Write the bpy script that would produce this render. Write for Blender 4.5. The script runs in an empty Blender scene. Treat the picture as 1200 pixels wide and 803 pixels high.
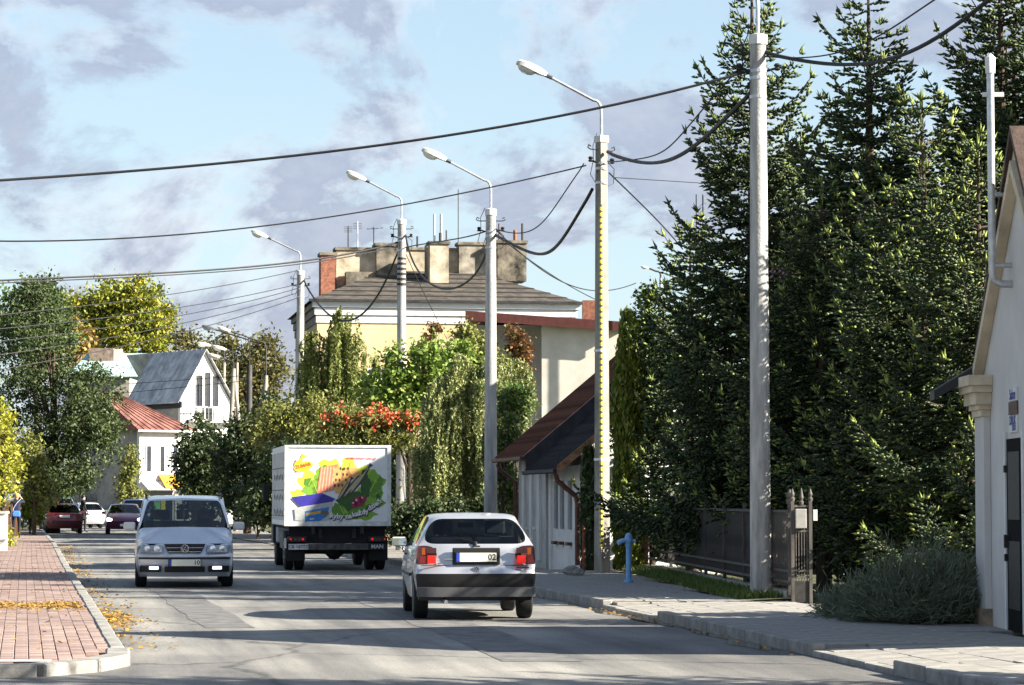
import bpy, bmesh, math, random
import numpy as np
from mathutils import Vector, Matrix, Quaternion
sc = bpy.context.scene
COL = sc.collection
R = math.radians
# ------------------------------------------------------------------ camera
F_PX, CX, CY, HORIZON, EYE = 3200.0, 600.0, 401.5, 585.0, 1.6
TH = math.atan((HORIZON - CY) / F_PX)
cam = bpy.data.cameras.new('camera'); camo = bpy.data.objects.new('camera', cam); COL.objects.link(camo)
cam.sensor_fit = 'HORIZONTAL'; cam.sensor_width = 36; cam.lens = 36 * F_PX / 1200
cam.clip_start = 0.5; cam.clip_end = 6000
camo.location = (0, 0, EYE); camo.rotation_euler = (math.pi / 2 + TH, 0, 0)
sc.camera = camo
# ------------------------------------------------------------------ light and sky
SUN_EL, SUN_AZ = R(27.5), R(105)          # azimuth clockwise from +Y
SUNV = Vector((math.sin(SUN_AZ) * math.cos(SUN_EL), math.cos(SUN_AZ) * math.cos(SUN_EL), math.sin(SUN_EL)))
sl = bpy.data.lights.new('sun', 'SUN'); slo = bpy.data.objects.new('sun', sl); COL.objects.link(slo)
sl.energy = 5.0; sl.angle = R(0.5); sl.color = (1.0, 0.93, 0.80)
slo.location = (60, -20, 60); slo.rotation_euler = (-SUNV).to_track_quat('-Z', 'Y').to_euler()
sc.view_settings.view_transform = 'Standard'; sc.view_settings.look = 'None'
sc.view_settings.exposure = 1.9; sc.view_settings.gamma = 1.0
w = bpy.data.worlds.new('World'); sc.world = w; w.use_nodes = True
nt = w.node_tree; nt.nodes.clear()
def N(t, **k):
    n = nt.nodes.new(t)
    for a, b in k.items():
        if a == 'inp':
            for i, v in b.items(): n.inputs[i].default_value = v
        else: setattr(n, a, b)
    return n
L = lambda a, b: nt.links.new(a, b)
sky = N('ShaderNodeTexSky', sky_type='NISHITA', sun_disc=False, sun_elevation=SUN_EL, sun_rotation=SUN_AZ, air_density=1.0, dust_density=0.6, ozone_density=1.5)
tc = N('ShaderNodeTexCoord')
mp = N('ShaderNodeMapping', inp={3: (1.0, 1.0, 1.55)}); L(tc.outputs['Generated'], mp.inputs[0])
nz = N('ShaderNodeTexNoise', inp={'Scale': 10.0, 'Detail': 11.0, 'Roughness': 0.62, 'Distortion': 0.35}); L(mp.outputs[0], nz.inputs[0])
rp = N('ShaderNodeValToRGB'); L(nz.outputs[0], rp.inputs[0])
rp.color_ramp.elements[0].position = 0.45; rp.color_ramp.elements[0].color = (0, 0, 0, 1)
rp.color_ramp.elements[1].position = 0.54; rp.color_ramp.elements[1].color = (1, 1, 1, 1)
mp2 = N('ShaderNodeMapping', inp={1: (3.1, 1.7, 0.4), 3: (1.0, 1.0, 1.7)}); L(tc.outputs['Generated'], mp2.inputs[0])
nz2 = N('ShaderNodeTexNoise', inp={'Scale': 17.0, 'Detail': 8.0, 'Roughness': 0.6}); L(mp2.outputs[0], nz2.inputs[0])
ad1 = N('ShaderNodeMath', operation='MULTIPLY', inp={1: 0.68}); L(nz.outputs[0], ad1.inputs[0])
ad2 = N('ShaderNodeMath', operation='MULTIPLY_ADD', inp={1: 0.32}); L(nz2.outputs[0], ad2.inputs[0]); L(ad1.outputs[0], ad2.inputs[2])
rp2 = N('ShaderNodeValToRGB'); L(ad2.outputs[0], rp2.inputs[0])      # bright thin rims, lavender grey cores
e3 = rp2.color_ramp.elements.new(0.535); e3.color = (0.47, 0.49, 0.67, 1)
rp2.color_ramp.elements[0].position = 0.455; rp2.color_ramp.elements[0].color = (1.12, 1.14, 1.22, 1)
rp2.color_ramp.elements[2].position = 0.66; rp2.color_ramp.elements[2].color = (0.74, 0.74, 0.86, 1)
skm = N('ShaderNodeVectorMath', operation='SCALE'); L(sky.outputs[0], skm.inputs[0]); skm.inputs['Scale'].default_value = 1.0
# thin bright veil of high cloud over the blue
# (the veil thickens towards the horizon with the length of the way through the air)
sep = N('ShaderNodeSeparateXYZ'); L(tc.outputs['Generated'], sep.inputs[0])
zc_ = N('ShaderNodeMath', operation='MAXIMUM', inp={1: 0.0}); L(sep.outputs[2], zc_.inputs[0])
def falloff(k, a):
    m1 = N('ShaderNodeMath', operation='MULTIPLY', inp={1: -k}); L(zc_.outputs[0], m1.inputs[0])
    m2 = N('ShaderNodeMath', operation='EXPONENT'); L(m1.outputs[0], m2.inputs[0])
    m3 = N('ShaderNodeMath', operation='MULTIPLY', inp={1: a}); L(m2.outputs[0], m3.inputs[0]); return m3
veil = N('ShaderNodeMixRGB', blend_type='MIX', inp={2: (3.9, 4.95, 5.6, 1)}); L(skm.outputs[0], veil.inputs[1]); L(falloff(2.6, .70).outputs[0], veil.inputs[0])
cs = N('ShaderNodeVectorMath', operation='SCALE'); L(rp2.outputs[0], cs.inputs[0]); cs.inputs['Scale'].default_value = 4.6
fm = N('ShaderNodeMath', operation='MULTIPLY'); L(rp.outputs[0], fm.inputs[0]); L(falloff(1.6, .85).outputs[0], fm.inputs[1])
mx = N('ShaderNodeMixRGB'); L(fm.outputs[0], mx.inputs[0]); L(veil.outputs[0], mx.inputs[1]); L(cs.outputs[0], mx.inputs[2])
bg = N('ShaderNodeBackground', inp={1: 0.05}); L(mx.outputs[0], bg.inputs[0])
wo = N('ShaderNodeOutputWorld'); L(bg.outputs[0], wo.inputs[0])

# ------------------------------------------------------------------ helpers
def ray(px, py):
    a, b = (px - CX) / F_PX, (CY - py) / F_PX
    return Vector((a, math.cos(TH) - b * math.sin(TH), math.sin(TH) + b * math.cos(TH)))
def at(px, py, Y):
    d = ray(px, py); return Vector((0, 0, EYE)) + d * (Y / d.y)
def gx(px, Y): return at(px, HORIZON, Y).x
def gz(py, Y): return at(CX, py, Y).z

MATS = {}
def pm(name, col, rough=0.7, metal=0.0, var=0.12, scale=6.0, bump=0.0, bscale=60.0, spec=0.4, col2=None, stretch=None, emit=None, coat=0.0):
    """procedural principled material: base colour broken by two noises, fine bump"""
    if name in MATS: return MATS[name]
    m = bpy.data.materials.new(name); m.use_nodes = True; t = m.node_tree
    p = t.nodes['Principled BSDF']; p.inputs['Roughness'].default_value = rough; p.inputs['Metallic'].default_value = metal
    p.inputs['Specular IOR Level'].default_value = spec; p.inputs['Coat Weight'].default_value = coat
    c = t.nodes.new('ShaderNodeTexCoord'); mpn = t.nodes.new('ShaderNodeMapping'); t.links.new(c.outputs['Object'], mpn.inputs[0])
    if stretch: mpn.inputs[3].default_value = stretch
    n = t.nodes.new('ShaderNodeTexNoise'); n.inputs['Scale'].default_value = scale; n.inputs['Detail'].default_value = 7; n.inputs['Roughness'].default_value = 0.65
    t.links.new(mpn.outputs[0], n.inputs[0])
    r = t.nodes.new('ShaderNodeValToRGB'); t.links.new(n.outputs[0], r.inputs[0])
    a = [max(0, x * (1 - var * 1.6)) for x in col]; b = list(col2) if col2 else [min(1, x * (1 + var)) for x in col]
    r.color_ramp.elements[0].position = 0.32; r.color_ramp.elements[0].color = (*a, 1)
    r.color_ramp.elements[1].position = 0.68; r.color_ramp.elements[1].color = (*b, 1)
    t.links.new(r.outputs[0], p.inputs['Base Color'])
    if bump:
        n2 = t.nodes.new('ShaderNodeTexNoise'); n2.inputs['Scale'].default_value = bscale; n2.inputs['Detail'].default_value = 4
        t.links.new(c.outputs['Object'], n2.inputs[0])
        bn = t.nodes.new('ShaderNodeBump'); bn.inputs['Strength'].default_value = bump; bn.inputs['Distance'].default_value = 0.02
        t.links.new(n2.outputs[0], bn.inputs['Height']); t.links.new(bn.outputs[0], p.inputs['Normal'])
    if emit:
        p.inputs['Emission Color'].default_value = (*emit[0], 1); p.inputs['Emission Strength'].default_value = emit[1]
    MATS[name] = m; return m
def leafmat(name, cols, trans=0.22, rough=0.55):
    """leaf colour differs from leaf to leaf (random per island), some light passes through"""
    if name in MATS: return MATS[name]
    m = bpy.data.materials.new(name); m.use_nodes = True; t = m.node_tree
    p = t.nodes['Principled BSDF']; p.inputs['Roughness'].default_value = rough; p.inputs['Specular IOR Level'].default_value = 0.35
    g = t.nodes.new('ShaderNodeNewGeometry'); r = t.nodes.new('ShaderNodeValToRGB'); t.links.new(g.outputs['Random Per Island'], r.inputs[0])
    el = r.color_ramp.elements
    el[0].position = 0; el[0].color = (*cols[0], 1); el[1].position = 1; el[1].color = (*cols[-1], 1)
    for i, c in enumerate(cols[1:-1]):
        e = el.new((i + 1) / (len(cols) - 1)); e.color = (*c, 1)
    t.links.new(r.outputs[0], p.inputs['Base Color'])
    tr = t.nodes.new('ShaderNodeBsdfTranslucent'); t.links.new(r.outputs[0], tr.inputs[0])
    mxx = t.nodes.new('ShaderNodeMixShader'); mxx.inputs[0].default_value = trans
    t.links.new(p.outputs[0], mxx.inputs[1]); t.links.new(tr.outputs[0], mxx.inputs[2])
    t.links.new(mxx.outputs[0], t.nodes['Material Output'].inputs[0])
    MATS[name] = m; return m
def glassmat(name, tint, gloss=1.0):
    if name in MATS: return MATS[name]
    m = bpy.data.materials.new(name); m.use_nodes = True; t = m.node_tree; t.nodes.remove(t.nodes['Principled BSDF'])
    a = t.nodes.new('ShaderNodeBsdfTransparent'); a.inputs[0].default_value = (*tint, 1)
    b = t.nodes.new('ShaderNodeBsdfGlossy'); b.inputs[1].default_value = 0.03
    f = t.nodes.new('ShaderNodeFresnel'); f.inputs[0].default_value = 1.5
    mm = t.nodes.new('ShaderNodeMath'); mm.operation = 'MULTIPLY'; mm.inputs[1].default_value = gloss; t.links.new(f.outputs[0], mm.inputs[0])
    x = t.nodes.new('ShaderNodeMixShader'); t.links.new(mm.outputs[0], x.inputs[0]); t.links.new(a.outputs[0], x.inputs[1]); t.links.new(b.outputs[0], x.inputs[2])
    t.links.new(x.outputs[0], t.nodes['Material Output'].inputs[0]); MATS[name] = m; return m

def props(o, label=None, cat=None, group=None, kind=None):
    if label: o['label'] = label
    if cat: o['category'] = cat
    if group: o['group'] = group
    if kind: o['kind'] = kind
    return o
def thing(name, label, cat, loc=(0, 0, 0), rz=0.0, group=None):
    o = bpy.data.objects.new(name, None); COL.objects.link(o); o.location = loc; o.rotation_euler = (0, 0, rz); o.empty_display_size = 0.2
    return props(o, label, cat, group)
def copy_thing(src, loc, rz=0.0, scale=None, label=None):
    """copies a thing, its parts and their sub-parts (mesh data shared)"""
    def rec(o, par):
        c = o.copy(); COL.objects.link(c)
        if par is not None: c.parent = par
        for ch in KIDS.get(o.name, []): rec(ch, c)
        return c
    r = rec(src, None); r.location = loc; r.rotation_euler = (0, 0, rz)
    if scale: r.scale = scale
    if label: r['label'] = label
    return r
KIDS = {}
def link(me, name, parent=None, mat=None, kind=None, label=None, smooth=False):
    me.name = name
    o = bpy.data.objects.new(name, me); COL.objects.link(o)
    if mat is not None:
        for x in (mat if isinstance(mat, (list, tuple)) else [mat]): me.materials.append(x)
    if parent is not None:
        o.parent = parent; KIDS.setdefault(parent.name, []).append(o)
    if smooth and len(me.polygons): me.polygons.foreach_set('use_smooth', [True] * len(me.polygons))
    return props(o, label=label, kind=kind)
def inst(me, name, parent, loc, rz=0.0, scale=None):
    o = bpy.data.objects.new(name, me); COL.objects.link(o); o.parent = parent; o.location = loc; o.rotation_euler = (0, 0, rz)
    if scale: o.scale = scale
    KIDS.setdefault(parent.name, []).append(o); return o

class MB:
    def __init__(s): s.v = []; s.f = []; s.m = []
    def add(s, vs, fs, mi=0):
        b = len(s.v); s.v += [tuple(x) for x in vs]; s.f += [tuple(b + i for i in f) for f in fs]; s.m += [mi] * len(fs); return s
    def box(s, c, d, rz=0.0, mi=0, M=None):
        hx, hy, hz = d[0] / 2, d[1] / 2, d[2] / 2
        P = [Vector((x, y, z)) for z in (-hz, hz) for x, y in ((-hx, -hy), (hx, -hy), (hx, hy), (-hx, hy))]
        if M is None: M = Matrix.Translation(c) @ Matrix.Rotation(rz, 4, 'Z')
        return s.add([M @ p for p in P], [(0, 3, 2, 1), (4, 5, 6, 7), (0, 1, 5, 4), (1, 2, 6, 5), (2, 3, 7, 6), (3, 0, 4, 7)], mi)
    def b2(s, x0, x1, y0, y1, z0, z1, mi=0):
        return s.box(((x0 + x1) / 2, (y0 + y1) / 2, (z0 + z1) / 2), (abs(x1 - x0), abs(y1 - y0), abs(z1 - z0)), 0, mi)
    def bar(s, p, q, w, h=None, mi=0, up=(0, 0, 1)):
        p, q = Vector(p), Vector(q); d = q - p; h = h or w
        z = d.normalized(); x = Vector(up).cross(z)
        if x.length < 1e-4: x = Vector((1, 0, 0)).cross(z)
        x.normalize(); y = z.cross(x)
        M = Matrix((x, y, z)).transposed().to_4x4(); M.translation = (p + q) / 2
        return s.box(None, (w, h, d.length), 0, mi, M)
    def tube(s, path, r, n=8, caps=True, mi=0):
        path = [Vector(p) for p in path]; k = len(path)
        rr = r if isinstance(r, (list, tuple)) else [r] * k
        vs, fs = [], []; prev = None
        for i, p in enumerate(path):
            t = (path[min(i + 1, k - 1)] - path[max(i - 1, 0)])
            t = t.normalized() if t.length > 1e-9 else Vector((0, 0, 1))
            if prev is None:
                a = Vector((1, 0, 0)) if abs(t.x) < 0.9 else Vector((0, 1, 0)); x = (a - t * a.dot(t)).normalized()
            else:
                x = (prev - t * prev.dot(t)); x = x.normalized() if x.length > 1e-6 else prev
            prev = x; y = t.cross(x)
            vs += [p + (x * math.cos(2 * math.pi * j / n) + y * math.sin(2 * math.pi * j / n)) * rr[i] for j in range(n)]
        for i in range(k - 1):
            for j in range(n):
                fs.append((i * n + j, i * n + (j + 1) % n, (i + 1) * n + (j + 1) % n, (i + 1) * n + j))
        if caps: fs.append(tuple(range(n - 1, -1, -1))); fs.append(tuple((k - 1) * n + j for j in range(n)))
        return s.add(vs, fs, mi)
    def lathe(s, prof, c=(0, 0, 0), n=16, M=None, mi=0):
        M = M or Matrix.Translation(c); vs, fs = [], []
        for r, z in prof: vs += [M @ Vector((r * math.cos(2 * math.pi * j / n), r * math.sin(2 * math.pi * j / n), z)) for j in range(n)]
        for i in range(len(prof) - 1):
            for j in range(n): fs.append((i * n + j, i * n + (j + 1) % n, (i + 1) * n + (j + 1) % n, (i + 1) * n + j))
        fs.append(tuple(range(n - 1, -1, -1))); fs.append(tuple((len(prof) - 1) * n + j for j in range(n)))
        return s.add(vs, fs, mi)
    def prism(s, poly, off, mi=0):
        """poly: 3-D outline; off: extrusion vector"""
        n = len(poly); poly = [Vector(p) for p in poly]; off = Vector(off)
        return s.add(poly + [p + off for p in poly], [tuple(range(n - 1, -1, -1)), tuple(range(n, 2 * n))] + [(i, (i + 1) % n, n + (i + 1) % n, n + i) for i in range(n)], mi)
    def build(s, name, mat, parent=None, kind=None, label=None, smooth=False, bevel=0, shift=None):
        me = bpy.data.meshes.new(name)
        vs = s.v if shift is None else [(x - shift[0], y - shift[1], z - shift[2]) for x, y, z in s.v]
        me.from_pydata(vs, [], s.f); me.update()
        bm = bmesh.new(); bm.from_mesh(me); bmesh.ops.recalc_face_normals(bm, faces=bm.faces); bm.to_mesh(me); bm.free()
        o = link(me, name, parent, mat, kind, label, smooth)
        if isinstance(mat, (list, tuple)) and len(mat) > 1 and len(s.m) == len(me.polygons): me.polygons.foreach_set('material_index', s.m)
        if bevel:
            b = o.modifiers.new('bevel', 'BEVEL'); b.width = bevel; b.segments = 2; b.limit_method = 'ANGLE'; b.angle_limit = R(35)
        if smooth:
            me.set_sharp_from_angle(angle=R(40))
        return o
def mesh_np(verts, faces):
    """verts (n,3), faces (m,k) numpy -> mesh, fast"""
    verts = np.asarray(verts, np.float32); faces = np.asarray(faces, np.int32); k = faces.shape[1]
    me = bpy.data.meshes.new('mesh'); me.vertices.add(len(verts)); me.vertices.foreach_set('co', verts.ravel())
    me.loops.add(faces.size); me.loops.foreach_set('vertex_index', faces.ravel())
    me.polygons.add(len(faces)); me.polygons.foreach_set('loop_start', np.arange(0, faces.size, k, dtype=np.int32))
    me.polygons.foreach_set('loop_total', np.full(len(faces), k, np.int32)); me.update(calc_edges=True); return me
def text_mesh(txt, size, bold=0.0, align='CENTER'):
    c = bpy.data.curves.new('lettering', 'FONT'); c.body = txt; c.size = size; c.align_x = align; c.align_y = 'CENTER'; c.offset = bold; c.resolution_u = 2
    o = bpy.data.objects.new('lettering', c); COL.objects.link(o)
    dg = bpy.context.evaluated_depsgraph_get(); me = bpy.data.meshes.new_from_object(o.evaluated_get(dg))
    bpy.data.objects.remove(o); me.materials.clear(); return me
def lettering(txt, size, mat, parent, M, bold=0.0, name='lettering'):
    me = text_mesh(txt, size, bold); me.transform(M); return link(me, name, parent, mat)

# ------------------------------------------------------------------ materials
ASPH_D = (0.17, 0.165, 0.16)
M_conc = pm('concrete', (0.40, 0.39, 0.375), 0.88, var=0.30, scale=4, bump=0.45, bscale=28, stretch=(1.6, 1.6, 0.22))
M_conc_d = pm('weathered_concrete', (0.30, 0.28, 0.24), 0.9, var=0.3, scale=4, bump=0.3, bscale=50, stretch=(1, 1, 0.3))
M_kerb = pm('kerb_concrete', (0.26, 0.25, 0.23), 0.9, var=0.25, scale=5, bump=0.3, bscale=40)
M_slab = pm('slab_concrete', (0.29, 0.275, 0.25), 0.9, var=0.22, scale=3, bump=0.25, bscale=50)
M_black = pm('black_plastic', (0.012, 0.012, 0.013), 0.55, var=0.2)
M_rubber = pm('rubber', (0.012, 0.012, 0.012), 0.85, var=0.3, scale=20)
M_dark = pm('dark_interior', (0.015, 0.015, 0.018), 0.9, var=0.2)
M_seat = pm('seat_cloth', (0.03, 0.03, 0.035), 0.95, var=0.2, scale=30)
M_chrome = pm('chrome', (0.75, 0.76, 0.78), 0.15, 1.0, var=0.05)
M_alu = pm('painted_steel_grey', (0.50, 0.51, 0.52), 0.45, 0.3, var=0.1)
M_galv = pm('galvanised_steel', (0.55, 0.56, 0.58), 0.4, 0.7, var=0.15, scale=12)
M_lampgrey = pm('lamp_shell', (0.62, 0.61, 0.58), 0.5, var=0.1, scale=10)
M_lampdark = pm('lamp_shell_dark', (0.10, 0.11, 0.13), 0.5, var=0.1)
M_lens = pm('lamp_bowl', (0.70, 0.70, 0.66), 0.2, var=0.05, spec=0.6)
M_wire = pm('cable_sheath', (0.012, 0.012, 0.015), 0.6, var=0.1)
M_iron = pm('dark_iron', (0.035, 0.033, 0.032), 0.6, 0.2, var=0.35, scale=10)
M_fence = pm('weathered_fence_paint', (0.085, 0.075, 0.068), 0.7, var=0.4, scale=9, stretch=(1, 1, 0.25))
M_yellow = pm('plain_yellow', (0.75, 0.62, 0.05), 0.7)
M_blue = pm('hydrant_blue', (0.20, 0.42, 0.76), 0.45, var=0.2, scale=14)
M_bark = pm('bark', (0.07, 0.05, 0.035), 0.95, var=0.4, scale=10, bump=0.5, bscale=30, stretch=(1, 1, 0.3))
M_brick = pm('red_brick', (0.30, 0.12, 0.075), 0.9, var=0.35, scale=8, bump=0.3)
M_mortar = pm('mortar', (0.30, 0.27, 0.23), 0.95)
M_rust = pm('rusty_tin', (0.16, 0.055, 0.035), 0.75, 0.1, var=0.45, scale=2.2, bump=0.2, stretch=(0.4, 2.5, 0.4), col2=(0.24, 0.10, 0.06))
M_tin_d = pm('dark_tin', (0.035, 0.035, 0.04), 0.6, 0.2, var=0.4, scale=3)
M_tin = pm('grey_zinc', (0.46, 0.47, 0.48), 0.6, 0.05, var=0.3, scale=1.5)
M_tin_t = pm('turquoise_tin', (0.40, 0.56, 0.55), 0.55, 0.15, var=0.25, scale=1.2)
M_redroof = pm('red_tin', (0.26, 0.075, 0.06), 0.7, 0.05, var=0.45, scale=1.3, col2=(0.32, 0.15, 0.12))
M_cream = pm('yellow_render', (0.66, 0.52, 0.29), 0.95, var=0.14, scale=0.5, bump=0.1)
M_white = pm('white_render', (0.72, 0.71, 0.68), 0.9, var=0.10, scale=1.2, bump=0.12)
M_offw = pm('offwhite_render', (0.62, 0.58, 0.50), 0.92, var=0.14, scale=0.8, bump=0.15)
M_grey_r = pm('grey_and_shaded_render', (0.34, 0.31, 0.27), 0.95, var=0.25, scale=1.0, bump=0.2)
M_cornice = pm('cornice_white', (0.72, 0.72, 0.72), 0.85, var=0.08, scale=2)
M_roofd = pm('tar_roof', (0.04, 0.036, 0.032), 0.8, var=0.35, scale=1.5)
M_chim = pm('chimney_plaster', (0.42, 0.36, 0.27), 0.95, var=0.45, scale=1.1, bump=0.3, bscale=15)
M_chim_d = pm('sooty_plaster', (0.13, 0.11, 0.09), 0.95, var=0.6, scale=1.5, bump=0.3, bscale=15, col2=(0.30, 0.26, 0.20))
M_fascia = pm('brown_fascia', (0.09, 0.022, 0.018), 0.6, var=0.25)
M_frame_w = pm('window_frame', (0.65, 0.64, 0.62), 0.6)
M_pane = pm('window_pane', (0.03, 0.035, 0.045), 0.08, var=0.2, scale=1, spec=0.7)
M_wood_br = pm('brown_wood', (0.22, 0.10, 0.05), 0.8, var=0.35, scale=6, stretch=(1, 1, 0.2))
M_copper = pm('brown_downpipe', (0.13, 0.06, 0.045), 0.5, 0.3, var=0.35, scale=8)
M_skin = pm('skin', (0.55, 0.33, 0.24), 0.6, var=0.08)
# ------------------------------------------------------------------ ground, road, pavements
RK = [(12, 5.2), (20, 4.16), (26.3, 3.29), (39.1, 1.47), (44.5, 0.62), (62, -2.1), (70, -3.45), (85, -6.25), (100, -9.3), (134, -15.8), (170, -22.9), (210, -31.5), (300, -52)]
LK = [(26.9, -3.78), (64, -10.4), (93, -15.5), (138, -23.7), (170, -30.3), (210, -39.5), (300, -60.5)]
def lerp(tab, Y):
    if Y <= tab[0][0]: (a, b), (c, d) = tab[0], tab[1]
    elif Y >= tab[-1][0]: (a, b), (c, d) = tab[-2], tab[-1]
    else:
        for i in range(len(tab) - 1):
            if tab[i][0] <= Y <= tab[i + 1][0]: (a, b), (c, d) = tab[i], tab[i + 1]; break
    return b + (d - b) * (Y - a) / (c - a)
def xr(Y): return (lerp(RK, Y - 3) + lerp(RK, Y) + lerp(RK, Y + 3)) / 3 if Y > 15 else lerp(RK, Y)
def xl(Y): return lerp(LK, Y) if Y < 60 else (lerp(LK, Y - 3) + lerp(LK, Y) + lerp(LK, Y + 3)) / 3
PAVE = 0.12
mb = MB(); mb.add([(-2500, -200, 0), (2500, -200, 0), (2500, 4000, 0), (-2500, 4000, 0)], [(0, 1, 2, 3)])
mb.build('ground', pm('soil_and_grass', (0.07, 0.075, 0.03), 0.95, var=0.4, scale=0.6, bump=0.4, bscale=6), kind='structure')
def asphalt():
    m = bpy.data.materials.new('asphalt'); m.use_nodes = True; t = m.node_tree; p = t.nodes['Principled BSDF']
    def n(ty, **k):
        x = t.nodes.new(ty)
        for a, b in k.items(): x.inputs[a.replace('_', ' ')].default_value = b
        return x
    l = t.links.new
    c = t.nodes.new('ShaderNodeTexCoord')
    mp = t.nodes.new('ShaderNodeMapping'); mp.inputs[2].default_value = (0, 0, -R(9)); l(c.outputs['Object'], mp.inputs[0])
    st = t.nodes.new('ShaderNodeMapping'); st.inputs[3].default_value = (1.0, 0.06, 1); l(mp.outputs[0], st.inputs[0])
    tr = n('ShaderNodeTexNoise', Scale=1.6, Detail=5.0, Roughness=0.6); l(st.outputs[0], tr.inputs[0])           # wear along the wheel tracks
    pa = n('ShaderNodeTexNoise', Scale=0.22, Detail=6.0, Roughness=0.6); l(mp.outputs[0], pa.inputs[0])           # dusty patches
    sp = n('ShaderNodeTexNoise', Scale=70.0, Detail=3.0); l(c.outputs['Object'], sp.inputs[0])                    # stones
    vo = t.nodes.new('ShaderNodeTexVoronoi'); vo.feature = 'DISTANCE_TO_EDGE'; vo.inputs['Scale'].default_value = 0.22
    wn = n('ShaderNodeTexNoise', Scale=1.5, Detail=5.0); l(c.outputs['Object'], wn.inputs[0])
    wm = t.nodes.new('ShaderNodeMixRGB'); wm.inputs[0].default_value = 0.35; l(c.outputs['Object'], wm.inputs[1]); l(wn.outputs['Color'], wm.inputs[2]); l(wm.outputs[0], vo.inputs[0])
    cr = t.nodes.new('ShaderNodeMapRange'); cr.inputs[1].default_value = 0; cr.inputs[2].default_value = 0.008; cr.inputs[3].default_value = 0.45; cr.inputs[4].default_value = 1; l(vo.outputs[0], cr.inputs[0])
    r1 = t.nodes.new('ShaderNodeValToRGB'); l(tr.outputs[0], r1.inputs[0])
    r1.color_ramp.elements[0].position = .35; r1.color_ramp.elements[0].color = (.135, .133, .13, 1); r1.color_ramp.elements[1].position = .65; r1.color_ramp.elements[1].color = (.27, .26, .243, 1)
    r2 = t.nodes.new('ShaderNodeValToRGB'); l(pa.outputs[0], r2.inputs[0])
    r2.color_ramp.elements[0].position = .35; r2.color_ramp.elements[0].color = (.60, .60, .61, 1); r2.color_ramp.elements[1].position = .65; r2.color_ramp.elements[1].color = (1.2, 1.18, 1.12, 1)
    r3 = t.nodes.new('ShaderNodeValToRGB'); l(sp.outputs[0], r3.inputs[0])
    r3.color_ramp.elements[0].position = .3; r3.color_ramp.elements[0].color = (.6, .6, .6, 1); r3.color_ramp.elements[1].position = .7; r3.color_ramp.elements[1].color = (1.38, 1.38, 1.38, 1)
    cur = r1.outputs[0]
    for o in (r2.outputs[0], r3.outputs[0], cr.outputs[0]):
        x = t.nodes.new('ShaderNodeMixRGB'); x.blend_type = 'MULTIPLY'; x.inputs[0].default_value = 1; l(cur, x.inputs[1]); l(o, x.inputs[2]); cur = x.outputs[0]
    l(cur, p.inputs['Base Color']); p.inputs['Roughness'].default_value = 0.72; p.inputs['Specular IOR Level'].default_value = 0.35
    b = t.nodes.new('ShaderNodeBump'); b.inputs['Strength'].default_value = 0.35; b.inputs['Distance'].default_value = 0.012; l(sp.outputs[0], b.inputs['Height']); l(b.outputs[0], p.inputs['Normal'])
    return m
M_asph = asphalt()
Ys = list(np.arange(6, 60, 1.5)) + list(np.arange(60, 300, 4.0))
vs, fs = [], []
for Y in Ys:
    left = xl(Y) - 0.05 if Y > 27.2 else (-40 if Y < 23.9 else -7.6)
    vs += [(left, Y, 0.004), (xr(Y) + 0.05, Y, 0.004)]
for i in range(len(Ys) - 1): fs.append((2 * i, 2 * i + 1, 2 * i + 3, 2 * i + 2))
mb = MB(); mb.add(vs, fs); mb.build('road', M_asph, kind='structure')
# dark repair strips and a trench patch in the asphalt
def strip(name, pts_l, pts_r, z, mat, kind='structure'):
    m = MB(); n = len(pts_l)
    m.add([(x, y, z) for x, y in pts_l] + [(x, y, z) for x, y in pts_r], [(i, i + 1, n + i + 1, n + i) for i in range(n - 1)])
    return m.build(name, mat, kind=kind)
M_patch = pm('asphalt_patch', (0.15, 0.145, 0.14), 0.8, var=0.3, scale=3, bump=0.3, bscale=60)
rng = random.Random(5)
def edge_wob(xs): return [(x + rng.uniform(-.05, .05), y) for x, y in xs]
strip('road_patch', edge_wob([(lerp(RK, y) - 3.3, y) for y in np.arange(27, 46, 1.3)]), edge_wob([(lerp(RK, y) - 2.5, y) for y in np.arange(27, 46, 1.3)]), 0.008, M_patch)
strip('road_patch', edge_wob([(lerp(LK, y) + 1.2, y) for y in np.arange(34, 52, 1.3)]), edge_wob([(lerp(LK, y) + 1.9, y) for y in np.arange(34, 52, 1.3)]), 0.008, M_patch)
# wet gutter along the right kerb
M_wet = pm('wet_asphalt', (0.05, 0.05, 0.055), 0.06, var=0.4, scale=3, spec=0.8)
g1 = [(xr(y) - 0.06, y) for y in np.arange(29, 64, 0.5)]
g2 = [(xr(y) - 0.10 - 0.22 * abs(math.sin(y * 1.1) * math.sin(y * 0.37)) - rng.uniform(0, .06), y) for y in np.arange(29, 64, 0.5)]
strip('gutter_water', g2, g1, 0.009, M_wet, kind='structure')

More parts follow.
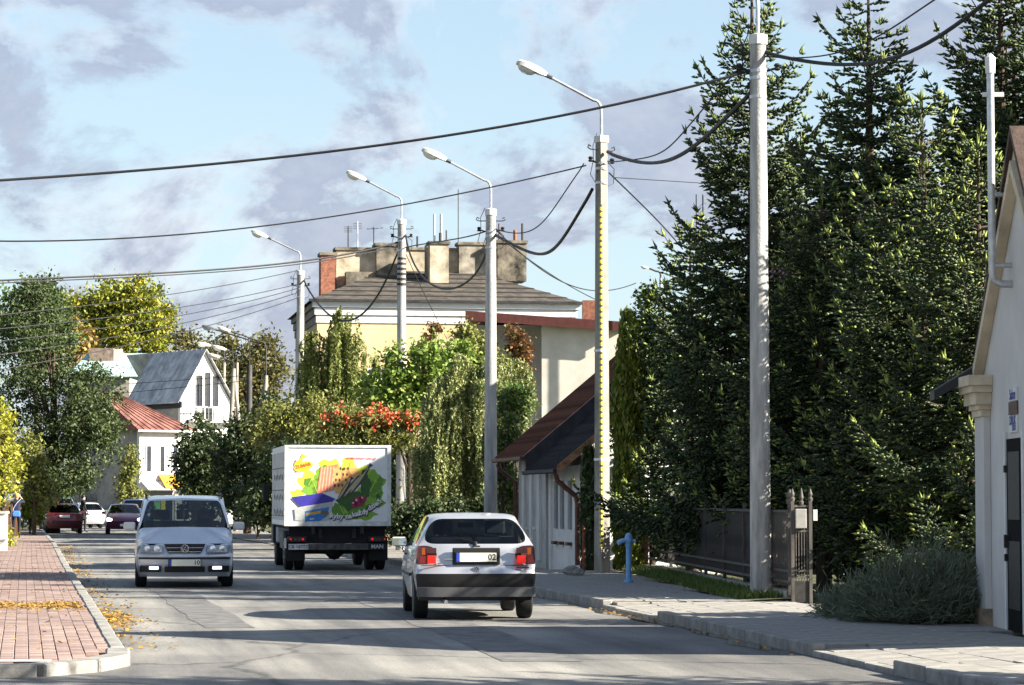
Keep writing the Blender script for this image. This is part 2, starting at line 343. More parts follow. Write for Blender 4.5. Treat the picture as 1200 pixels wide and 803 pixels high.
# right pavement: base sheet, kerb stones, concrete slabs
def right_edge(Y):                      # the property line behind the pavement
    return lerp([(10, 5.7), (32.8, 5.7), (33.2, 5.2), (39, 4.2), (41.5, 3.95), (57, 2.97), (57.9, 1.45), (66, 0.2), (75, -1.0), (90, -3.6), (110, -8), (134, -12.5), (200, -26)], Y)
mb = MB(); n = 0
YS = list(np.arange(8, 200, 2.0))
mb.add([(xr(Y) + 0.16, Y, PAVE - 0.10) for Y in YS] + [(right_edge(Y) + 0.35, Y, PAVE - 0.10) for Y in YS], [(i, i + 1, len(YS) + i + 1, len(YS) + i) for i in range(len(YS) - 1)])
pav = mb.build('right_pavement', pm('pavement_bed', (0.24, 0.22, 0.20), 0.95, var=0.3, scale=3, bump=0.3), kind='structure')
def kerb_stone(mat_len):
    b = MB(); b.box((0, 0, 0.0), (0.15, mat_len - 0.012, 0.24)); me = bpy.data.meshes.new('kerb_stone'); me.from_pydata(b.v, [], b.f)
    bm = bmesh.new(); bm.from_mesh(me); bmesh.ops.recalc_face_normals(bm, faces=bm.faces)
    bmesh.ops.bevel(bm, geom=[e for e in bm.edges], offset=0.014, segments=1, affect='EDGES'); bm.to_mesh(me); bm.free(); me.materials.append(M_kerb); return me
KS = kerb_stone(1.0)
def drop(Y):                            # lowered kerb at the two driveways
    return max([0] + [min(1, (Y - a) / .8, (b - Y) / .8) for a, b in ((24.6, 28.6), (35.6, 40.2))]) * -0.08
rk = thing('right_kerb', 'grey concrete kerb of the right pavement with two lowered driveways', 'kerb', (0, 0, 0))
rk['kind'] = 'structure'; del rk['category']
y = 12.0; k = 0
while y < 95:
    dx = (xr(y + 1) - xr(y)); ln = math.hypot(1, dx)
    o = inst(KS, 'kerb_stone', rk, (xr(y + .5) + 0.075 + rng.uniform(-.008, .008), y + 0.5, 0.015 + drop(y + .5) + rng.uniform(-.006, .006)), math.atan2(-dx, 1) + rng.uniform(-.006, .006), (1, ln, 1))
    y += 1
SLABM = None
b = MB(); b.box((0, 0, -0.02), (0.488, 0.488, 0.05)); me = bpy.data.meshes.new('slab'); me.from_pydata(b.v, [], b.f)
bm = bmesh.new(); bm.from_mesh(me); bmesh.ops.recalc_face_normals(bm, faces=bm.faces); bmesh.ops.bevel(bm, geom=list(bm.edges), offset=0.006, segments=1, affect='EDGES'); bm.to_mesh(me); bm.free()
me.materials.append(M_slab); SLABM = me
cand = []
for iy in range(0, 110):
    y = 22.5 + iy * 0.5
    sl_ = (xr(y + 1) - xr(y - 1)) / 2
    for ix in range(0, 9):
        x = xr(y) + 0.16 + 0.25 + ix * 0.5
        if x > right_edge(y) - (0.10 if y < 40 else 0.75): break
        cand.append((x, y, math.atan2(-sl_, 1)))
near = [c for c in cand if c[1] < 60]
rest = MB()
vis = [c for c in near if 25 < c[1] and abs(c[0] / c[1]) < 0.19][:300]
vs_ = set(vis)
for c in near:
    q_ = (c[0] - xr(c[1])) / 1.5; dz = drop(c[1]) * max(0, 1 - q_)
    if c in vs_: o = inst(SLABM, 'slab', pav, (c[0], c[1], PAVE + dz - .004 + rng.uniform(-.004, .004)), c[2] + rng.uniform(-.01, .01)); o.rotation_euler[1] = math.atan(drop(c[1]) / 1.5) if q_ < 1 else rng.uniform(-.006, .006)
    else: rest.box((c[0], c[1], PAVE - .025 + dz), (0.488, 0.488, 0.05), c[2])
rest.build('distant_slabs', M_slab, pav, kind='stuff')
# driveway through the gateway
dv = MB(); dv.add([(4.1, 36.2, PAVE - .02), (11, 35.4, PAVE - .02), (11, 38.9, PAVE - .02), (4.1, 39.4, PAVE - .02)], [(0, 1, 2, 3)])
dv.build('driveway', M_slab, kind='structure')

# left pavement of reddish pavers
lp = MB()
YL = list(np.arange(27.4, 140, 2.0))
lp.add([(xl(Y) - 0.14, Y, PAVE - 0.05) for Y in YL] + [(xl(Y) - 2.2, Y, PAVE - 0.05) for Y in YL], [(i, i + 1, len(YL) + i + 1, len(YL) + i) for i in range(len(YL) - 1)])
corner = [(xl(27.4) - 0.14, 27.4), (-3.90, 26.3), (-4.0, 25.5), (-4.35, 24.85), (-5.2, 24.5), (-7.5, 24.4), (-7.5, 27.4)]
lp.add([(x, yy, PAVE - 0.05) for x, yy in corner], [tuple(range(len(corner)))])
lpo = lp.build('left_pavement', pm('paver_joint_sand', (0.17, 0.13, 0.11), 0.95, var=0.3, scale=6), kind='structure')
M_paver = pm('red_paver', (0.275, 0.195, 0.17), 0.88, var=0.16, scale=3.5, bump=0.25, bscale=60)
def paver(cols):
    b = MB(); b.box((0, 0, 0), (0.128, 0.192, 0.07)); me = bpy.data.meshes.new('paver'); me.from_pydata(b.v, [], b.f)
    bm = bmesh.new(); bm.from_mesh(me); bmesh.ops.recalc_face_normals(bm, faces=bm.faces); bmesh.ops.bevel(bm, geom=list(bm.edges), offset=0.006, segments=1, affect='EDGES'); bm.to_mesh(me); bm.free()
    me.materials.append(cols); return me
PV = [paver(M_paver), paver(pm('red_paver_pale', (0.31, 0.23, 0.20), 0.88, var=0.16, scale=4, bump=0.25, bscale=60)), paver(pm('red_paver_dark', (0.235, 0.16, 0.14), 0.88, var=0.16, scale=4, bump=0.25, bscale=60))]
rot_l = math.atan2(0.1785, 1)
pn = []; pf = MB()
for r_ in range(0, 520):
    y = 24.7 + r_ * 0.2
    for c_ in range(0, 13):
        yy = y + (0.1 if c_ % 2 else 0); x = lerp(LK, yy) - 0.14 - 0.075 - c_ * 0.136
        if y < 27.4 and x > np.interp(yy, [24.5, 24.85, 25.5, 26.3, 27.4], [-5.4, -4.4, -4.0, -3.9, xl(27.4) - .14]) - .10: continue
        pn.append((x, yy))
vis = [p for p in pn if -0.192 < p[0] / p[1]]
first = set(sorted(vis, key=lambda p: p[1])[:300])
for p in pn:
    z = PAVE - 0.035 + rng.uniform(-.003, .003)
    if p in first: inst(rng.choice(PV), 'paver', lpo, (p[0], p[1], z), rot_l + rng.uniform(-.015, .015))
    else: pf.box((p[0], p[1], z), (0.128, 0.192, 0.07), rot_l, rng.choice((0, 1, 2)) )
pf.build('distant_pavers', [PV[0].materials[0], PV[1].materials[0], PV[2].materials[0]], lpo, kind='stuff')
b = MB(); b.b2(-4.72, -4.22, 24.95, 25.15, PAVE + .002, PAVE + .012); b.build('pale_slab', pm('pale_stone', (0.55, 0.52, 0.45), 0.9), lpo, bevel=0.004)
lk = thing('left_kerb', 'pale concrete kerb of the left pavement rounding the corner', 'kerb'); lk['kind'] = 'structure'; del lk['category']
y = 27.4
while y < 135:
    dx = xl(y + 1) - xl(y); inst(KS, 'kerb_stone', lk, (xl(y + .5) - 0.075 + rng.uniform(-.01, .01), y + .5, 0.012 + rng.uniform(-.006, .006)), math.atan2(-dx, 1), (1, math.hypot(1, dx), 1)); y += 1
cpts = [(xl(27.4) - .07, 27.4), (-3.78, 26.3), (-3.92, 25.4), (-4.3, 24.75), (-5.2, 24.4), (-6.3, 24.32), (-7.5, 24.3)]
for (ax, ay), (bx, by) in zip(cpts, cpts[1:]):
    ln = math.hypot(bx - ax, by - ay); inst(KS, 'kerb_stone', lk, ((ax + bx) / 2, (ay + by) / 2, 0.0), math.atan2(-(bx - ax), by - ay), (1.6, ln, 1))
# grass verges (left beyond the pavement, right under the fence)
vg = MB(); YY = list(np.arange(40, 57.5, 1.2))
vg.add([(right_edge(Y) - 0.72, Y, PAVE + 0.0) for Y in YY] + [(right_edge(Y) + .4, Y, PAVE + .05) for Y in YY], [(i, i + 1, len(YY) + i + 1, len(YY) + i) for i in range(len(YY) - 1)])
vg.build('right_verge', pm('verge_soil', (0.075, 0.09, 0.03), 0.95, var=0.4, scale=4, bump=0.4), kind='structure')
lv = MB(); YY = list(np.arange(24.9, 200, 4))
lv.add([(xl(Y) - 2.05, Y, PAVE - .02) for Y in YY] + [(xl(Y) - 45, Y, PAVE - .02) for Y in YY], [(i, i + 1, len(YY) + i + 1, len(YY) + i) for i in range(len(YY) - 1)])
lv.build('left_verge', pm('verge_grass_soil', (0.08, 0.10, 0.03), 0.95, var=0.4, scale=2, bump=0.4), kind='structure')
def grass(name, pts, h, mat, seed=0):
    g = np.random.default_rng(seed); n = len(pts); P = np.asarray(pts, float)
    a = g.uniform(0, 2 * np.pi, n); hh = h * g.uniform(.5, 1.3, n); wd = 0.012 + 0.008 * g.random(n)
    side = np.stack([np.cos(a) * wd, np.sin(a) * wd, 0 * a], 1); ln = np.stack([g.normal(0, .3, n) * hh, g.normal(0, .3, n) * hh, hh], 1)
    V = np.stack([P - side, P + side, P + ln], 1).reshape(-1, 3); Fc = np.arange(3 * n).reshape(-1, 3)
    return link(mesh_np(V, Fc), name, None, mat, kind='stuff')
M_grass = leafmat('grass_blades', [(0.05, 0.10, 0.015), (0.10, 0.16, 0.03), (0.16, 0.17, 0.05)], 0.3)
g = np.random.default_rng(3)
pts = []
for i in range(9000):
    Y = g.uniform(40.5, 57); t_ = g.uniform(-0.72, 0.3); pts.append((right_edge(Y) + t_ + g.normal(0, .05), Y, PAVE + 0.01))
grass('verge_grass', pts, 0.11, M_grass, 1)
pts = [(xl(Y) - 2.0 - abs(g.normal(0, .5)), Y, PAVE - .02) for Y in g.uniform(60, 120, 5000)]
grass('roadside_grass', pts, 0.25, leafmat('dry_grass_blades', [(0.14, 0.15, 0.03), (0.28, 0.24, 0.05), (0.35, 0.27, 0.06)], 0.3), 2)
# fallen leaves
def litter(name, pts, size, mat, seed):
    g = np.random.default_rng(seed); P = np.asarray(pts, float); n = len(P); a = g.uniform(0, 6.28, n); s = size * g.uniform(.6, 1.3, n)
    u = np.stack([np.cos(a) * s, np.sin(a) * s, g.normal(0, .35, n) * s], 1); v = np.stack([-np.sin(a) * s * .6, np.cos(a) * s * .6, g.normal(0, .35, n) * s], 1)
    V = np.stack([P - u, P + v, P + u, P - v], 1).reshape(-1, 3); V[:, 2] = np.maximum(V[:, 2], np.repeat(P[:, 2], 4) - 0.002)
    return link(mesh_np(V, np.arange(4 * n).reshape(-1, 4)), name, None, mat, kind='stuff')
M_litter = leafmat('fallen_leaf', [(0.30, 0.16, 0.03), (0.45, 0.27, 0.05), (0.20, 0.10, 0.03), (0.50, 0.34, 0.08)], 0.15)
pts = [(lerp(LK, Y) + abs(g.normal(0.05, .28)), Y, 0.012) for Y in g.uniform(29, 95, 1500)]
pts += [(lerp(LK, Y) + abs(g.normal(0.05, .22)), Y, 0.012) for Y in g.normal(36.5, 1.4, 700)]
pts += [(lerp(LK, Y) - g.uniform(.2, 2.0), Y, PAVE + .006) for Y in g.normal(38.0, .75, 1500)]
pts += [(lerp(LK, Y) - g.uniform(.2, 2.0), Y, PAVE + .006) for Y in g.uniform(27, 60, 160)]
pts += [(right_edge(Y) - abs(g.normal(.5, .3)), Y, PAVE + .02) for Y in g.uniform(41, 57, 350)]
pts += [(xr(Y) - abs(g.normal(.1, .1)), Y, 0.012) for Y in g.uniform(28, 55, 160)]
litter('fallen_leaves', pts, 0.03, M_litter, 4)
# ------------------------------------------------------------------ vehicles
def subsurf(o, lv=2):
    m = o.modifiers.new('subdivision', 'SUBSURF'); m.levels = lv; m.render_levels = lv
def ring(pts): return pts
def car_shell(parent, S):
    """body shell lofted through rings of points from the rear centre round one side to the front centre, mirrored.
    S: dict of dimensions (metres, y = 0 at the rear bumper, y = L at the front)."""
    Lh, W = S['L'], S['W'] / 2
    ya, yb, ra = S['ya'], S['yb'], S['ra']
    yC, yB, yA = S['yC'], S['yB'], S['yA']
    ys = [.13, ya - ra - .01, ya - ra * .72, ya, ya + ra * .72, ya + ra + .01]
    ys = sorted(ys + [yC]) if False else ys
    ys += [yB - .05, yB + .05, yb - ra - .01, yb - ra * .72, yb, yb + ra * .72, yb + ra + .01, Lh - .16]
    xr_ = [0, .42, .62, .95]; xf = [.95, .66, .40, 0]
    nR, nS, nF = len(xr_), len(ys), len(xf)
    Np = nR + nS + nF; iA = nR + 8            # A pillar foot sits at the front arch's rear column
    arch = {nR + 1: 0, nR + 2: .70, nR + 3: 1, nR + 4: .70, nR + 5: 0, nR + 8: 0, nR + 9: .70, nR + 10: 1, nR + 11: .70, nR + 12: 0}
    def outl(sc_, dr, df):
        P = []
        for f in xr_: P.append([f * W * sc_, dr + S['rcurve'] * f ** 4])
        for y in ys:
            t = abs(y - Lh * .5) / (Lh * .5); P.append([W * sc_ * (1 - S['taper'] * t ** 3), y])
        for f in xf: P.append([f * W * sc_, Lh - df - S['fcurve'] * f ** 3])
        return P
    def lin(a, b, y): return a + (b - a) * y / Lh
    rings = []
    z0, z1, z2 = S['z0'], S['z1'], S['z2']
    def rise(i, base, top): return max(base, base + (top - base) * arch[i]) if i in arch else base
    for k, (zz, scl, dr, df) in enumerate(((z0, .93, .10, .12), (z1, .985, .02, .03), (z2, 1.0, .0, .0))):
        P = outl(scl, dr, df); top = ra + S['rw'] + (0, .03, .06)[k]
        rings.append([Vector((x, y, rise(i, zz, max(zz, top)))) for i, (x, y) in enumerate(P)])
    for zr, zf, scl, dr, df in ((S['z3r'], S['z3f'], .995, S['d3r'], S['d3f']), (S['z4r'], S['z4f'], .975, S['d4r'], S['d4f'])):
        P = outl(scl, dr, df); q = []
        for i, (x, y) in enumerate(P):
            if i < nR: z = zr
            elif i >= nR + nS: z = zf
            else:
                z = lin(zr, zf, y) if zr == S['z3r'] else np.interp(y, [0, ya, yA, Lh], [zr, S['zbelt'], S['zbelt'], zf + .03])
            q.append(Vector((x, y, z)))
        rings.append(q)
    # window base
    q = []
    for i in range(Np):
        if i < nR: q.append(Vector((xr_[i] * S['wb'], S['yrb'] + .05 * xr_[i] ** 4, S['zrb'])))
        elif i <= iA:
            y = ys[i - nR]; t = (i - nR) / 8; yy = max(y, S['yrb'] + .10 + .04 * (i - nR)); q.append(Vector((S['wb'] * (1 - .02 * abs(t - .5)), yy, S['zbelt'] + .03 + (S['zrb'] - S['zbelt'] - .03) * max(0, 1 - (i - nR) / 2))))
        else:
            f = 1 - (i - iA) / (Np - 1 - iA); q.append(Vector((S['wb'] * min(.985, f * 1.04), S['ycowl'] + .14 * (1 - f * f), S['zcowl'] + .02 * (1 - f))))
    q[iA] = Vector((S['wb'], S['ycowl'] - .10, S['zcowl'] - .02))
    rings.append(q)
    # roof edge (window top), then roof
    y5 = [p.y for p in q]; ya0, ya1 = y5[nR], y5[iA]
    for wi, dz, ins in ((S['wr'], 0, 0), (S['wr'] - .10, .045, .10)):
        p = []
        for i in range(Np):
            if i < nR: p.append(Vector((xr_[i] * wi, S['yr0'] + ins + .05 * xr_[i] ** 4, S['zr0'] + dz)))
            elif i <= iA:
                t = (y5[i] - ya0) / (ya1 - ya0); yy = S['yr0'] + .08 + ins + (S['yr1'] - S['yr0'] - .10 - 2 * ins) * t
                p.append(Vector((wi * (1 - .05 * abs(2 * t - 1) ** 2), yy, S['zr0'] + (S['zr1'] - S['zr0']) * t + (S['zr'] - max(S['zr0'], S['zr1'])) * (1 - (2 * t - 1) ** 2) + dz)))
            else:
                f = 1 - (i - iA) / (Np - 1 - iA); p.append(Vector((wi * min(.97, f * 1.0), S['yr1'] - ins + .05 * (1 - f * f), S['zr1'] + dz + .012 * (1 - f))))
        rings.append(p)
    nk = len(rings)
    pid = {}
    verts = []
    def vid(k, i, s):
        if i == 0 or i == Np - 1: s = 1
        key = (k, i, s)
        if key not in pid:
            v = rings[k][i]; pid[key] = len(verts); verts.append((v.x * s, v.y, v.z))
        return pid[key]
    parts = {}
    def put(key, idx): parts.setdefault(key, []).append(idx)
    for k in range(nk - 1):
        for j in range(Np - 1):
            for s in (1, -1):
                f = (vid(k, j, s), vid(k, j + 1, s), vid(k + 1, j + 1, s), vid(k + 1, j, s))
                put(S['part'](k, j, s, nR, nS, nF, iA), f if s == -1 else f[::-1])
    for k, rev, key in ((nk - 1, False, ('body', 0)), (0, True, ('underbody', 0))):
        for j in range(Np - 1):
            f = [vid(k, j, 1), vid(k, j + 1, 1), vid(k, j + 1, -1), vid(k, j, -1)]
            f = list(dict.fromkeys(f))
            if len(f) > 2: put(key, tuple(f))
    out = {}
    for key, fl in parts.items():
        used = sorted({i for f in fl for i in f}); mpi = {a: b for b, a in enumerate(used)}
        me = bpy.data.meshes.new(key[0]); me.from_pydata([verts[i] for i in used], [], [tuple(mpi[i] for i in f) for f in fl]); me.update()
        bm = bmesh.new(); bm.from_mesh(me); bmesh.ops.recalc_face_normals(bm, faces=bm.faces); bm.to_mesh(me); bm.free()
        o = link(me, key[0], parent, S['mats'][key[0]], smooth=True); subsurf(o, 2)
        out[key] = o
    return out
WHEELS = {}
def wheel(parent, c, r, wd, side):
    key = (round(r, 3), round(wd, 3))
    if key not in WHEELS:
        b = MB(); M = Matrix.Rotation(math.pi / 2, 4, 'Y'); h = wd / 2
        b.lathe([(r * .62, -h), (r * .90, -h), (r * .985, -h * .8), (r, -h * .4), (r, h * .4), (r * .985, h * .8), (r * .90, h), (r * .62, h)], n=24, M=M)
        me1 = bpy.data.meshes.new('wheel'); me1.from_pydata(b.v, [], b.f); me1.materials.append(M_rubber)
        b = MB(); b.lathe([(.02, h * .75), (r * .2, h * .8), (r * .25, h * .55), (r * .55, h * .6), (r * .62, h * 1.02), (r * .64, h * .9), (r * .6, -h * .2), (.02, -h * .2)], n=20, M=M)
        for i in range(7):
            a = i * 2 * math.pi / 7; b.bar(M @ Vector((r * .2 * math.cos(a), r * .2 * math.sin(a), h * .75)), M @ Vector((r * .58 * math.cos(a), r * .58 * math.sin(a), h * .85)), r * .1, .02)
        me2 = bpy.data.meshes.new('rim'); me2.from_pydata(b.v, [], b.f); me2.materials.append(M_alu)
        for m_ in (me1, me2):
            bm = bmesh.new(); bm.from_mesh(m_); bmesh.ops.recalc_face_normals(bm, faces=bm.faces); bm.to_mesh(m_); bm.free()
        me1.polygons.foreach_set('use_smooth', [True] * len(me1.polygons)); me1.set_sharp_from_angle(angle=R(35))
        WHEELS[key] = (me1, me2)
    me1, me2 = WHEELS[key]
    wv = inst(me1, 'wheel', parent, c, 0 if side > 0 else math.pi)
    inst(me2, 'rim', wv, (0, 0, 0)); return wv
def rear_parts(key): return key
def std_part(k, j, s, nR, nS, nF, iA, doors=True, light_cols=(2, 3), flights=True, bumper_rows=(1,)):
    last = nR + nS + nF - 1
    if k in bumper_rows and (j < nR + 0 or j >= nR + nS - 1): return ('bumper_rear' if j < nR else 'bumper_front', 0)
    if k == 3 and j in light_cols: return ('tail_light', s)
    if k == 3 and flights and j in (nR + nS - 1, nR + nS): return ('headlight', s)
    if k == 5:
        if j < nR - 1: return ('rear_window', 0)
        if j in (nR + 1, nR + 2, nR + 3, nR + 4, nR + 5): return ('side_window', s)
        if j == nR + 7: return ('side_window', -s * 2)
        if j > iA: return ('windscreen', 0)
    return ('body', 0)
def seats(parent, y, zc, xs, top=1.12, wd=.48, head=True):
    for x in xs:
        b = MB(); b.box((x, y, zc + .10), (wd, .5, .18)); b.box(None, (wd, .14, .62), M=Matrix.Translation((x, y - .25, zc + .42)) @ Matrix.Rotation(R(10), 4, 'X'))
        o = b.build('seat', M_seat, parent, bevel=.04)
        if head:
            b = MB(); b.box(None, (wd * .55, .10, .19), M=Matrix.Translation((x, y - .34, zc + .85)) @ Matrix.Rotation(R(8), 4, 'X')); b.build('headrest', M_seat, o, bevel=.03)
def cabin(parent, W, y0, y1, z0, z1, ydash, zdash):
    b = MB(); b.b2(-W, W, y0, y1, z0 - .05, z0); b.b2(-W, -W + .05, y0, y1, z0, z1); b.b2(W - .05, W, y0, y1, z0, z1); b.b2(-W, W, ydash, ydash + .35, z0, zdash)
    b.build('cabin_lining', M_dark, parent)
def plate(parent, M, txt, wd=.52, ht=.112, dark=False, bold=.002, align=.0):
    b = MB(); b.box(None, (wd + .03, .012, ht + .03), M=M @ Matrix.Translation((0, .004, 0))); p = b.build('number_plate', M_black, parent)
    b = MB(); b.box(None, (wd - .045, .006, ht), M=M @ Matrix.Translation((.0225, -.004, 0))); b.build('plate_face', pm('plate_white', (.78, .76, .62), .5, var=.03), p)
    b = MB(); b.box(None, (.045, .006, ht), M=M @ Matrix.Translation((-wd / 2 + .0225, -.004, 0))); b.build('country_band', pm('plate_blue', (.02, .06, .40), .5), p)
    if txt: lettering(txt, ht * .95, M_black, p, M @ Matrix.Translation((align, -.0085, -.002)) @ Matrix.Rotation(math.pi / 2, 4, 'X'), bold)
    return p
def badge(parent, M, r):
    """round chrome emblem with a V over a W"""
    b = MB(); b.lathe([(r, -.006), (r, .006), (r * .82, .006), (r * .82, .002), (.001, .002)], n=24, M=M @ Matrix.Rotation(math.pi / 2, 4, 'X'))
    o = b.build('badge', pm('badge_blue', (.05, .07, .13), .35, .3), parent)
    b = MB(); q = lambda x, z: M @ Vector((x * r, -.010, z * r))
    b.lathe([(r, -.007), (r, .009), (r * .86, .009), (r * .86, -.007)], n=24, M=M @ Matrix.Rotation(math.pi / 2, 4, 'X'))
    for pts in (((-.36, .72), (0, .06), (.36, .72)), ((-.72, .42), (-.36, -.66), (0, -.02), (.36, -.66), (.72, .42))):
        for (ax, az), (bx, bz) in zip(pts, pts[1:]): b.bar(q(ax, az), q(bx, bz), .15 * r, .006, up=(0, 1, 0))
    b.build('badge_letters', M_chrome, o)
def ident(y=0, x=0, z=0, rx=0.0, flip=False):
    M = Matrix.Translation((x, y, z))
    if flip: M = M @ Matrix.Rotation(math.pi, 4, 'Z')
    return M @ Matrix.Rotation(rx, 4, 'X')
M_glass_c = glassmat('car_glass', (.34, .40, .40), 1.0)
M_glass_l = glassmat('car_glass_light', (.80, .84, .84), .9)
def paint(name, col, metal=.35, rough=.32): return pm(name, col, rough, metal, var=.04, scale=2, coat=.6)
M_tail = pm('tail_light_red', (.13, .008, .008), .25, var=.1, spec=.7)
M_tail_d = pm('tail_light_smoke', (.05, .012, .012), .25, var=.2, spec=.7)
M_amber = pm('amber_lens', (.26, .06, .01), .25)
M_redlit = pm('brake_lamp_lit', (.34, .012, .01), .3, emit=((1, .025, .012), .14))
M_hl = pm('headlight_glass', (.62, .66, .70), .08, .25, var=.35, scale=16, spec=.9)
M_hl_lit = pm('headlamp_lit', (.9, .85, .7), .2, emit=((1, .88, .62), 1.8))
M_fog_lit = pm('fog_lamp_lit', (.8, .82, .95), .2, emit=((.62, .62, 1.0), 1.0))

# --- silver hatchback, driving away
def golf():
    Y0 = 36.05; xc = gx(558.5, Y0)
    t = thing('silver_hatchback', 'silver three-door hatchback seen from behind with black bumper and both tail lights glowing red', 'car', (xc, Y0, 0.004), R(5.2))
    pb = paint('silver_paint', (.47, .48, .51), .5)
    S = dict(L=3.98, W=1.66, ya=.76, yb=3.22, ra=.34, rw=.30, yC=.6, yB=1.85, yA=2.85, rcurve=.10, fcurve=.16, taper=.05,
             z0=.26, z1=.455, z2=.615, z3r=.735, z3f=.56, d3r=.06, d3f=.03, z4r=.985, z4f=.76, d4r=.10, d4f=.09, zbelt=.93, wb=.775,
             yrb=.12, zrb=1.005, ycowl=2.92, zcowl=.95, yr0=.50, yr1=2.18, wr=.60, zr0=1.335, zr1=1.33, zr=1.375,
             part=lambda k, j, s, nR, nS, nF, iA: (('bumper', 0) if k in (0, 1) and j < nR else ('bumper', 1) if k in (0, 1) and j >= nR + nS - 1 else ('door', s) if k in (1, 2, 3, 4) and nR + 6 <= j <= nR + 7 else std_part(k, j, s, nR, nS, nF, iA)))
    S['mats'] = dict(body=pb, underbody=M_dark, bumper=M_black, door=pb, tail_light=M_tail_d, headlight=M_hl, rear_window=M_glass_l, side_window=M_glass_c, windscreen=M_glass_l)
    o = car_shell(t, S)
    for x, y in ((.70, .76), (.70, 3.22)):
        for s in (1, -1): wheel(t, (x * s, y, .295), .295, .19, s)
    cabin(t, .70, .35, 2.9, .36, .80, 2.55, .93)
    seats(t, 1.75, .36, (-.36, .36), wd=.50); seats(t, .85, .36, (-.3, .3), wd=.58, head=False)
    # grey lower lip of the bumper and the bumper groove
    b = MB(); P = [(x * .785, -.020 + .085 * abs(x) ** 6, 0) for x in np.linspace(-1, 1, 13)]
    for z, h, nm in ((.375, .125, 'bumper_lip'),):
        b = MB(); b.add([(x, y, z - h / 2) for x, y, _ in P] + [(x, y - .01, z + h / 2) for x, y, _ in P] + [(x * .97, y + .10, z - h / 2) for x, y, _ in P] + [(x * .97, y + .10, z + h / 2) for x, y, _ in P],
                       [(i, i + 1, 14 + i, 13 + i) for i in range(12)] + [(13 + i, 14 + i, 40 + i, 39 + i) for i in range(12)] + [(i + 1, i, 26 + i, 27 + i) for i in range(12)])
        b.build(nm, pm('dark_grey_plastic', (.085, .085, .09), .5), t, smooth=True)
    # tail lamp lenses proud of the smoked housing
    for s in (1, -1):
        b = MB(); b.b2(s * .535, s * .65, -.012, .03, .75, .855); l = b.build('tail_lamp', M_redlit, t, bevel=.01)
        b = MB(); b.b2(s * .53, s * .66, .000, .05, .885, .955); b.build('reversing_lens', M_tail_d, l)
        b = MB(); b.b2(s * .672, s * .745, -.004, .06, .75, .85); b.build('red_lens', M_tail, l)
        b = MB(); b.b2(s * .672, s * .72, .006, .075, .865, .955); b.build('indicator_lens', M_amber, l)
    # plate in its black recess
    b = MB(); b.b2(-.315, .315, .018, .06, .735, .955); b.build('plate_recess', M_black, t, bevel=.012)
    plate(t, ident(y=.006, z=.832), '02', wd=.53, ht=.115, align=.205)
    badge(t, ident(y=.018, z=.672), .042)
    b = MB(); b.b2(-.73, .73, .052, .06, .722, .729); b.build('tailgate_seam', M_black, t)
    b = MB(); b.b2(-.05, .05, .035, .07, .965, .985); b.build('tailgate_lock', M_black, t)
    b = MB(); b.b2(-.82 + .40, -.82 + .53, .028, .036, .70 + .10, .712 + .10); b.build('model_lettering', M_chrome, t)
    b = MB(); b.b2(.53, .70, .02, .03, .687, .702); b.build('model_lettering', M_black, t)
    b = MB(); b.bar((-.02, .10, 1.02), (-.20, .17, 1.075), .018); b.bar((-.20, .17, 1.075), (-.27, .19, 1.09), .014); b.lathe([(.03, -.02), (.03, .03), (.01, .04)], c=(-.01, .11, 1.0), n=10); b.build('rear_wiper', M_black, t)
    for s, sz in ((-1, 1.0), (1, .85)):
        b = MB(); b.box((s * (.76 + .13), 2.62, 1.0), (.20 * sz, .09, .125 * sz)); m = b.build('door_mirror', M_white if s < 0 else M_black, t, bevel=.02)
        b = MB(); b.b2(s * .89 - .085 * sz, s * .89 + .085 * sz, 2.568, 2.574, .95, 1.05); b.build('mirror_glass', pm('mirror_glass', (.75, .8, .85), .05, 1.0, var=.02), m)
        b = MB(); b.bar((s * .74, 2.66, .96), (s * .83, 2.62, .97), .05); b.build('mirror_foot', M_black, m)
        b = MB(); b.b2(s * .826, s * .838, .95, 2.9, .56, .60); b.build('side_moulding', M_black, t)
        b = MB(); b.b2(s * .820, s * .842, 1.95, 2.10, .83, .86); b.build('door_handle', M_black, t)
    b = MB(); b.tube([(-.42, .30, .25), (-.42, .06, .25), (-.40, -.01, .245)], .028, 10); b.build('exhaust_pipe', M_galv, t)
    b = MB(); b.box((0, 2.05, 1.235), (.22, .03, .065)); b.build('rear_view_mirror', M_black, t)
    b = MB(); b.lathe([(.19, -.012), (.20, 0), (.19, .012), (.175, 0)], n=20, M=Matrix.Translation((-.36, 2.35, .90)) @ Matrix.Rotation(R(70), 4, 'X')); b.build('steering_wheel', M_black, t)
    b = MB(); b.b2(-.74, .74, .20, .9, .27, .40); b.build('floor_pan', M_dark, t)
    for s in (1, -1):
        b = MB(); b.b2(s * .64, s * .76, 1.09, 1.12, .12, .30); b.build('mud_flap', M_rubber, t)
    return t
GOLF = golf()

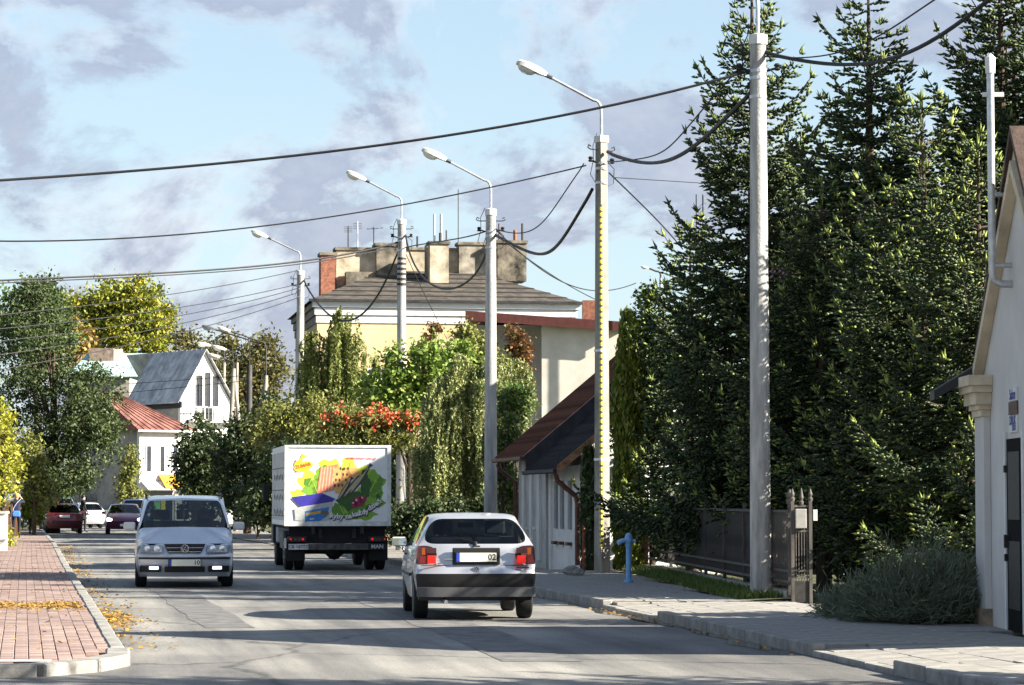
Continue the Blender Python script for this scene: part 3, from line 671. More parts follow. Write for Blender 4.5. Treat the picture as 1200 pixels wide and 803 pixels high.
# --- silver people carrier, coming towards the camera
def sharan():
    Yf = 49.2; xc = gx(217, Yf); rz = math.pi + R(7.5)
    t = thing('silver_minivan', 'silver people carrier driving towards the camera with roof rails and lit fog lamps', 'car', (xc + 4.62 * math.sin(-(rz - math.pi)) , Yf + 4.62 * math.cos(rz - math.pi), 0.004), rz)
    pb = paint('silver_blue_paint', (.56, .59, .64), .45)
    S = dict(L=4.62, W=1.81, ya=.86, yb=3.70, ra=.36, rw=.31, yC=.6, yB=2.1, yA=3.3, rcurve=.14, fcurve=.30, taper=.05,
             z0=.20, z1=.36, z2=.565, z3r=.80, z3f=.625, d3r=.03, d3f=.03, z4r=1.02, z4f=.795, d4r=.05, d4f=.14, zbelt=.98, wb=.855,
             yrb=.06, zrb=1.06, ycowl=3.58, zcowl=1.07, yr0=.30, yr1=2.70, wr=.765, zr0=1.60, zr1=1.565, zr=1.645,
             part=lambda k, j, s, nR, nS, nF, iA: (('bumper', 0) if k in (0, 1) and (j < nR) else ('bumper', 1) if k in (0, 1) and j >= nR + nS - 1 else ('door', s) if k in (1, 2, 3, 4) and nR + 6 <= j <= nR + 7 else ('bonnet', 0) if k == 4 and j > iA else std_part(k, j, s, nR, nS, nF, iA)))
    S['mats'] = dict(body=pb, underbody=M_dark, bumper=pb, door=pb, bonnet=pb, tail_light=M_tail, headlight=M_hl, rear_window=glassmat('privacy_glass', (.12, .14, .14)), side_window=M_glass_c, windscreen=glassmat('car_glass_mid', (.42, .46, .46)))
    car_shell(t, S)
    for x, y in ((.78, .86), (.78, 3.70)):
        for s in (1, -1): wheel(t, (x * s, y, .32), .32, .21, s)
    cabin(t, .76, .4, 3.3, .40, .92, 2.95, 1.02)
    seats(t, 2.15, .45, (-.40, .40), wd=.52); seats(t, 1.2, .45, (-.5, 0, .5), wd=.44)
    Lf = 4.62
    # grille with slats, bumper strip, lower intakes, lamps
    b = MB(); b.add([(-.37, Lf - .10, .785), (.37, Lf - .10, .785), (.29, Lf - .035, .625), (-.29, Lf - .035, .625)], [(0, 1, 2, 3)])
    b = MB(); b.prism([(-.37, Lf - .125, .782), (.37, Lf - .125, .782), (.29, Lf - .05, .628), (-.29, Lf - .05, .628)], (0, .04, .01)); g = b.build('grille', M_black, t)
    for i in range(4):
        z = .650 + i * .036; hw = .29 + (z - .628) / .154 * .08 - .012; yy = Lf - .05 - (z - .628) / .154 * .075 + .045
        b = MB(); b.b2(-hw, hw, yy - .01, yy + .008, z - .005, z + .006); b.build('grille_slat', M_iron if i % 2 else M_alu, g)
    badge(t, ident(y=Lf + .015, z=.712, rx=R(-12)) @ Matrix.Rotation(math.pi, 4, 'Z'), .072)
    def arcstrip(name, mat, x0, x1, za, zb, out=.012, par=t, nseg=10, ytop=0.0):
        b = MB(); xs = np.linspace(x0, x1, nseg + 1)
        yf = lambda x: Lf - .30 * (abs(x) / .905) ** 3 * 1.0 + out
        b.add([(x, yf(x) - (.03 if za < .36 else 0), za) for x in xs] + [(x, yf(x) + ytop, zb) for x in xs] + [(x, yf(x) - .08, za) for x in xs] + [(x, yf(x) - .08 + ytop, zb) for x in xs],
              [(i, i + 1, nseg + 2 + i, nseg + 1 + i) for i in range(nseg)] + [(nseg + 1 + i, nseg + 2 + i, 3 * nseg + 4 + i, 3 * nseg + 3 + i) for i in range(nseg)] + [(i + 1, i, 2 * nseg + 2 + i, 2 * nseg + 3 + i) for i in range(nseg)])
        return b.build(name, mat, par)
    arcstrip('bumper_strip', M_black, -.82, .82, .515, .55)
    arcstrip('air_intake', M_black, -.36, .36, .285, .385)
    for s in (1, -1):
        i_ = arcstrip('fog_lamp_recess', M_black, s * .42, s * .80, .285, .395)
        x0 = s * .55 if s > 0 else s * .58
        b = MB(); b.box((x0, Lf - .30 * (abs(x0) / .905) ** 3 + .018, .362), (.17, .02, .055), rz=-s * .22); b.build('fog_lamp', M_fog_lit, t, bevel=.008)
        arcstrip('headlight', pm('headlamp_glass', (.30, .33, .38), .06, .3, var=.3, scale=25, spec=.9), s * .40, s * .80, .638, .768, out=.012, ytop=-.075)
        b = MB(); b.lathe([(.055, 0), (.055, .03), (.01, .035)], n=14, M=Matrix.Translation((s * .50, Lf - .09, .705)) @ Matrix.Rotation(-math.pi / 2, 4, 'X')); b.build('headlamp_reflector', M_chrome, t)
        b = MB(); b.lathe([(.05, 0), (.05, .03), (.01, .035)], n=14, M=Matrix.Translation((s * .67, Lf - .155, .71)) @ Matrix.Rotation(-math.pi / 2, 4, 'X')); b.build('headlamp_reflector', M_chrome, t)
        b = MB(); b.box((s * 1.0, 3.22, 1.10), (.22, .11, .15)); b.build('door_mirror', M_white, t, bevel=.035)
        b = MB(); b.bar((s * .80, 3.28, 1.04), (s * .92, 3.22, 1.07), .06); b.build('mirror_foot', M_black, t)
        b = MB(); b.tube([(s * .69, .55, 1.62), (s * .70, .70, 1.68), (s * .71, 1.5, 1.70), (s * .71, 2.2, 1.69), (s * .70, 2.4, 1.61)], .018, 8); b.build('roof_rail', M_black, t)
        b = MB(); b.bar((s * .10 - .25, 3.60, 1.10), (s * .10 + .32, 3.50, 1.15), .02); b.build('wiper', M_black, t)
        b = MB(); b.b2(s * .893, s * .908, 1.0, 3.2, .55, .60); b.build('side_moulding', M_black, t)
    plate(t, ident(y=Lf + .022, z=.455, flip=True), '10', wd=.56, ht=.118, align=.215)
    b = MB(); b.lathe([(.19, -.012), (.205, 0), (.19, .012), (.175, 0)], n=20, M=Matrix.Translation((-.40, 2.85, 1.08)) @ Matrix.Rotation(R(60), 4, 'X')); b.build('steering_wheel', M_black, t)
    b = MB(); b.box((0, 2.72, 1.45), (.24, .03, .07)); b.build('rear_view_mirror', M_black, t)
    b = MB(); b.box((.0, 2.70, 1.31), (.05, .01, .13)); b.build('air_freshener', M_yellow, t)
    b = MB(); b.b2(-.80, .80, .3, 4.2, .24, .38); b.build('floor_pan', M_dark, t)
    return t, rz
VAN, VAN_RZ = sharan()

# --- refrigerated lorry
def truck():
    Y0 = 61.3; xc = gx(396, Y0) ; rz = R(8.6)
    t = thing('delivery_lorry', 'white box lorry with a fish and salad advertisement across its back', 'truck', (xc, Y0, 0.004), rz)
    W, z0, z1, Lb = 2.38, 1.0, 2.80, 4.5
    Mw = pm('lorry_white', (.74, .75, .76), .45, var=.06, scale=1.5)
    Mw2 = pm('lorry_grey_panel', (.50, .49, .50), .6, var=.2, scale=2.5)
    b = MB(); b.b2(-W / 2, W / 2, .02, Lb, z0, z1); box = b.build('cargo_box', Mw, t, bevel=.02)
    b = MB()
    for (x0, x1, za, zb) in ((-W / 2 - .006, -W / 2 + .075, z0 - .004, z1 + .004), (W / 2 - .075, W / 2 + .006, z0 - .004, z1 + .004)): b.b2(x0, x1, -.005, .05, za, zb)
    b.b2(-W / 2 + .076, W / 2 - .076, -.004, .05, z0 - .006, z0 + .10); b.b2(-W / 2 + .076, W / 2 - .076, -.004, .05, z1 - .05, z1 + .005)
    b.build('door_frame', pm('lorry_frame', (.62, .63, .60), .5, var=.2, scale=6), box)
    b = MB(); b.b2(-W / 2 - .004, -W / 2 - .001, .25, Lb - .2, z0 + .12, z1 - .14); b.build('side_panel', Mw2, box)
    ms = None
    for r_, zz in enumerate((2.08, 1.62, 1.28)):
        for c_ in range(6):
            if ms is None:
                q = MB(); q.box((0, 0, 0), (.012, .16, .11)); ms = bpy.data.meshes.new('side_slot'); ms.from_pydata(q.v, [], q.f); ms.materials.append(M_black)
            inst(ms, 'side_slot', box, (-W / 2 - .006, .7 + c_ * .55, zz + (.03 if c_ % 2 else 0)))
    for zz in (1.22, 1.80, 2.30):
        q = MB(); q.b2(-W / 2 - .012, -W / 2 - .003, .3, Lb - .3, zz - .008, zz + .008); q.build('side_seam', M_iron, box)
    # printed advertisement: flat shapes on the doors, u across (metres from the left edge), v up from the box floor
    def U(u, v, k): return (-W / 2 + u * W, .019 - .0016 * k, z0 + v * (z1 - z0))
    def decal(name, polys, k, mat):
        for pl in polys:
            m_ = MB(); m_.add([U(a, c, k) for a, c in pl], [tuple(range(len(pl)))]); m_.build(name, mat, box)
    rg = random.Random(11)
    def blob(cu, cv, ru, rv, n=22, wob=.16):
        ph = [rg.uniform(0, 6.28) for _ in range(3)]
        return [(cu + ru * math.cos(a) * (1 + wob * math.sin(5 * a + ph[0]) + wob * .6 * math.sin(9 * a + ph[1])), cv + rv * math.sin(a) * (1 + wob * math.sin(5 * a + ph[0]) + wob * .6 * math.sin(9 * a + ph[1]))) for a in [2 * math.pi * i / n for i in range(n)]]
    pr = lambda n_, c: pm(n_, c, .45, var=.12, scale=14)
    G1, G2, G3, G4 = pr('print_leaf_yellow', (.50, .60, .06)), pr('print_leaf_green', (.20, .38, .04)), pr('print_leaf_mid', (.10, .24, .03)), pr('print_leaf_dark', (.035, .10, .02))
    decal('lettuce_print', [blob(.42, .70, .12, .13), blob(.60, .75, .07, .10), blob(.75, .66, .07, .09), blob(.24, .55, .11, .13), blob(.12, .40, .07, .05)], 1, G1)
    decal('lettuce_print', [blob(.83, .52, .11, .16), blob(.78, .33, .16, .14), blob(.56, .18, .16, .10), blob(.73, .14, .13, .07), blob(.27, .47, .10, .12), blob(.36, .62, .08, .10)], 2, G2)
    decal('lettuce_print', [blob(.85, .45, .07, .10), blob(.70, .22, .10, .06), blob(.50, .20, .06, .08), blob(.60, .12, .07, .04), blob(.22, .54, .04, .05), blob(.38, .71, .05, .04), blob(.31, .44, .05, .05), blob(.90, .56, .03, .05)], 3, G3)
    decal('lettuce_print', [blob(.62, .32, .12, .12), blob(.76, .50, .05, .15), blob(.80, .22, .03, .05), blob(.88, .36, .02, .04)], 4, G4)
    decal('lettuce_vein_print', [[(a, c), (a + .006, c), (a2 + .006, c2), (a2, c2)] for a, c, a2, c2 in ((.22, .50, .26, .62), (.30, .42, .27, .52), (.80, .42, .86, .58), (.84, .38, .92, .46), (.56, .12, .52, .24), (.66, .10, .70, .20), (.42, .66, .44, .76), (.60, .70, .62, .80), (.74, .16, .82, .22))], 5, G1)
    decal('salmon_print', [[(.30, .40), (.335, .72), (.50, .77), (.53, .60), (.46, .44)]], 6, pr('print_salmon', (.72, .22, .12)))
    decal('salmon_stripe_print', [[(.315 + i * .03, .43), (.325 + i * .03, .43), (.355 + i * .028, .73), (.343 + i * .028, .73)] for i in range(5)], 7, pr('print_salmon_pale', (.80, .42, .30)))
    decal('fillet_print', [blob(.50, .62, .05, .12, wob=.08), blob(.58, .60, .05, .11, wob=.08), blob(.64, .66, .06, .07, wob=.08), blob(.52, .46, .05, .07, wob=.1)], 8, pr('print_fillet', (.70, .36, .13)))
    decal('spice_print', [blob(.47 + .035 * (i % 4) + .01 * (i // 4), .50 + .07 * (i // 3), .010, .020, 8) for i in range(12)], 9, pr('print_pepper', (.10, .05, .02)))
    def fish(u, v, ln, wd, ang):
        c, s_ = math.cos(ang), math.sin(ang); asp = W / (z1 - z0)
        P = [(-.5, 0), (-.3, .38), (0, .5), (.3, .36), (.45, .12), (.56, .35), (.56, -.35), (.45, -.12), (.3, -.36), (0, -.5), (-.3, -.38)]
        return [(u + (a * ln * c - b_ * wd * s_) / asp, v + (a * ln * s_ + b_ * wd * c)) for a, b_ in P]
    decal('fish_print', [fish(.64, .50, .42, .075, R(52)), fish(.70, .56, .46, .08, R(54)), fish(.56, .44, .34, .06, R(58))], 10, pr('print_fish_back', (.05, .055, .05)))
    decal('fish_belly_print', [fish(.632, .49, .34, .032, R(52)), fish(.692, .55, .37, .034, R(54)), fish(.552, .435, .27, .025, R(58))], 11, pr('print_fish_belly', (.42, .36, .22)))
    decal('radish_print', [blob(.69, .30, .05, .065, wob=.04), blob(.735, .33, .035, .05, wob=.04), blob(.655, .27, .03, .045, wob=.04)], 12, pr('print_radish', (.26, .02, .06)))
    decal('radish_shine_print', [blob(.675, .32, .012, .018, wob=.04), blob(.73, .35, .010, .014, wob=.04), blob(.645, .285, .01, .012, wob=.04)], 13, pr('print_radish_pale', (.62, .35, .40)))
    decal('carton_lid_print', [[(.06, .355), (.35, .405), (.475, .335), (.45, .30), (.15, .235)]], 14, pr('print_lid_blue', (.045, .035, .30)))
    decal('carton_print', [[(.09, .215), (.15, .235), (.45, .30), (.44, .10), (.40, .07), (.20, .055), (.10, .07)]], 14, pr('print_carton', (.42, .43, .42)))
    decal('carton_label_print', [[(.19, .05), (.19, .18), (.42, .235), (.40, .12), (.33, .06)]], 15, pr('print_label_blue', (.03, .18, .50)))
    decal('carton_band_print', [[(.20, .125), (.20, .155), (.34, .19), (.34, .155)]], 16, pr('print_band', (.62, .36, .04)))
    decal('carton_fish_print', [blob(.375, .155, .04, .035, wob=.05)], 16, pr('print_label_fish', (.12, .12, .10)))
    decal('carton_caption_print', [[(.235, .075), (.235, .088), (.275, .094), (.275, .081)]], 17, M_white)
    # logo: red flash, yellow fish over a yellow oval
    Y1, RD = pr('print_yellow', (.80, .62, .04)), pr('print_red', (.60, .03, .07))
    decal('logo_flash_print', [[(.083, .76), (.098, .82), (.115, .80), (.112, .74)], [(.095, .66), (.16, .68), (.165, .72), (.11, .70)]], 5, RD)
    decal('logo_oval_print', [[(.175 + .092 * math.cos(a) * math.cos(.35) - .055 * math.sin(a) * .35, .735 + .092 * math.cos(a) * .35 * 1.2 + .055 * math.sin(a)) for a in [6.283 * i / 24 for i in range(24)]]], 6, Y1)
    decal('logo_fish_print', [[(.085, .745), (.095, .79), (.115, .81), (.142, .825), (.155, .87), (.168, .905), (.178, .885), (.205, .855), (.19, .845), (.17, .845), (.162, .80), (.165, .77)]], 7, Y1)
    def word(txt, u, v, size, ang, k, mat, bold=.003):
        M = Matrix.Translation(U(u, v, k)) @ Matrix.Rotation(math.pi / 2, 4, 'X') @ Matrix.Rotation(R(ang), 4, 'Z'); return lettering(txt, size, mat, box, M, bold)
    word('ZUMAR', .170, .745, .105, 14, 9, pr('print_orange_red', (.62, .12, .03)), .004)
    word('www.zumar.com.pl', .72, .842, .085, -1, 9, RD, .002)
    for txt, u, v, an in (('Ryby', .485, .115, -4), ('na', .60, .115, 6), ('każdy', .71, .155, 14), ('dzień', .845, .255, 34)):
        word(txt, u, v + .004, .155, an, 18, M_white, .006)
        word(txt, u + .004, v - .006, .155, an, 17, pr('print_shadow', (.05, .02, .08)), .012)
    # chassis, lights, bumper
    b = MB(); b.b2(-.42, -.34, .15, 7.2, .72, .95); b.b2(.34, .42, .15, 7.2, .72, .95)
    for yy in (.3, 1.2, 2.2, 3.2, 4.2): b.b2(-.34, .34, yy, yy + .08, .74, .90)
    b.build('chassis', M_iron, t)
    b = MB(); b.b2(-1.1, 1.1, .10, 4.4, .93, .99); b.build('subframe', M_dark, t)
    b = MB(); b.b2(-1.08, 1.08, .20, .26, .60, .94); b.build('underside_shade_panel', M_dark, t)  # dark sheet added as the shade under the box
    b = MB(); b.b2(-1.05, 1.05, .02, .14, .46, .60); b.build('rear_bumper', pm('bumper_steel', (.09, .085, .08), .7, var=.4, scale=8), t, bevel=.01)
    for s in (1, -1):
        b = MB(); b.b2(s * .70, s * 1.12, .03, .12, .635, .76); h = b.build('light_bar', M_black, t, bevel=.01)
        for x, rr in (((.78, .03), (1.06, .018)) if s > 0 else ((.78, .028), (1.05, .022))):
            b = MB(); b.lathe([(rr, 0), (rr, .02), (.003, .024)], n=12, M=Matrix.Translation((s * x, .03, .70)) @ Matrix.Rotation(math.pi / 2, 4, 'X')); b.build('tail_lamp', M_redlit, h)
        for x in (.86, .95):
            b = MB(); b.b2(s * x - .035, s * x + .035, .022, .03, .665, .735); b.build('lens', M_tail_d, h)
        b = MB(); b.b2(s * .55 - .04, s * .55 + .04, .05, .12, .82, 1.0); b.build('door_hinge', M_iron, t)
        b = MB(); b.b2(s * .72, s * 1.14, .16, .19, .22, .66); b.build('mud_flap', M_rubber, t)
        for x in (.80, 1.04): wheel(t, (s * x, .95, .42), .42, .20, s)
        wheel(t, (s * .95, 5.3, .42), .42, .22, s)
    b = MB(); b.tube([(-1.0, .95, .42), (1.0, .95, .42)], .07, 10); b.lathe([(.05, -.22), (.18, -.1), (.2, 0), (.18, .1), (.05, .22)], n=12, M=Matrix.Translation((0, .95, .42)) @ Matrix.Rotation(math.pi / 2, 4, 'Y')); b.build('rear_axle', M_iron, t)
    p = MB(); p.b2(-1.10, -.66, .010, .022, .47, .595); p = p.build('number_plate', pm('plate_dim', (.60, .60, .60), .6), t)
    lettering('CB 1877Z', .105, M_black, p, Matrix.Translation((-.88, .007, .53)) @ Matrix.Rotation(math.pi / 2, 4, 'X'), .001)
    p = MB(); p.b2(.68, 1.10, .010, .022, .47, .595); p = p.build('name_plate', M_black, t)
    lettering('MAN', .125, M_galv, p, Matrix.Translation((.89, .007, .53)) @ Matrix.Rotation(math.pi / 2, 4, 'X'), .003)
    # cab ahead of the box
    Mc = pm('cab_paint', (.55, .56, .58), .4)
    b = MB(); prof = [(4.62, .55), (4.62, 2.35), (4.95, 2.52), (5.9, 2.48), (6.25, 1.65), (6.32, 1.2), (6.32, .5)]
    b.prism([(-1.08, y, z) for y, z in prof], (2.16, 0, 0)); c = b.build('cab', Mc, t, bevel=.05)
    b = MB()
    for s in (1, -1): b.prism([(s * 1.082, 5.1, 1.5), (s * 1.082, 5.1, 2.2), (s * 1.082, 5.75, 2.2), (s * 1.082, 6.0, 1.55)], (s * .006, 0, 0))
    b.build('cab_window', M_pane, c)
    for s in (1, -1):
        b = MB(); b.box((s * 1.24, 6.05, 1.75), (.16, .08, .38)); b.bar((s * 1.08, 6.0, 1.95), (s * 1.22, 6.05, 1.93), .03); b.build('wing_mirror', M_black, t, bevel=.02)
    b = MB(); b.b2(-1.15, -1.08, 4.7, 5.4, .55, 1.15); b.build('side_step', M_iron, t); b = MB(); b.b2(-1.1, -.55, 1.9, 3.0, .45, .85); b.build('fuel_tank', pm('tank_grey', (.06, .06, .065), .6), t, bevel=.03)
    p = MB(); p.b2(-1.19, -1.14, .15, .17, .50, .72); p.build('reflector', M_white, t)
    return t
TRUCK = truck()

# --- far cars
def plain_car(name, label, px, Y, rz, col, kind, dims=None, lights=None, windows=None, group='cars far down the street'):
    d = dict(L=4.3, W=1.70, H=1.40); d.update(dims or {})
    H = d['H']; Lc = d['L']; k = H / 1.40
    rx_, ry_ = (gx(px, Y) + Lc * math.sin(rz), Y - Lc * math.cos(rz)) if rz > 2 else (gx(px, Y), Y)      # px, Y: the end nearest the camera
    t = thing(name, label, 'car', (rx_, ry_, .004), rz, group)
    pb = paint(name + '_paint', col, .2, .35)
    est = kind == 'hatch'
    S = dict(L=Lc, W=d['W'], ya=.85, yb=Lc - .85, ra=.34, rw=.30, yC=.6, yB=Lc * .47, yA=Lc * .66, rcurve=.12, fcurve=.2, taper=.05,
             z0=.24, z1=.42, z2=.60 * k, z3r=.72 * k, z3f=.58 * k, d3r=.03, d3f=.03, z4r=.92 * k, z4f=.74 * k, d4r=.06, d4f=.10, zbelt=.90 * k, wb=d['W'] / 2 - .06,
             yrb=.12 if est else .55, zrb=.97 * k, ycowl=Lc - 1.25, zcowl=.95 * k, yr0=.55 if est else 1.15, yr1=Lc - 1.95, wr=d['W'] / 2 - .24, zr0=H - .085, zr1=H - .09, zr=H - .045,
             part=lambda kk, j, s, nR, nS, nF, iA: (('bumper', 0) if kk in (0, 1) and j < nR else ('bumper', 1) if kk in (0, 1) and j >= nR + nS - 1 else std_part(kk, j, s, nR, nS, nF, iA)))
    dk = pm('bumper_' + name, tuple(c * .5 for c in col), .5)
    S['mats'] = dict(body=pb, underbody=M_dark, bumper=dk, tail_light=M_tail, headlight=M_hl_lit if lights == 'front' else M_hl, rear_window=M_glass_c, side_window=M_glass_c, windscreen=M_glass_c)
    car_shell(t, S)
    for y in (.85, Lc - .85):
        for s in (1, -1): wheel(t, (s * (d['W'] / 2 - .11), y, .30), .30, .19, s)
    cabin(t, d['W'] / 2 - .12, .4, Lc - 1.2, .35, .8 * k, Lc - 1.7, .9 * k); seats(t, Lc * .45, .36, (-.36, .36))
    plate(t, ident(y=-.004, z=.80 * k if kind != 'low' else .5), '' if True else '', wd=.5)
    if lights == 'front': plate(t, ident(y=Lc + .01, z=.42, flip=True), '', wd=.5)
    for s in (1, -1):
        b = MB(); b.box((s * (d['W'] / 2 + .08), Lc - 1.45, .98 * k), (.17, .09, .12)); b.build('door_mirror', dk, t, bevel=.02)
    return t
# ------------------------------------------------------------------ far vehicles and people
def far_cars():
    g = 'cars far down the street'
    plain_car('dark_red_car', 'dark red car seen from behind beside the left kerb', 75.5, 126.5, R(11), (.13, .018, .025), 'sedan', dict(W=1.72, H=1.40))
    plain_car('blue_car', 'tall blue car mostly hidden behind the dark red car', 69.5, 133.5, R(11), (.10, .16, .30), 'hatch', dict(W=1.80, H=1.70, L=4.1))
    plain_car('purple_red_car', 'wine red car coming towards the camera with both headlights lit', 146.5, 124, math.pi + R(9), (.16, .03, .075), 'sedan', dict(W=1.70, H=1.40), lights='front')
    plain_car('white_car', 'white car parked beyond the man in the dark coat', 108, 150, R(24), (.75, .76, .78), 'hatch', dict(W=1.62, H=1.42, L=3.7))
    plain_car('green_car', 'grey green car standing between the white car and the wine red car', 121, 158, math.pi - R(20), (.20, .27, .20), 'hatch', dict(W=1.66, H=1.42, L=4.0))
    plain_car('dark_blue_car', 'dark blue car following right behind the wine red car', 160, 145, math.pi + R(9), (.05, .09, .22), 'hatch', dict(W=1.75, H=1.62, L=4.2))
far_cars()

def figure(name, label, loc, rz, J, E, zones, scale=1.0, extra=None, group=None):
    """one continuous body grown on a joint skeleton (skin + subdivision), then coloured by zone"""
    keys = list(J); me = bpy.data.meshes.new('skeleton')
    me.from_pydata([J[k][0] for k in keys], [(keys.index(a), keys.index(b)) for a, b in E], [])
    o = bpy.data.objects.new('skeleton', me); COL.objects.link(o)
    m = o.modifiers.new('skin', 'SKIN'); m.use_smooth_shade = True
    for i, k in enumerate(keys):
        v = me.skin_vertices[0].data[i]; r = J[k][1]; v.radius = r if isinstance(r, tuple) else (r, r); v.use_root = (i == 0)
    s = o.modifiers.new('subdivision', 'SUBSURF'); s.levels = 2; s.render_levels = 2
    bpy.context.view_layer.update()
    dg = bpy.context.evaluated_depsgraph_get(); em = bpy.data.meshes.new_from_object(o.evaluated_get(dg)); bpy.data.objects.remove(o)
    root = thing(name, label, 'person', loc, rz, group); root.scale = (scale,) * 3
    b = link(em, 'body', root, [z[1] for z in zones], smooth=True)
    idx = []
    for p in em.polygons:
        c = p.center; mi = 0
        for i, (fn, _) in enumerate(zones):
            if fn(c): mi = i; break
        idx.append(mi)
    em.polygons.foreach_set('material_index', idx)
    return root
def standing(arm_r, arm_l, stride=.18, lean=0.0):
    """arm_*: (elbow, hand) positions; y forward, x to the figure's right"""
    J = {'pelvis': ((0, 0, .94), (.165, .12)), 'waist': ((0, lean * .4, 1.10), (.145, .105)), 'chest': ((0, lean * .8, 1.30), (.175, .12)), 'neck': ((0, lean, 1.47), (.06, .06)), 'jaw': ((0, lean + .02, 1.55), (.068, .075)), 'crown': ((0, lean + .01, 1.66), (.078, .088)),
         'hr': ((.10, 0, .88), (.095, .10)), 'kr': ((.10, stride * .6, .49), .062), 'ar': ((.10, stride * .5, .09), .042), 'tr': ((.11, stride * .5 + .16, .035), (.045, .03)),
         'hl': ((-.10, 0, .88), (.095, .10)), 'kl': ((-.10, -stride * .15, .49), .062), 'al': ((-.10, -stride, .11), .042), 'tl': ((-.11, -stride + .15, .03), (.045, .03)),
         'sr': ((.19, lean * .9, 1.40), .058), 'er': (arm_r[0], .045), 'wr': (arm_r[1], .03), 'sl': ((-.19, lean * .9, 1.40), .058), 'el': (arm_l[0], .045), 'wl': (arm_l[1], .03)}
    E = [('pelvis', 'waist'), ('waist', 'chest'), ('chest', 'neck'), ('neck', 'jaw'), ('jaw', 'crown'), ('pelvis', 'hr'), ('hr', 'kr'), ('kr', 'ar'), ('ar', 'tr'), ('pelvis', 'hl'), ('hl', 'kl'), ('kl', 'al'), ('al', 'tl'),
         ('chest', 'sr'), ('sr', 'er'), ('er', 'wr'), ('chest', 'sl'), ('sl', 'el'), ('el', 'wl')]
    def hand(side, el, wr):
        d = (Vector(wr) - Vector(el)).normalized(); a = d.cross(Vector((0, 1, 0))); a = a.normalized() if a.length > .1 else Vector((1, 0, 0))
        p = Vector(wr) + d * .06; J['p' + side] = (tuple(p), (.036, .022)); E.append(('w' + side, 'p' + side))
        for i, (o, ln) in enumerate(((-.03, .065), (-.01, .078), (.01, .074), (.03, .058))):
            k = p + a * o + d * .035; J[f'f{side}{i}'] = (tuple(k), .009); J[f'g{side}{i}'] = (tuple(k + d * ln * .6 + Vector((0, .02, 0))), .008)
            E.append(('p' + side, f'f{side}{i}')); E.append((f'f{side}{i}', f'g{side}{i}'))
        th = Vector(wr) + d * .03 - a * .04; J['th' + side] = (tuple(th), .010); J['ti' + side] = (tuple(th + d * .04 - a * .012), .009); E.append(('p' + side, 'th' + side)); E.append(('th' + side, 'ti' + side))
    hand('r', arm_r[0], arm_r[1]); hand('l', arm_l[0], arm_l[1])
    return J, E
M_jean = pm('dark_jeans', (.012, .014, .022), .9, var=.2, scale=20)
M_jacket = pm('navy_jacket', (.018, .022, .05), .9, var=.2, scale=20)
M_coat = pm('dark_coat', (.012, .014, .018), .9, var=.2, scale=20)
M_shoe = pm('dark_shoes', (.01, .01, .01), .6)
M_blond = pm('blond_hair', (.42, .27, .10), .6, var=.25, scale=40)
M_hairb = pm('brown_hair', (.035, .022, .014), .6, var=.25, scale=40)
M_shirt = pm('pale_shirt', (.70, .68, .62), .85, var=.08, scale=20)
def hair(root, c, r, mat, back=0.0):
    b = MB(); n = 14; rows = 8; vs, fs = [], []
    for i in range(rows):
        a = i / (rows - 1) * math.pi * .62
        for j in range(n):
            t = 2 * math.pi * j / n; fr = math.sin(t)      # front is +y
            rr = r * (1.06 + .05 * math.sin(3 * t + i)); zz = math.cos(a) * r * 1.12
            if fr > .3 and i > 4: rr *= .80
            vs.append((c[0] + rr * math.sin(a) * math.cos(t), c[1] + rr * math.sin(a) * math.sin(t) - back, c[2] + zz - (.03 if fr < 0 and i > 5 else 0)))
    for i in range(rows - 1):
        for j in range(n): fs.append((i * n + j, i * n + (j + 1) % n, (i + 1) * n + (j + 1) % n, (i + 1) * n + j))
    b.add(vs, fs); return b.build('hair', mat, root, smooth=True)
Yp = 104.5
J, E = standing((( .30, .06, 1.36), (.12, .10, 1.60)), ((-.26, -.03, 1.14), (-.24, .10, .98)), stride=.20)
zs = [(lambda c: c.z > 1.50 or (c.x > 0.0 and c.z > 1.46 and c.y > .10) or (c.x < -.19 and c.z < .98 and c.z > .7), M_skin), (lambda c: c.z < .085, M_shoe), (lambda c: c.z < .90 and abs(c.x) < .22, M_jean), (lambda c: True, M_jacket)]
zs.append((lambda c: True, M_jacket))
woman = figure('person', 'woman walking away in a dark jacket and jeans with one hand at her blond head', (gx(19.5, Yp), Yp, PAVE), R(9), J, E, zs, .99)
hair(woman, (0, .01, 1.625), .10, M_blond)
b = MB(); vs = []
for i, (x, y, z) in enumerate([(0, -.02, .02), (.27, -.02, .0), (.30, -.02, .10), (.26, -.02, .23), (.03, -.02, .24), (-.02, -.02, .12)]): vs.append((x, y, z))
b.prism([(x - .14, -.17, z + .80) for x, _, z in vs], (0, -.10, 0)); bag = thing('shoulder_bag', 'bright blue shoulder bag hanging on the back of the walking woman', 'bag', (gx(19.5, Yp), Yp, PAVE), R(9))
b.build('bag_body', pm('bag_blue', (.06, .20, .62), .6, var=.1), bag, bevel=.03)
b = MB(); b.tube([(-.14, -.22, .98), (-.10, -.19, 1.15), (.02, -.17, 1.34), (.14, -.10, 1.46), (.16, .02, 1.47)], .012, 6); b.build('strap', pm('strap_pale', (.4, .42, .48), .7), bag)
Ym = 131
J, E = standing(((.27, -.02, 1.12), (.27, .12, .92)), ((-.27, .03, 1.12), (-.26, .14, .94)), stride=.10)
zs2 = [(lambda c: c.z > 1.50 or (abs(c.x) > .21 and c.z < .92 and c.z > .7), M_skin), (lambda c: c.z < .085, M_shoe), (lambda c: c.z < .80 and abs(c.x) < .22, M_jean), (lambda c: True, M_coat)]
man = figure('person', 'man in a dark coat standing beside the white car', (gx(97.5, Ym), Ym, .004), R(-60), J, E, zs2, 1.05)
hair(man, (0, .0, 1.625), .092, M_hairb)
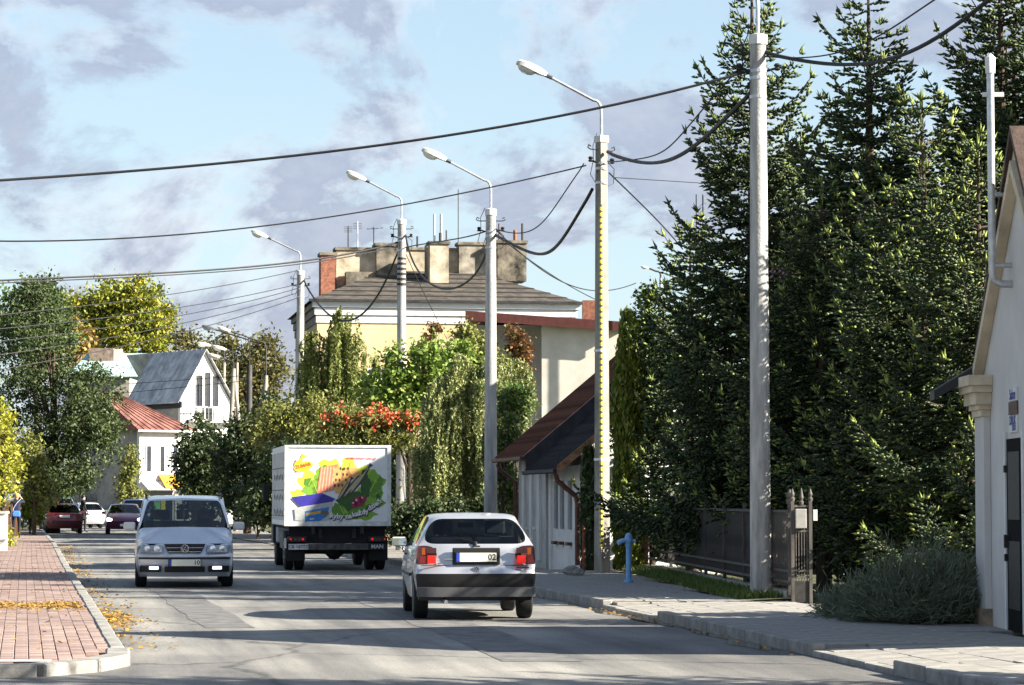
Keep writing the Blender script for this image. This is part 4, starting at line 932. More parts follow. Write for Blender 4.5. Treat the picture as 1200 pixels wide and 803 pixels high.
b = MB(); b.lathe([(.23, .62), (.21, .75), (.19, .95), (.165, 1.12)], n=14, M=Matrix.Diagonal((1, .75, 1, 1))); b.build('coat_skirt', M_coat, man, smooth=True)
def driver(parent_car, rz, local, label, shirt, hairm, armup):
    M = parent_car.matrix_basis if False else (Matrix.Translation(parent_car.location) @ Matrix.Rotation(rz, 4, 'Z'))
    loc = M @ Vector(local)
    J = {'pelvis': ((0, 0, .10), (.17, .14)), 'waist': ((0, -.06, .28), (.15, .11)), 'chest': ((0, -.12, .50), (.18, .12)), 'neck': ((0, -.10, .67), .06), 'jaw': ((0, -.07, .75), (.07, .078)), 'crown': ((0, -.08, .86), (.08, .09)),
         'hr': ((.12, .12, .12), .10), 'kr': ((.16, .52, .18), .07), 'ar': ((.14, .72, -.14), .045), 'hl': ((-.12, .12, .12), .10), 'kl': ((-.16, .52, .18), .07), 'al': ((-.14, .72, -.14), .045),
         'sr': ((.20, -.12, .58), .06), 'er': ((.32, .10, .42), .046), 'wr': ((.19, .36, .52), .032), 'sl': ((-.20, -.12, .58), .06), 'el': ((-.30, .12, .42), .046), 'wl': ((-.10, .10, .70) if armup else (-.17, .36, .52), .032)}
    E = [('pelvis', 'waist'), ('waist', 'chest'), ('chest', 'neck'), ('neck', 'jaw'), ('jaw', 'crown'), ('pelvis', 'hr'), ('hr', 'kr'), ('kr', 'ar'), ('pelvis', 'hl'), ('hl', 'kl'), ('kl', 'al'), ('chest', 'sr'), ('sr', 'er'), ('er', 'wr'), ('chest', 'sl'), ('sl', 'el'), ('el', 'wl')]
    for sd in 'rl':
        el, wr = Vector(J['e' + sd][0]), Vector(J['w' + sd][0]); d = (wr - el).normalized(); p = wr + d * .05; J['p' + sd] = (tuple(p), (.036, .022)); E.append(('w' + sd, 'p' + sd))
        a = d.cross(Vector((0, 0, 1))); a = a.normalized() if a.length > .1 else Vector((1, 0, 0))
        for i in range(4):
            k = p + a * (-.03 + .02 * i) + d * .03; J[f'f{sd}{i}'] = (tuple(k), .009); J[f'g{sd}{i}'] = (tuple(k + d * .03 + Vector((0, 0, -.025))), .008); E += [('p' + sd, f'f{sd}{i}'), (f'f{sd}{i}', f'g{sd}{i}')]
        k = wr + d * .02 + a * .04; J['th' + sd] = (tuple(k + d * .03), .010); E.append(('p' + sd, 'th' + sd))
    z = [(lambda c: c.z > .70 or (c.y > .30 and c.z > .42) or (armup and c.x < -.02 and c.y > .04 and c.z > .62), M_skin), (lambda c: c.z < .24 and c.y > -.02, M_jean), (lambda c: True, shirt)]
    r = figure('person', label, loc, rz, J, E, z, 1.0)
    hair(r, (0, -.085, .83), .098, hairm)
    b = MB(); b.box((0, .012, .79), (.03, .035, .045)); b.build('nose', M_skin, r, bevel=.01)
    b = MB(); b.box((.034, .006, .825), (.028, .012, .012)); b.box((-.034, .006, .825), (.028, .012, .012)); b.box((0, .012, .742), (.05, .012, .008)); b.build('face_marks', M_hairb, r)
    return r
driver(VAN, VAN_RZ, (-.40, 2.20, .50), 'driver in a pale shirt behind the windscreen of the oncoming silver minivan', M_shirt, M_hairb, True)
driver(GOLF, R(5.2), (-.36, 1.80, .36), 'driver seen dark through the rear window of the silver hatchback', M_coat, M_hairb, False)

# ------------------------------------------------------------------ street lamps and poles
def lamp_head(parent, p, d, shell, sc_=1.0):
    """p: arm end, d: unit direction of the arm at its end"""
    d = Vector(d).normalized(); up = Vector((0, 0, 1)); y = (up - d * up.dot(d)).normalized(); x = d.cross(y)
    M = Matrix((x, d, y)).transposed().to_4x4(); M.translation = p
    P = lambda x_, y_, z_: M @ (Vector((x_, y_, z_)) * sc_)
    b = MB(); secs = [(0, .055, .05, -.03), (.10, .085, .07, -.045), (.20, .12, .085, -.05), (.42, .15, .085, -.05), (.60, .13, .06, -.05), (.66, .08, .02, -.045)]
    vs, fs = [], []
    for yy, hw, t_, bt in secs: vs += [P(-hw, yy, bt), P(-hw, yy, t_ * .5), P(-hw * .6, yy, t_), P(hw * .6, yy, t_), P(hw, yy, t_ * .5), P(hw, yy, bt)]
    for i in range(len(secs) - 1):
        for j in range(6): fs.append((i * 6 + j, i * 6 + (j + 1) % 6, (i + 1) * 6 + (j + 1) % 6, (i + 1) * 6 + j))
    fs += [tuple(range(6)), tuple(range(6 * len(secs) - 6, 6 * len(secs)))]
    b.add(vs, fs); h = b.build('lamp_head', shell, parent, smooth=True)
    b = MB(); vs, fs = [], []
    pr = [(.22, .02), (.27, .085), (.36, .115), (.48, .115), (.56, .085), (.62, .02)]
    for yy, dp in pr:
        for j in range(7):
            a = math.pi * j / 6; vs.append(P(-.12 * math.cos(a) * min(1, dp / .08), yy, -.045 - dp * math.sin(a)))
    for i in range(len(pr) - 1):
        for j in range(6): fs.append((i * 7 + j, i * 7 + j + 1, (i + 1) * 7 + j + 1, (i + 1) * 7 + j))
    b.add(vs, fs); b.build('lamp_bowl', M_lens, h, smooth=True)
    b = MB(); b.tube([P(0, -.13, 0), P(0, .04, 0)], .05 * sc_, 8); b.build('lamp_collar', M_lampdark, h)
def arm(parent, top, ang, reach=1.12, rise=.50, up=.62, mat=None, shell=None, r=.032, sc_=1.0):
    """steel pipe rising from the pole top and bending out over the road; ang: direction in plan"""
    dx, dy = math.cos(ang), math.sin(ang); x, y, z = top
    path = [(x, y, z - .25), (x, y, z + up * .75)]
    for i in range(1, 6):
        a = i / 5; path.append((x + dx * .16 * a * a, y + dy * .16 * a * a, z + up * .75 + (up * .25 + .12) * (1 - (1 - a) ** 2)))
    e = Vector((x + dx * reach, y + dy * reach, z + up + .12 + rise)); path.append(tuple(e))
    b = MB(); b.tube(path, r, 8); a_ = b.build('lamp_arm', mat or M_galv, parent, smooth=True)
    lamp_head(parent, e, (dx * reach, dy * reach, rise), shell or M_lampgrey, sc_)
def fittings(parent, z, r, left=True, right=True):
    for zz in (z - .55, z - .66, z - .95):
        b = MB(); b.lathe([(r + .012, zz - .025), (r + .012, zz + .025)], n=14); b.build('steel_band', M_galv, parent)
    for s in ((-1,) if left else ()) + ((1,) if right else ()):
        b = MB(); b.tube([(s * r, 0, z - .28), (s * (r + .17), 0, z - .28), (s * (r + .24), 0, z - .25), (s * (r + .22), 0, z - .19), (s * (r + .16), 0, z - .22)], .014, 6); b.build('cable_hook', M_iron, parent)
        b = MB(); b.lathe([(.03, -.06), (.055, -.04), (.03, -.01), (.055, .02), (.03, .05)], c=(s * (r + .17), 0, z - .48), n=10); b.tube([(s * r, 0, z - .55), (s * (r + .17), 0, z - .5)], .02, 6); b.build('insulator', M_black, parent)
    b = MB(); b.tube([(-r - .02, -.02, z + .05), (-r - .13, -.03, z - .2), (-r - .12, -.03, z - .5), (-r - .20, -.03, z - .8), (-r - .08, -.03, z - .95), (-r, -.02, z - .7)], .009, 5)
    b.tube([(r + .02, -.02, z - .5), (r + .20, -.03, z - .65), (r + .18, -.03, z - .95), (r + .04, -.03, z - 1.0)], .009, 5); b.build('jumper_cable', M_wire, parent)
def round_pole(name, label, px, Y, ztop, r0, r1, ang=math.pi, lamp=True, ribs=0, group='concrete street lamps along the right pavement', **k):
    x = gx(px, Y); t = thing(name, label, 'street lamp', (x, Y, 0), 0, group)
    b = MB(); n = 8; b.tube([(0, 0, PAVE - .3)] + [(0, 0, PAVE + (ztop - PAVE) * i / n) for i in range(n + 1)], [r0] + [r0 + (r1 - r0) * i / n for i in range(n + 1)], 20); b.build('shaft', M_conc, t, smooth=True)
    b = MB(); b.lathe([(r1 + .02, ztop - .14), (r1 + .022, ztop + .01), (r1 * .5, ztop + .03), (.02, ztop + .04)], n=18); b.build('pole_cap', M_white, t)
    if lamp: arm(t, (0, 0, ztop), ang, **k)
    fittings(t, ztop, r1)
    for i in range(ribs):
        b = MB(); b.lathe([(r1 + .012 + .004 * i, ztop - 1.25 - i * .16), (r1 + .012 + .004 * i, ztop - 1.18 - i * .16)], n=14); b.build('steel_strap', M_iron, t)
    return t
PA = round_pole('street_lamp', 'thick pale concrete pole by the fence, tallest and nearest of the street poles', 891, 41.7, gz(42, 41.7), .165, .122, reach=1.2)
PC = round_pole('street_lamp', 'round concrete street lamp rising behind the silver hatchback, right of the lorry', 575, 68, gz(246, 68), .17, .125, ang=R(186))
PD = round_pole('street_lamp', 'round concrete street lamp with black straps, rising above the lorry before the yellow building', 470, 85, gz(258, 85), .17, .125, ang=R(184), ribs=6)
PE = round_pole('street_lamp', 'round concrete street lamp directly behind the left side of the lorry', 351, 100, gz(318, 100), .17, .13, ang=R(182), reach=1.2)
# lattice style concrete pole with a row of step holes, sunlit ones coloured yellow
def slot_pole():
    px, Y = 705.5, 55.2; x = gx(px, Y); zt = gz(160, Y); t = thing('street_lamp', 'square concrete street lamp with a dotted yellow row of step holes by the hydrant', 'street lamp', (x, Y, 0), R(37), 'concrete street lamps along the right pavement')
    b = MB(); a0, a1 = .235, .175
    def sec(z, a): return [(-a / 2, -a / 2, z), (a / 2, -a / 2, z), (a / 2, a / 2, z), (-a / 2, a / 2, z)]
    v = sec(PAVE - .3, a0) + sec(zt - .12, a1); b.add(v, [(0, 3, 2, 1), (4, 5, 6, 7), (0, 1, 5, 4), (1, 2, 6, 5), (2, 3, 7, 6), (3, 0, 4, 7)]); b.build('shaft', M_conc_d, t, bevel=.006)
    b = MB(); b.box((0, 0, zt - .06), (.22, .22, .14)); b.build('pole_cap', M_white, t, bevel=.01)
    # facing corner strip: yellow boxes colour in the sunlit holes, black ones the gaps
    n = 58; ym, dm = MB(), MB()
    for i in range(n):
        z = PAVE + .5 + i * (zt - 1.9 - PAVE) / n; a = a0 + (a1 - a0) * (z - PAVE) / (zt - PAVE); c = (-a / 2, -a / 2); st = (zt - 1.9 - PAVE) / n
        ym.box((c[0] + .022, c[1] + .002, z + st * .27), (.05, .016, st * .55)); ym.box((c[0] + .002, c[1] + .022, z + st * .27), (.016, .05, st * .55))
        dm.box((c[0] + .020, c[1] + .004, z + st * .77), (.042, .010, st * .42))
    ym.build('lit_step_hole', M_yellow, t, kind='stuff'); dm.build('step_hole', M_black, t, kind='stuff')
    for zz in (2.4, 4.6):
        q = MB(); a = a0 + (a1 - a0) * (zz / zt); q.box((0, 0, zz), (a + .015, a + .015, .05)); q.build('steel_band', M_galv, t)
    arm(t, (0, 0, zt), math.pi - R(37) + R(5), reach=1.12, rise=.5)
    f = bpy.data.objects.new
    fittings(t, zt, .11)
    return t
PB = slot_pole()
def slim_pole(name, label, px, Y, py_top, r, pmat, lampdir, shell, group='slim poles far down the street', braces=(), px_top=None, **k):
    x = gx(px, Y); zt = gz(py_top, Y); t = thing(name, label, 'street lamp', (x, Y, 0), 0, group)
    lean = 0 if px_top is None else gx(px_top, Y) - x
    b = MB(); b.tube([(0, 0, -.2), (lean, 0, zt)], [r * 1.2, r * .85], 12); b.build('shaft', pmat, t, smooth=True)
    for dx in braces:
        b = MB(); b.tube([(dx, .6, -.2), (lean, 0, zt - .3)], [r, r * .8], 10); b.build('brace', pmat, t, smooth=True)
    if lampdir is not None: arm(t, (lean, 0, zt), lampdir, shell=shell, **dict(dict(mat=M_poledark), **k))
    return t
M_poledark = pm('dark_pole', (.06, .055, .055), .7, var=.3, scale=4)
slim_pole('street_lamp', 'dark slim street lamp in front of the dark trees left of the lorry', 291.5, 128, 428, .15, M_poledark, math.pi, M_lampdark, reach=1.6, rise=.45, up=1.1, mat=M_iron)
slim_pole('street_lamp', 'timber street lamp with a sloping brace, its lamp just right of the dark one', 300, 134, 440, .12, M_conc_d, math.pi, M_lampgrey, braces=(-1.1,), px_top=311, reach=1.75, rise=.55, up=1.5)
slim_pole('street_lamp', 'pale street lamp on an A shaped pole right of the white gable house', 264, 150, 432, .13, M_conc_d, math.pi, M_lampgrey, braces=(1.35,), px_top=273, reach=.75, rise=.2, up=.3)
slim_pole('street_lamp', 'far street lamp whose pale lamp shows above the brown trees, left one of two', 262, 182, 425, .10, M_conc_d, math.pi, M_lampgrey, reach=.9, rise=.2, up=.8, sc_=1.4)
slim_pole('street_lamp', 'far street lamp whose pale lamp shows above the brown trees, right one of two', 277, 176, 425, .10, M_conc_d, math.pi, M_lampgrey, reach=.7, rise=.2, up=.5, sc_=1.4)
slim_pole('street_lamp', 'distant slim street lamp showing between spruce and thuja on the right', 775, 95, 326, .06, M_galv, math.pi, M_lampgrey, group='slim poles far down the street', reach=.4, rise=.1, up=.12, sc_=.45)

# ------------------------------------------------------------------ overhead cables
def cable(label, pts, r, sag=None, name='overhead_cable'):
    """pts: (px, py, Y) guide points joined by a smooth curve in space"""
    P = [at(*p) for p in pts]
    t = [0.0]
    for a, b_ in zip(P, P[1:]): t.append(t[-1] + (b_ - a).length)
    tt = np.linspace(0, t[-1], 28 if len(P) > 2 else 14); out = []
    A = np.array([list(p) for p in P])
    if len(P) >= 3:
        deg = min(len(P) - 1, 3)
        cf = [np.polyfit(t, A[:, i], deg) for i in range(3)]
        out = np.stack([np.polyval(cf[i], tt) for i in range(3)], 1)
        out[0] = A[0]; out[-1] = A[-1]
    else:
        out = np.stack([np.interp(tt, t, A[:, i]) for i in range(3)], 1)
        out[:, 2] -= (sag or 0) * 4 * (tt / t[-1]) * (1 - tt / t[-1])
    b = MB(); b.tube([tuple(p) for p in out], r, 6)
    o = b.build(name, M_wire, None, smooth=True); props(o, label, 'cable', 'overhead cables'); return o
cable('thick black cable crossing the whole sky highest on the left to the nearest pole', [(-40, 214, 40), (250, 192, 41), (500, 163, 41.3), (825, 97, 41.6), (884, 82, 41.7)], .022)
cable('thin black cable crossing the sky below the thick one to the square lamp pole', [(-40, 282, 52), (200, 276, 53), (400, 252, 54), (560, 223, 55), (687, 194, 55.2)], .016)
cable('double black cable low on the left running to the lamp above the lorry', [(-40, 331, 70), (150, 322, 75), (330, 309, 80), (466, 284, 85)], .028)
cable('black cable just under the double one on the left sky', [(-40, 334, 70), (150, 325, 75), (330, 312, 80), (466, 288, 85)], .018)
cable('sagging cable from the nearest pole leaving the picture at upper right', [(894, 60, 41.7), (940, 74, 41), (985, 76, 40), (1060, 60, 38), (1130, 25, 36), (1230, -60, 34)], .030)
cable('thin cable above the sagging one leaving the picture at upper right', [(894, 66, 41.7), (960, 66, 40.5), (1050, 30, 38), (1110, -10, 36.5)], .012)
cable('thick sagging cable between the square lamp pole and the nearest pole', [(712, 178, 55.1), (735, 189, 53.5), (765, 191, 51), (820, 163, 46), (860, 135, 43), (886, 100, 41.7)], .036)
cable('thin sagging cable over the thick one right of the square lamp pole', [(712, 189, 55.1), (745, 190, 53), (780, 172, 49), (820, 135, 45), (845, 104, 43), (884, 60, 41.8)], .013)
cable('thin drop cable from the square lamp pole down behind the spruce', [(714, 203, 55.2), (740, 228, 57), (770, 258, 60), (800, 292, 64)], .016)
cable('pale double wire running right from the square lamp pole', [(718, 208, 55.2), (780, 212, 60), (860, 217, 66)], .010)
cable('thick sagging cable between the square lamp pole and the round lamp pole', [(694, 222, 55.3), (668, 270, 58), (640, 294, 62), (618, 296, 65), (598, 285, 67), (580, 275, 68)], .038)
cable('thin cable between the square lamp pole and the round lamp pole', [(684, 192, 55.3), (660, 232, 58), (630, 262, 62), (604, 275, 66), (580, 268, 68)], .014)
cable('thick pale grey cable sagging in front of the tarred roof', [(475, 275, 85), (492, 318, 81), (520, 341, 77), (548, 330, 73), (568, 300, 70), (574, 280, 68)], .030)
cable('thin cable over the tarred roof between two lamp poles', [(475, 290, 85), (510, 284, 79), (545, 278, 73), (572, 270, 68)], .018)
cable('sagging cable in front of the yellow wall between two lamp poles', [(356, 328, 100), (372, 358, 97), (400, 376, 94), (425, 366, 90), (448, 335, 87), (468, 292, 85)], .034)
cable('thin slanting cable from the lamp above the lorry down to the shrubs', [(473, 292, 85), (500, 350, 86), (524, 398, 87)], .012)
cable('thin cable from the round lamp pole down to the right over the roof', [(580, 268, 68), (620, 305, 72), (670, 335, 78), (745, 332, 88)], .016)
cable('second thin cable from the round lamp pole down over the roof', [(580, 274, 68), (640, 318, 75), (700, 352, 84)], .013)
for i, (y0, y1, yl, lb) in enumerate(((317, 345, 372, 'topmost'), (333, 362, 388, 'second'), (338, 372, 403, 'third'), (343, 382, 420, 'fourth'), (349, 393, 438, 'lowest'))):
    cable(lb + ' wire of the fan running left from the lamp pole behind the lorry', [(349, y0, 100), (200, y1, 92), (-30, yl, 84)], .014)
cable('thin low wire across the far white gable house', [(-20, 462, 120), (120, 452, 132), (292, 440, 128)], .014)
cable('second low wire across the far white gable house', [(-20, 474, 120), (120, 463, 132), (292, 446, 128)], .014)
# ------------------------------------------------------------------ small house with tin roofs, right of the road
def wall_frame(p0, p1):
    """matrix with x along p0->p1, y into the building (left of the way is out), z up, at p0"""
    d = Vector((p1[0] - p0[0], p1[1] - p0[1], 0)); ln = d.length; d.normalize(); n = Vector((-d.y, d.x, 0))
    M = Matrix((d, n, Vector((0, 0, 1)))).transposed().to_4x4(); M.translation = (p0[0], p0[1], 0); return M, ln
def tin_sheets(parent, M, x0, x1, z0, z1, y0, y1, mat, n, name='roof_sheet', ribs=True, th=.03):
    """sloping roof plane from (y0,z0) eave to (y1,z1) ridge, split into standing-seam sheets along x"""
    w_ = (x1 - x0) / n
    dv = Vector((0, y1 - y0, z1 - z0)); nn = Vector((0, -(z1 - z0), y1 - y0)).normalized()
    q = MB(); e = .006
    q.prism([(e, 0, 0), (w_ - e, 0, 0), (w_ - e, dv.y, dv.z), (e, dv.y, dv.z)], tuple(nn * th))
    q.prism([(0 - .018, 0, 0), (.018, 0, 0), (.018, dv.y, dv.z), (-.018, dv.y, dv.z)], tuple(nn * (th + .035)))
    me = bpy.data.meshes.new(name); me.from_pydata(q.v, [], q.f); bm = bmesh.new(); bm.from_mesh(me); bmesh.ops.recalc_face_normals(bm, faces=bm.faces); bm.to_mesh(me); bm.free(); me.materials.append(mat)
    for i in range(n):
        o = bpy.data.objects.new(name, me); COL.objects.link(o); o.parent = parent; o.matrix_local = M @ Matrix.Translation((x0 + i * w_, y0, z0)); KIDS.setdefault(parent.name, []).append(o)
def bM(M, x0, x1, y0, y1, z0, z1, b=None):
    b = b or MB(); b.box(None, (abs(x1 - x0), abs(y1 - y0), abs(z1 - z0)), M=M @ Matrix.Translation(((x0 + x1) / 2, (y0 + y1) / 2, (z0 + z1) / 2))); return b
def window(parent, M, x0, x1, z0, z1, y=0.0, bars=(1, 1), frame=None, pane=None, depth=.10):
    """framed window set on a wall whose outer face is y = 0 (y grows inwards)"""
    f = .06; b = MB()
    bM(M, x0, x0 + f, y - .03, y + .04, z0, z1, b); bM(M, x1 - f, x1, y - .03, y + .04, z0, z1, b); bM(M, x0 + f, x1 - f, y - .03, y + .04, z1 - f, z1, b); bM(M, x0 + f, x1 - f, y - .03, y + .04, z0, z0 + f, b)
    for i in range(1, bars[0] + 1): xx = x0 + (x1 - x0) * i / (bars[0] + 1); bM(M, xx - .025, xx + .025, y - .02, y + .03, z0 + f, z1 - f, b)
    w_ = b.build('window', frame or M_frame_w, parent)
    bM(M, x0 + f, x1 - f, y - .008, y + .01, z0 + f, z1 - f).build('pane', pane or M_pane, w_)
    return w_
HS = thing('small_house', 'low white house with rust red and dark tin roofs standing by the right pavement', 'house', (0, 0, 0))
p0, p1 = (0.165, 66.0), (1.395, 58.0)                 # far and near end of the street wall; out is towards the road
Mh, LN = wall_frame(p0, p1)                         # y points into the plot
zr = 5.15; DP = 4.7; YR = 2.6
b = MB()
split = LN * .49
bM(Mh, 0, split, .0, DP, 0, 2.62, b); b.build('far_wall', pm('house_grey_white', (.52, .51, .48), .92, var=.14, scale=1.5, bump=.2), HS)
b = MB(); bM(Mh, split + .36, LN, .05, DP, 0, 2.32, b); bM(Mh, split + .002, split + .358, .55, DP, 0, 2.32, b)
bM(Mh, split + .36, split + .62, .0, .048, 0, 2.2, b); b.build('near_wall', M_white, HS)
bM(Mh, split + .02, split + .34, .40, .46, .12, 2.15).build('door', M_wood_br, HS)
for x0 in (.8, 1.9, 3.0):
    bM(Mh, x0, x0 + .34, -.06, -.002, .2, 2.5).build('pilaster', M_white, HS)
for x0 in (split + 1.1, split + 1.9, split + 2.9):
    bM(Mh, x0, x0 + .24, -.005, .046, .95, 2.0).build('blind_recess', pm('recess_grey', (.30, .30, .30), .9), HS)
    bM(Mh, x0 - .03, x0 + .27, -.06, .044, .60, .67).build('window_sill', M_copper, HS)
for x0 in (1.35, 2.45): bM(Mh, x0, x0 + .25, -.06, -.003, .88, .95).build('window_sill', M_white, HS)
# gable wall at the near end
def P3(M, x, y, z): return M @ Vector((x, y, z))
sl_n = (zr - .45 - 2.22) / (YR + .46)
b = MB(); b.prism([P3(Mh, LN - .02, .06, 2.32), P3(Mh, LN - .02, DP, 2.32), P3(Mh, LN - .02, YR, 2.32 + sl_n * YR)], Mh.to_3x3() @ Vector((-.2, 0, 0))); b.build('gable', M_white, HS)
bM(Mh, LN - .06, LN + .06, .35, 2.6, 2.28, 2.40).build('string_course', M_white, HS)
# roofs: far part higher and rusty, near part darker and lower
tin_sheets(HS, Mh, -.35, split + .1, 2.55, zr, -.50, YR, M_rust, 13)
tin_sheets(HS, Mh, split + .1, LN + .28, 2.22, zr - .32, -.46, YR + .05, M_tin_d, 14)
b = MB(); M2 = Mh.to_3x3()
b.prism([P3(Mh, split + .06, -.46, 2.20), P3(Mh, split + .06, YR, zr - .36), P3(Mh, split + .06, YR, zr + .03), P3(Mh, split + .06, -.50, 2.58)], M2 @ Vector((.05, 0, 0))); b.build('step_flashing', M_tin_d, HS); b = MB()
b.prism([P3(Mh, -.35, YR, zr), P3(Mh, LN + .2, YR, zr - .02), P3(Mh, LN + .2, DP + .5, 2.5), P3(Mh, -.35, DP + .5, 2.5)], (0, 0, .05)); b.build('rear_roof', pm('dark_red_tin', (.14, .025, .035), .5, .2, var=.3, scale=3), HS)
b = MB(); b.prism([P3(Mh, LN + .285, -.50, 2.12), P3(Mh, LN + .285, YR, zr - .46), P3(Mh, LN + .285, YR, zr - .28), P3(Mh, LN + .285, -.50, 2.30)], M2 @ Vector((.05, 0, 0))); b.build('barge_board', pm('orange_board', (.34, .17, .09), .8, var=.4, scale=5), HS)
b = MB(); bM(Mh, -.35, split + .1, YR - .15, YR + .15, zr, zr + .05, b); b.build('ridge_cap', M_rust, HS)
for (xa, xb, yy, zz) in ((-.4, split + .08, -.55, 2.53), (split + .12, LN + .30, -.52, 2.20)):
    b = MB(); pr = [(-.06, .03), (-.055, -.03), (-.03, -.055), (.03, -.055), (.055, -.03), (.06, .03)]
    vs = [P3(Mh, x, yy + a, zz + c) for x in (xa, xb) for a, c in pr]; b.add(vs, [(i, i + 1, 7 + i, 6 + i) for i in range(5)] + [(0, 1, 2, 3, 4, 5), (6, 7, 8, 9, 10, 11)])
    g_ = b.build('gutter', M_copper if xa < 0 else M_tin_d, HS)
b = MB(); b.tube([P3(Mh, LN + .1, -.5, 2.15), P3(Mh, LN + .1, -.45, 1.98), P3(Mh, LN + .06, -.05, 1.66), P3(Mh, LN + .06, -.02, 1.5), P3(Mh, LN + .06, -.02, .2)], .055, 10); b.build('downpipe', M_copper, HS, smooth=True)
b = MB(); b.tube([P3(Mh, -.1, -.5, 2.45), P3(Mh, -.1, -.45, 2.3), P3(Mh, -.02, -.07, 2.0), P3(Mh, -.02, -.06, .1)], .055, 10); b.build('downpipe', M_copper, HS, smooth=True)

# ------------------------------------------------------------------ house added behind the spruces so its ridge shades the lorry
def shade_house():
    t = thing('added_shade_house', 'added house, hidden behind the spruces, whose ridge shades the lorry', 'house')
    M, ln = wall_frame((5.7, 66.4), (6.95, 57.8)); zr_, ze, yr, dp = 8.75, 6.0, 1.75, 3.6
    b = MB(); bM(M, 0, ln, 0, .3, 0, ze, b); b.build('street_wall', M_white, t); bM(M, 0, ln, dp - .3, dp, 0, ze).build('rear_wall', M_white, t)
    for x in (0, ln - .3):
        b = MB(); b.prism([P3(M, x, .302, 0), P3(M, x, dp - .302, 0), P3(M, x, dp - .302, ze), P3(M, x, yr, zr_ - .15), P3(M, x, .302, ze)], M.to_3x3() @ Vector((.3, 0, 0))); b.build('gable_wall', M_white, t)
    tin_sheets(t, M, -.3, ln + .3, ze - .35, zr_, -.35, yr, pm('dark_red_tin', (.14, .025, .035), .5, .2, var=.3, scale=3), 16)
    b = MB(); b.prism([P3(M, -.3, yr, zr_), P3(M, ln + .3, yr, zr_), P3(M, ln + .3, dp + .35, ze - .35), P3(M, -.3, dp + .35, ze - .35)], (0, 0, .05)); b.build('rear_roof', pm('dark_red_tin', (.14, .025, .035)), t)
    for x in (1.2, 3.6, 6.0): window(t, M, x, x + 1.0, 3.4, 4.9, y=-.03)
    Mg = M @ Matrix.Translation((ln, 0, 0)) @ Matrix.Rotation(math.pi / 2, 4, 'Z')
    window(t, Mg, 1.2, 2.2, 3.4, 4.9, y=-.03)
shade_house()
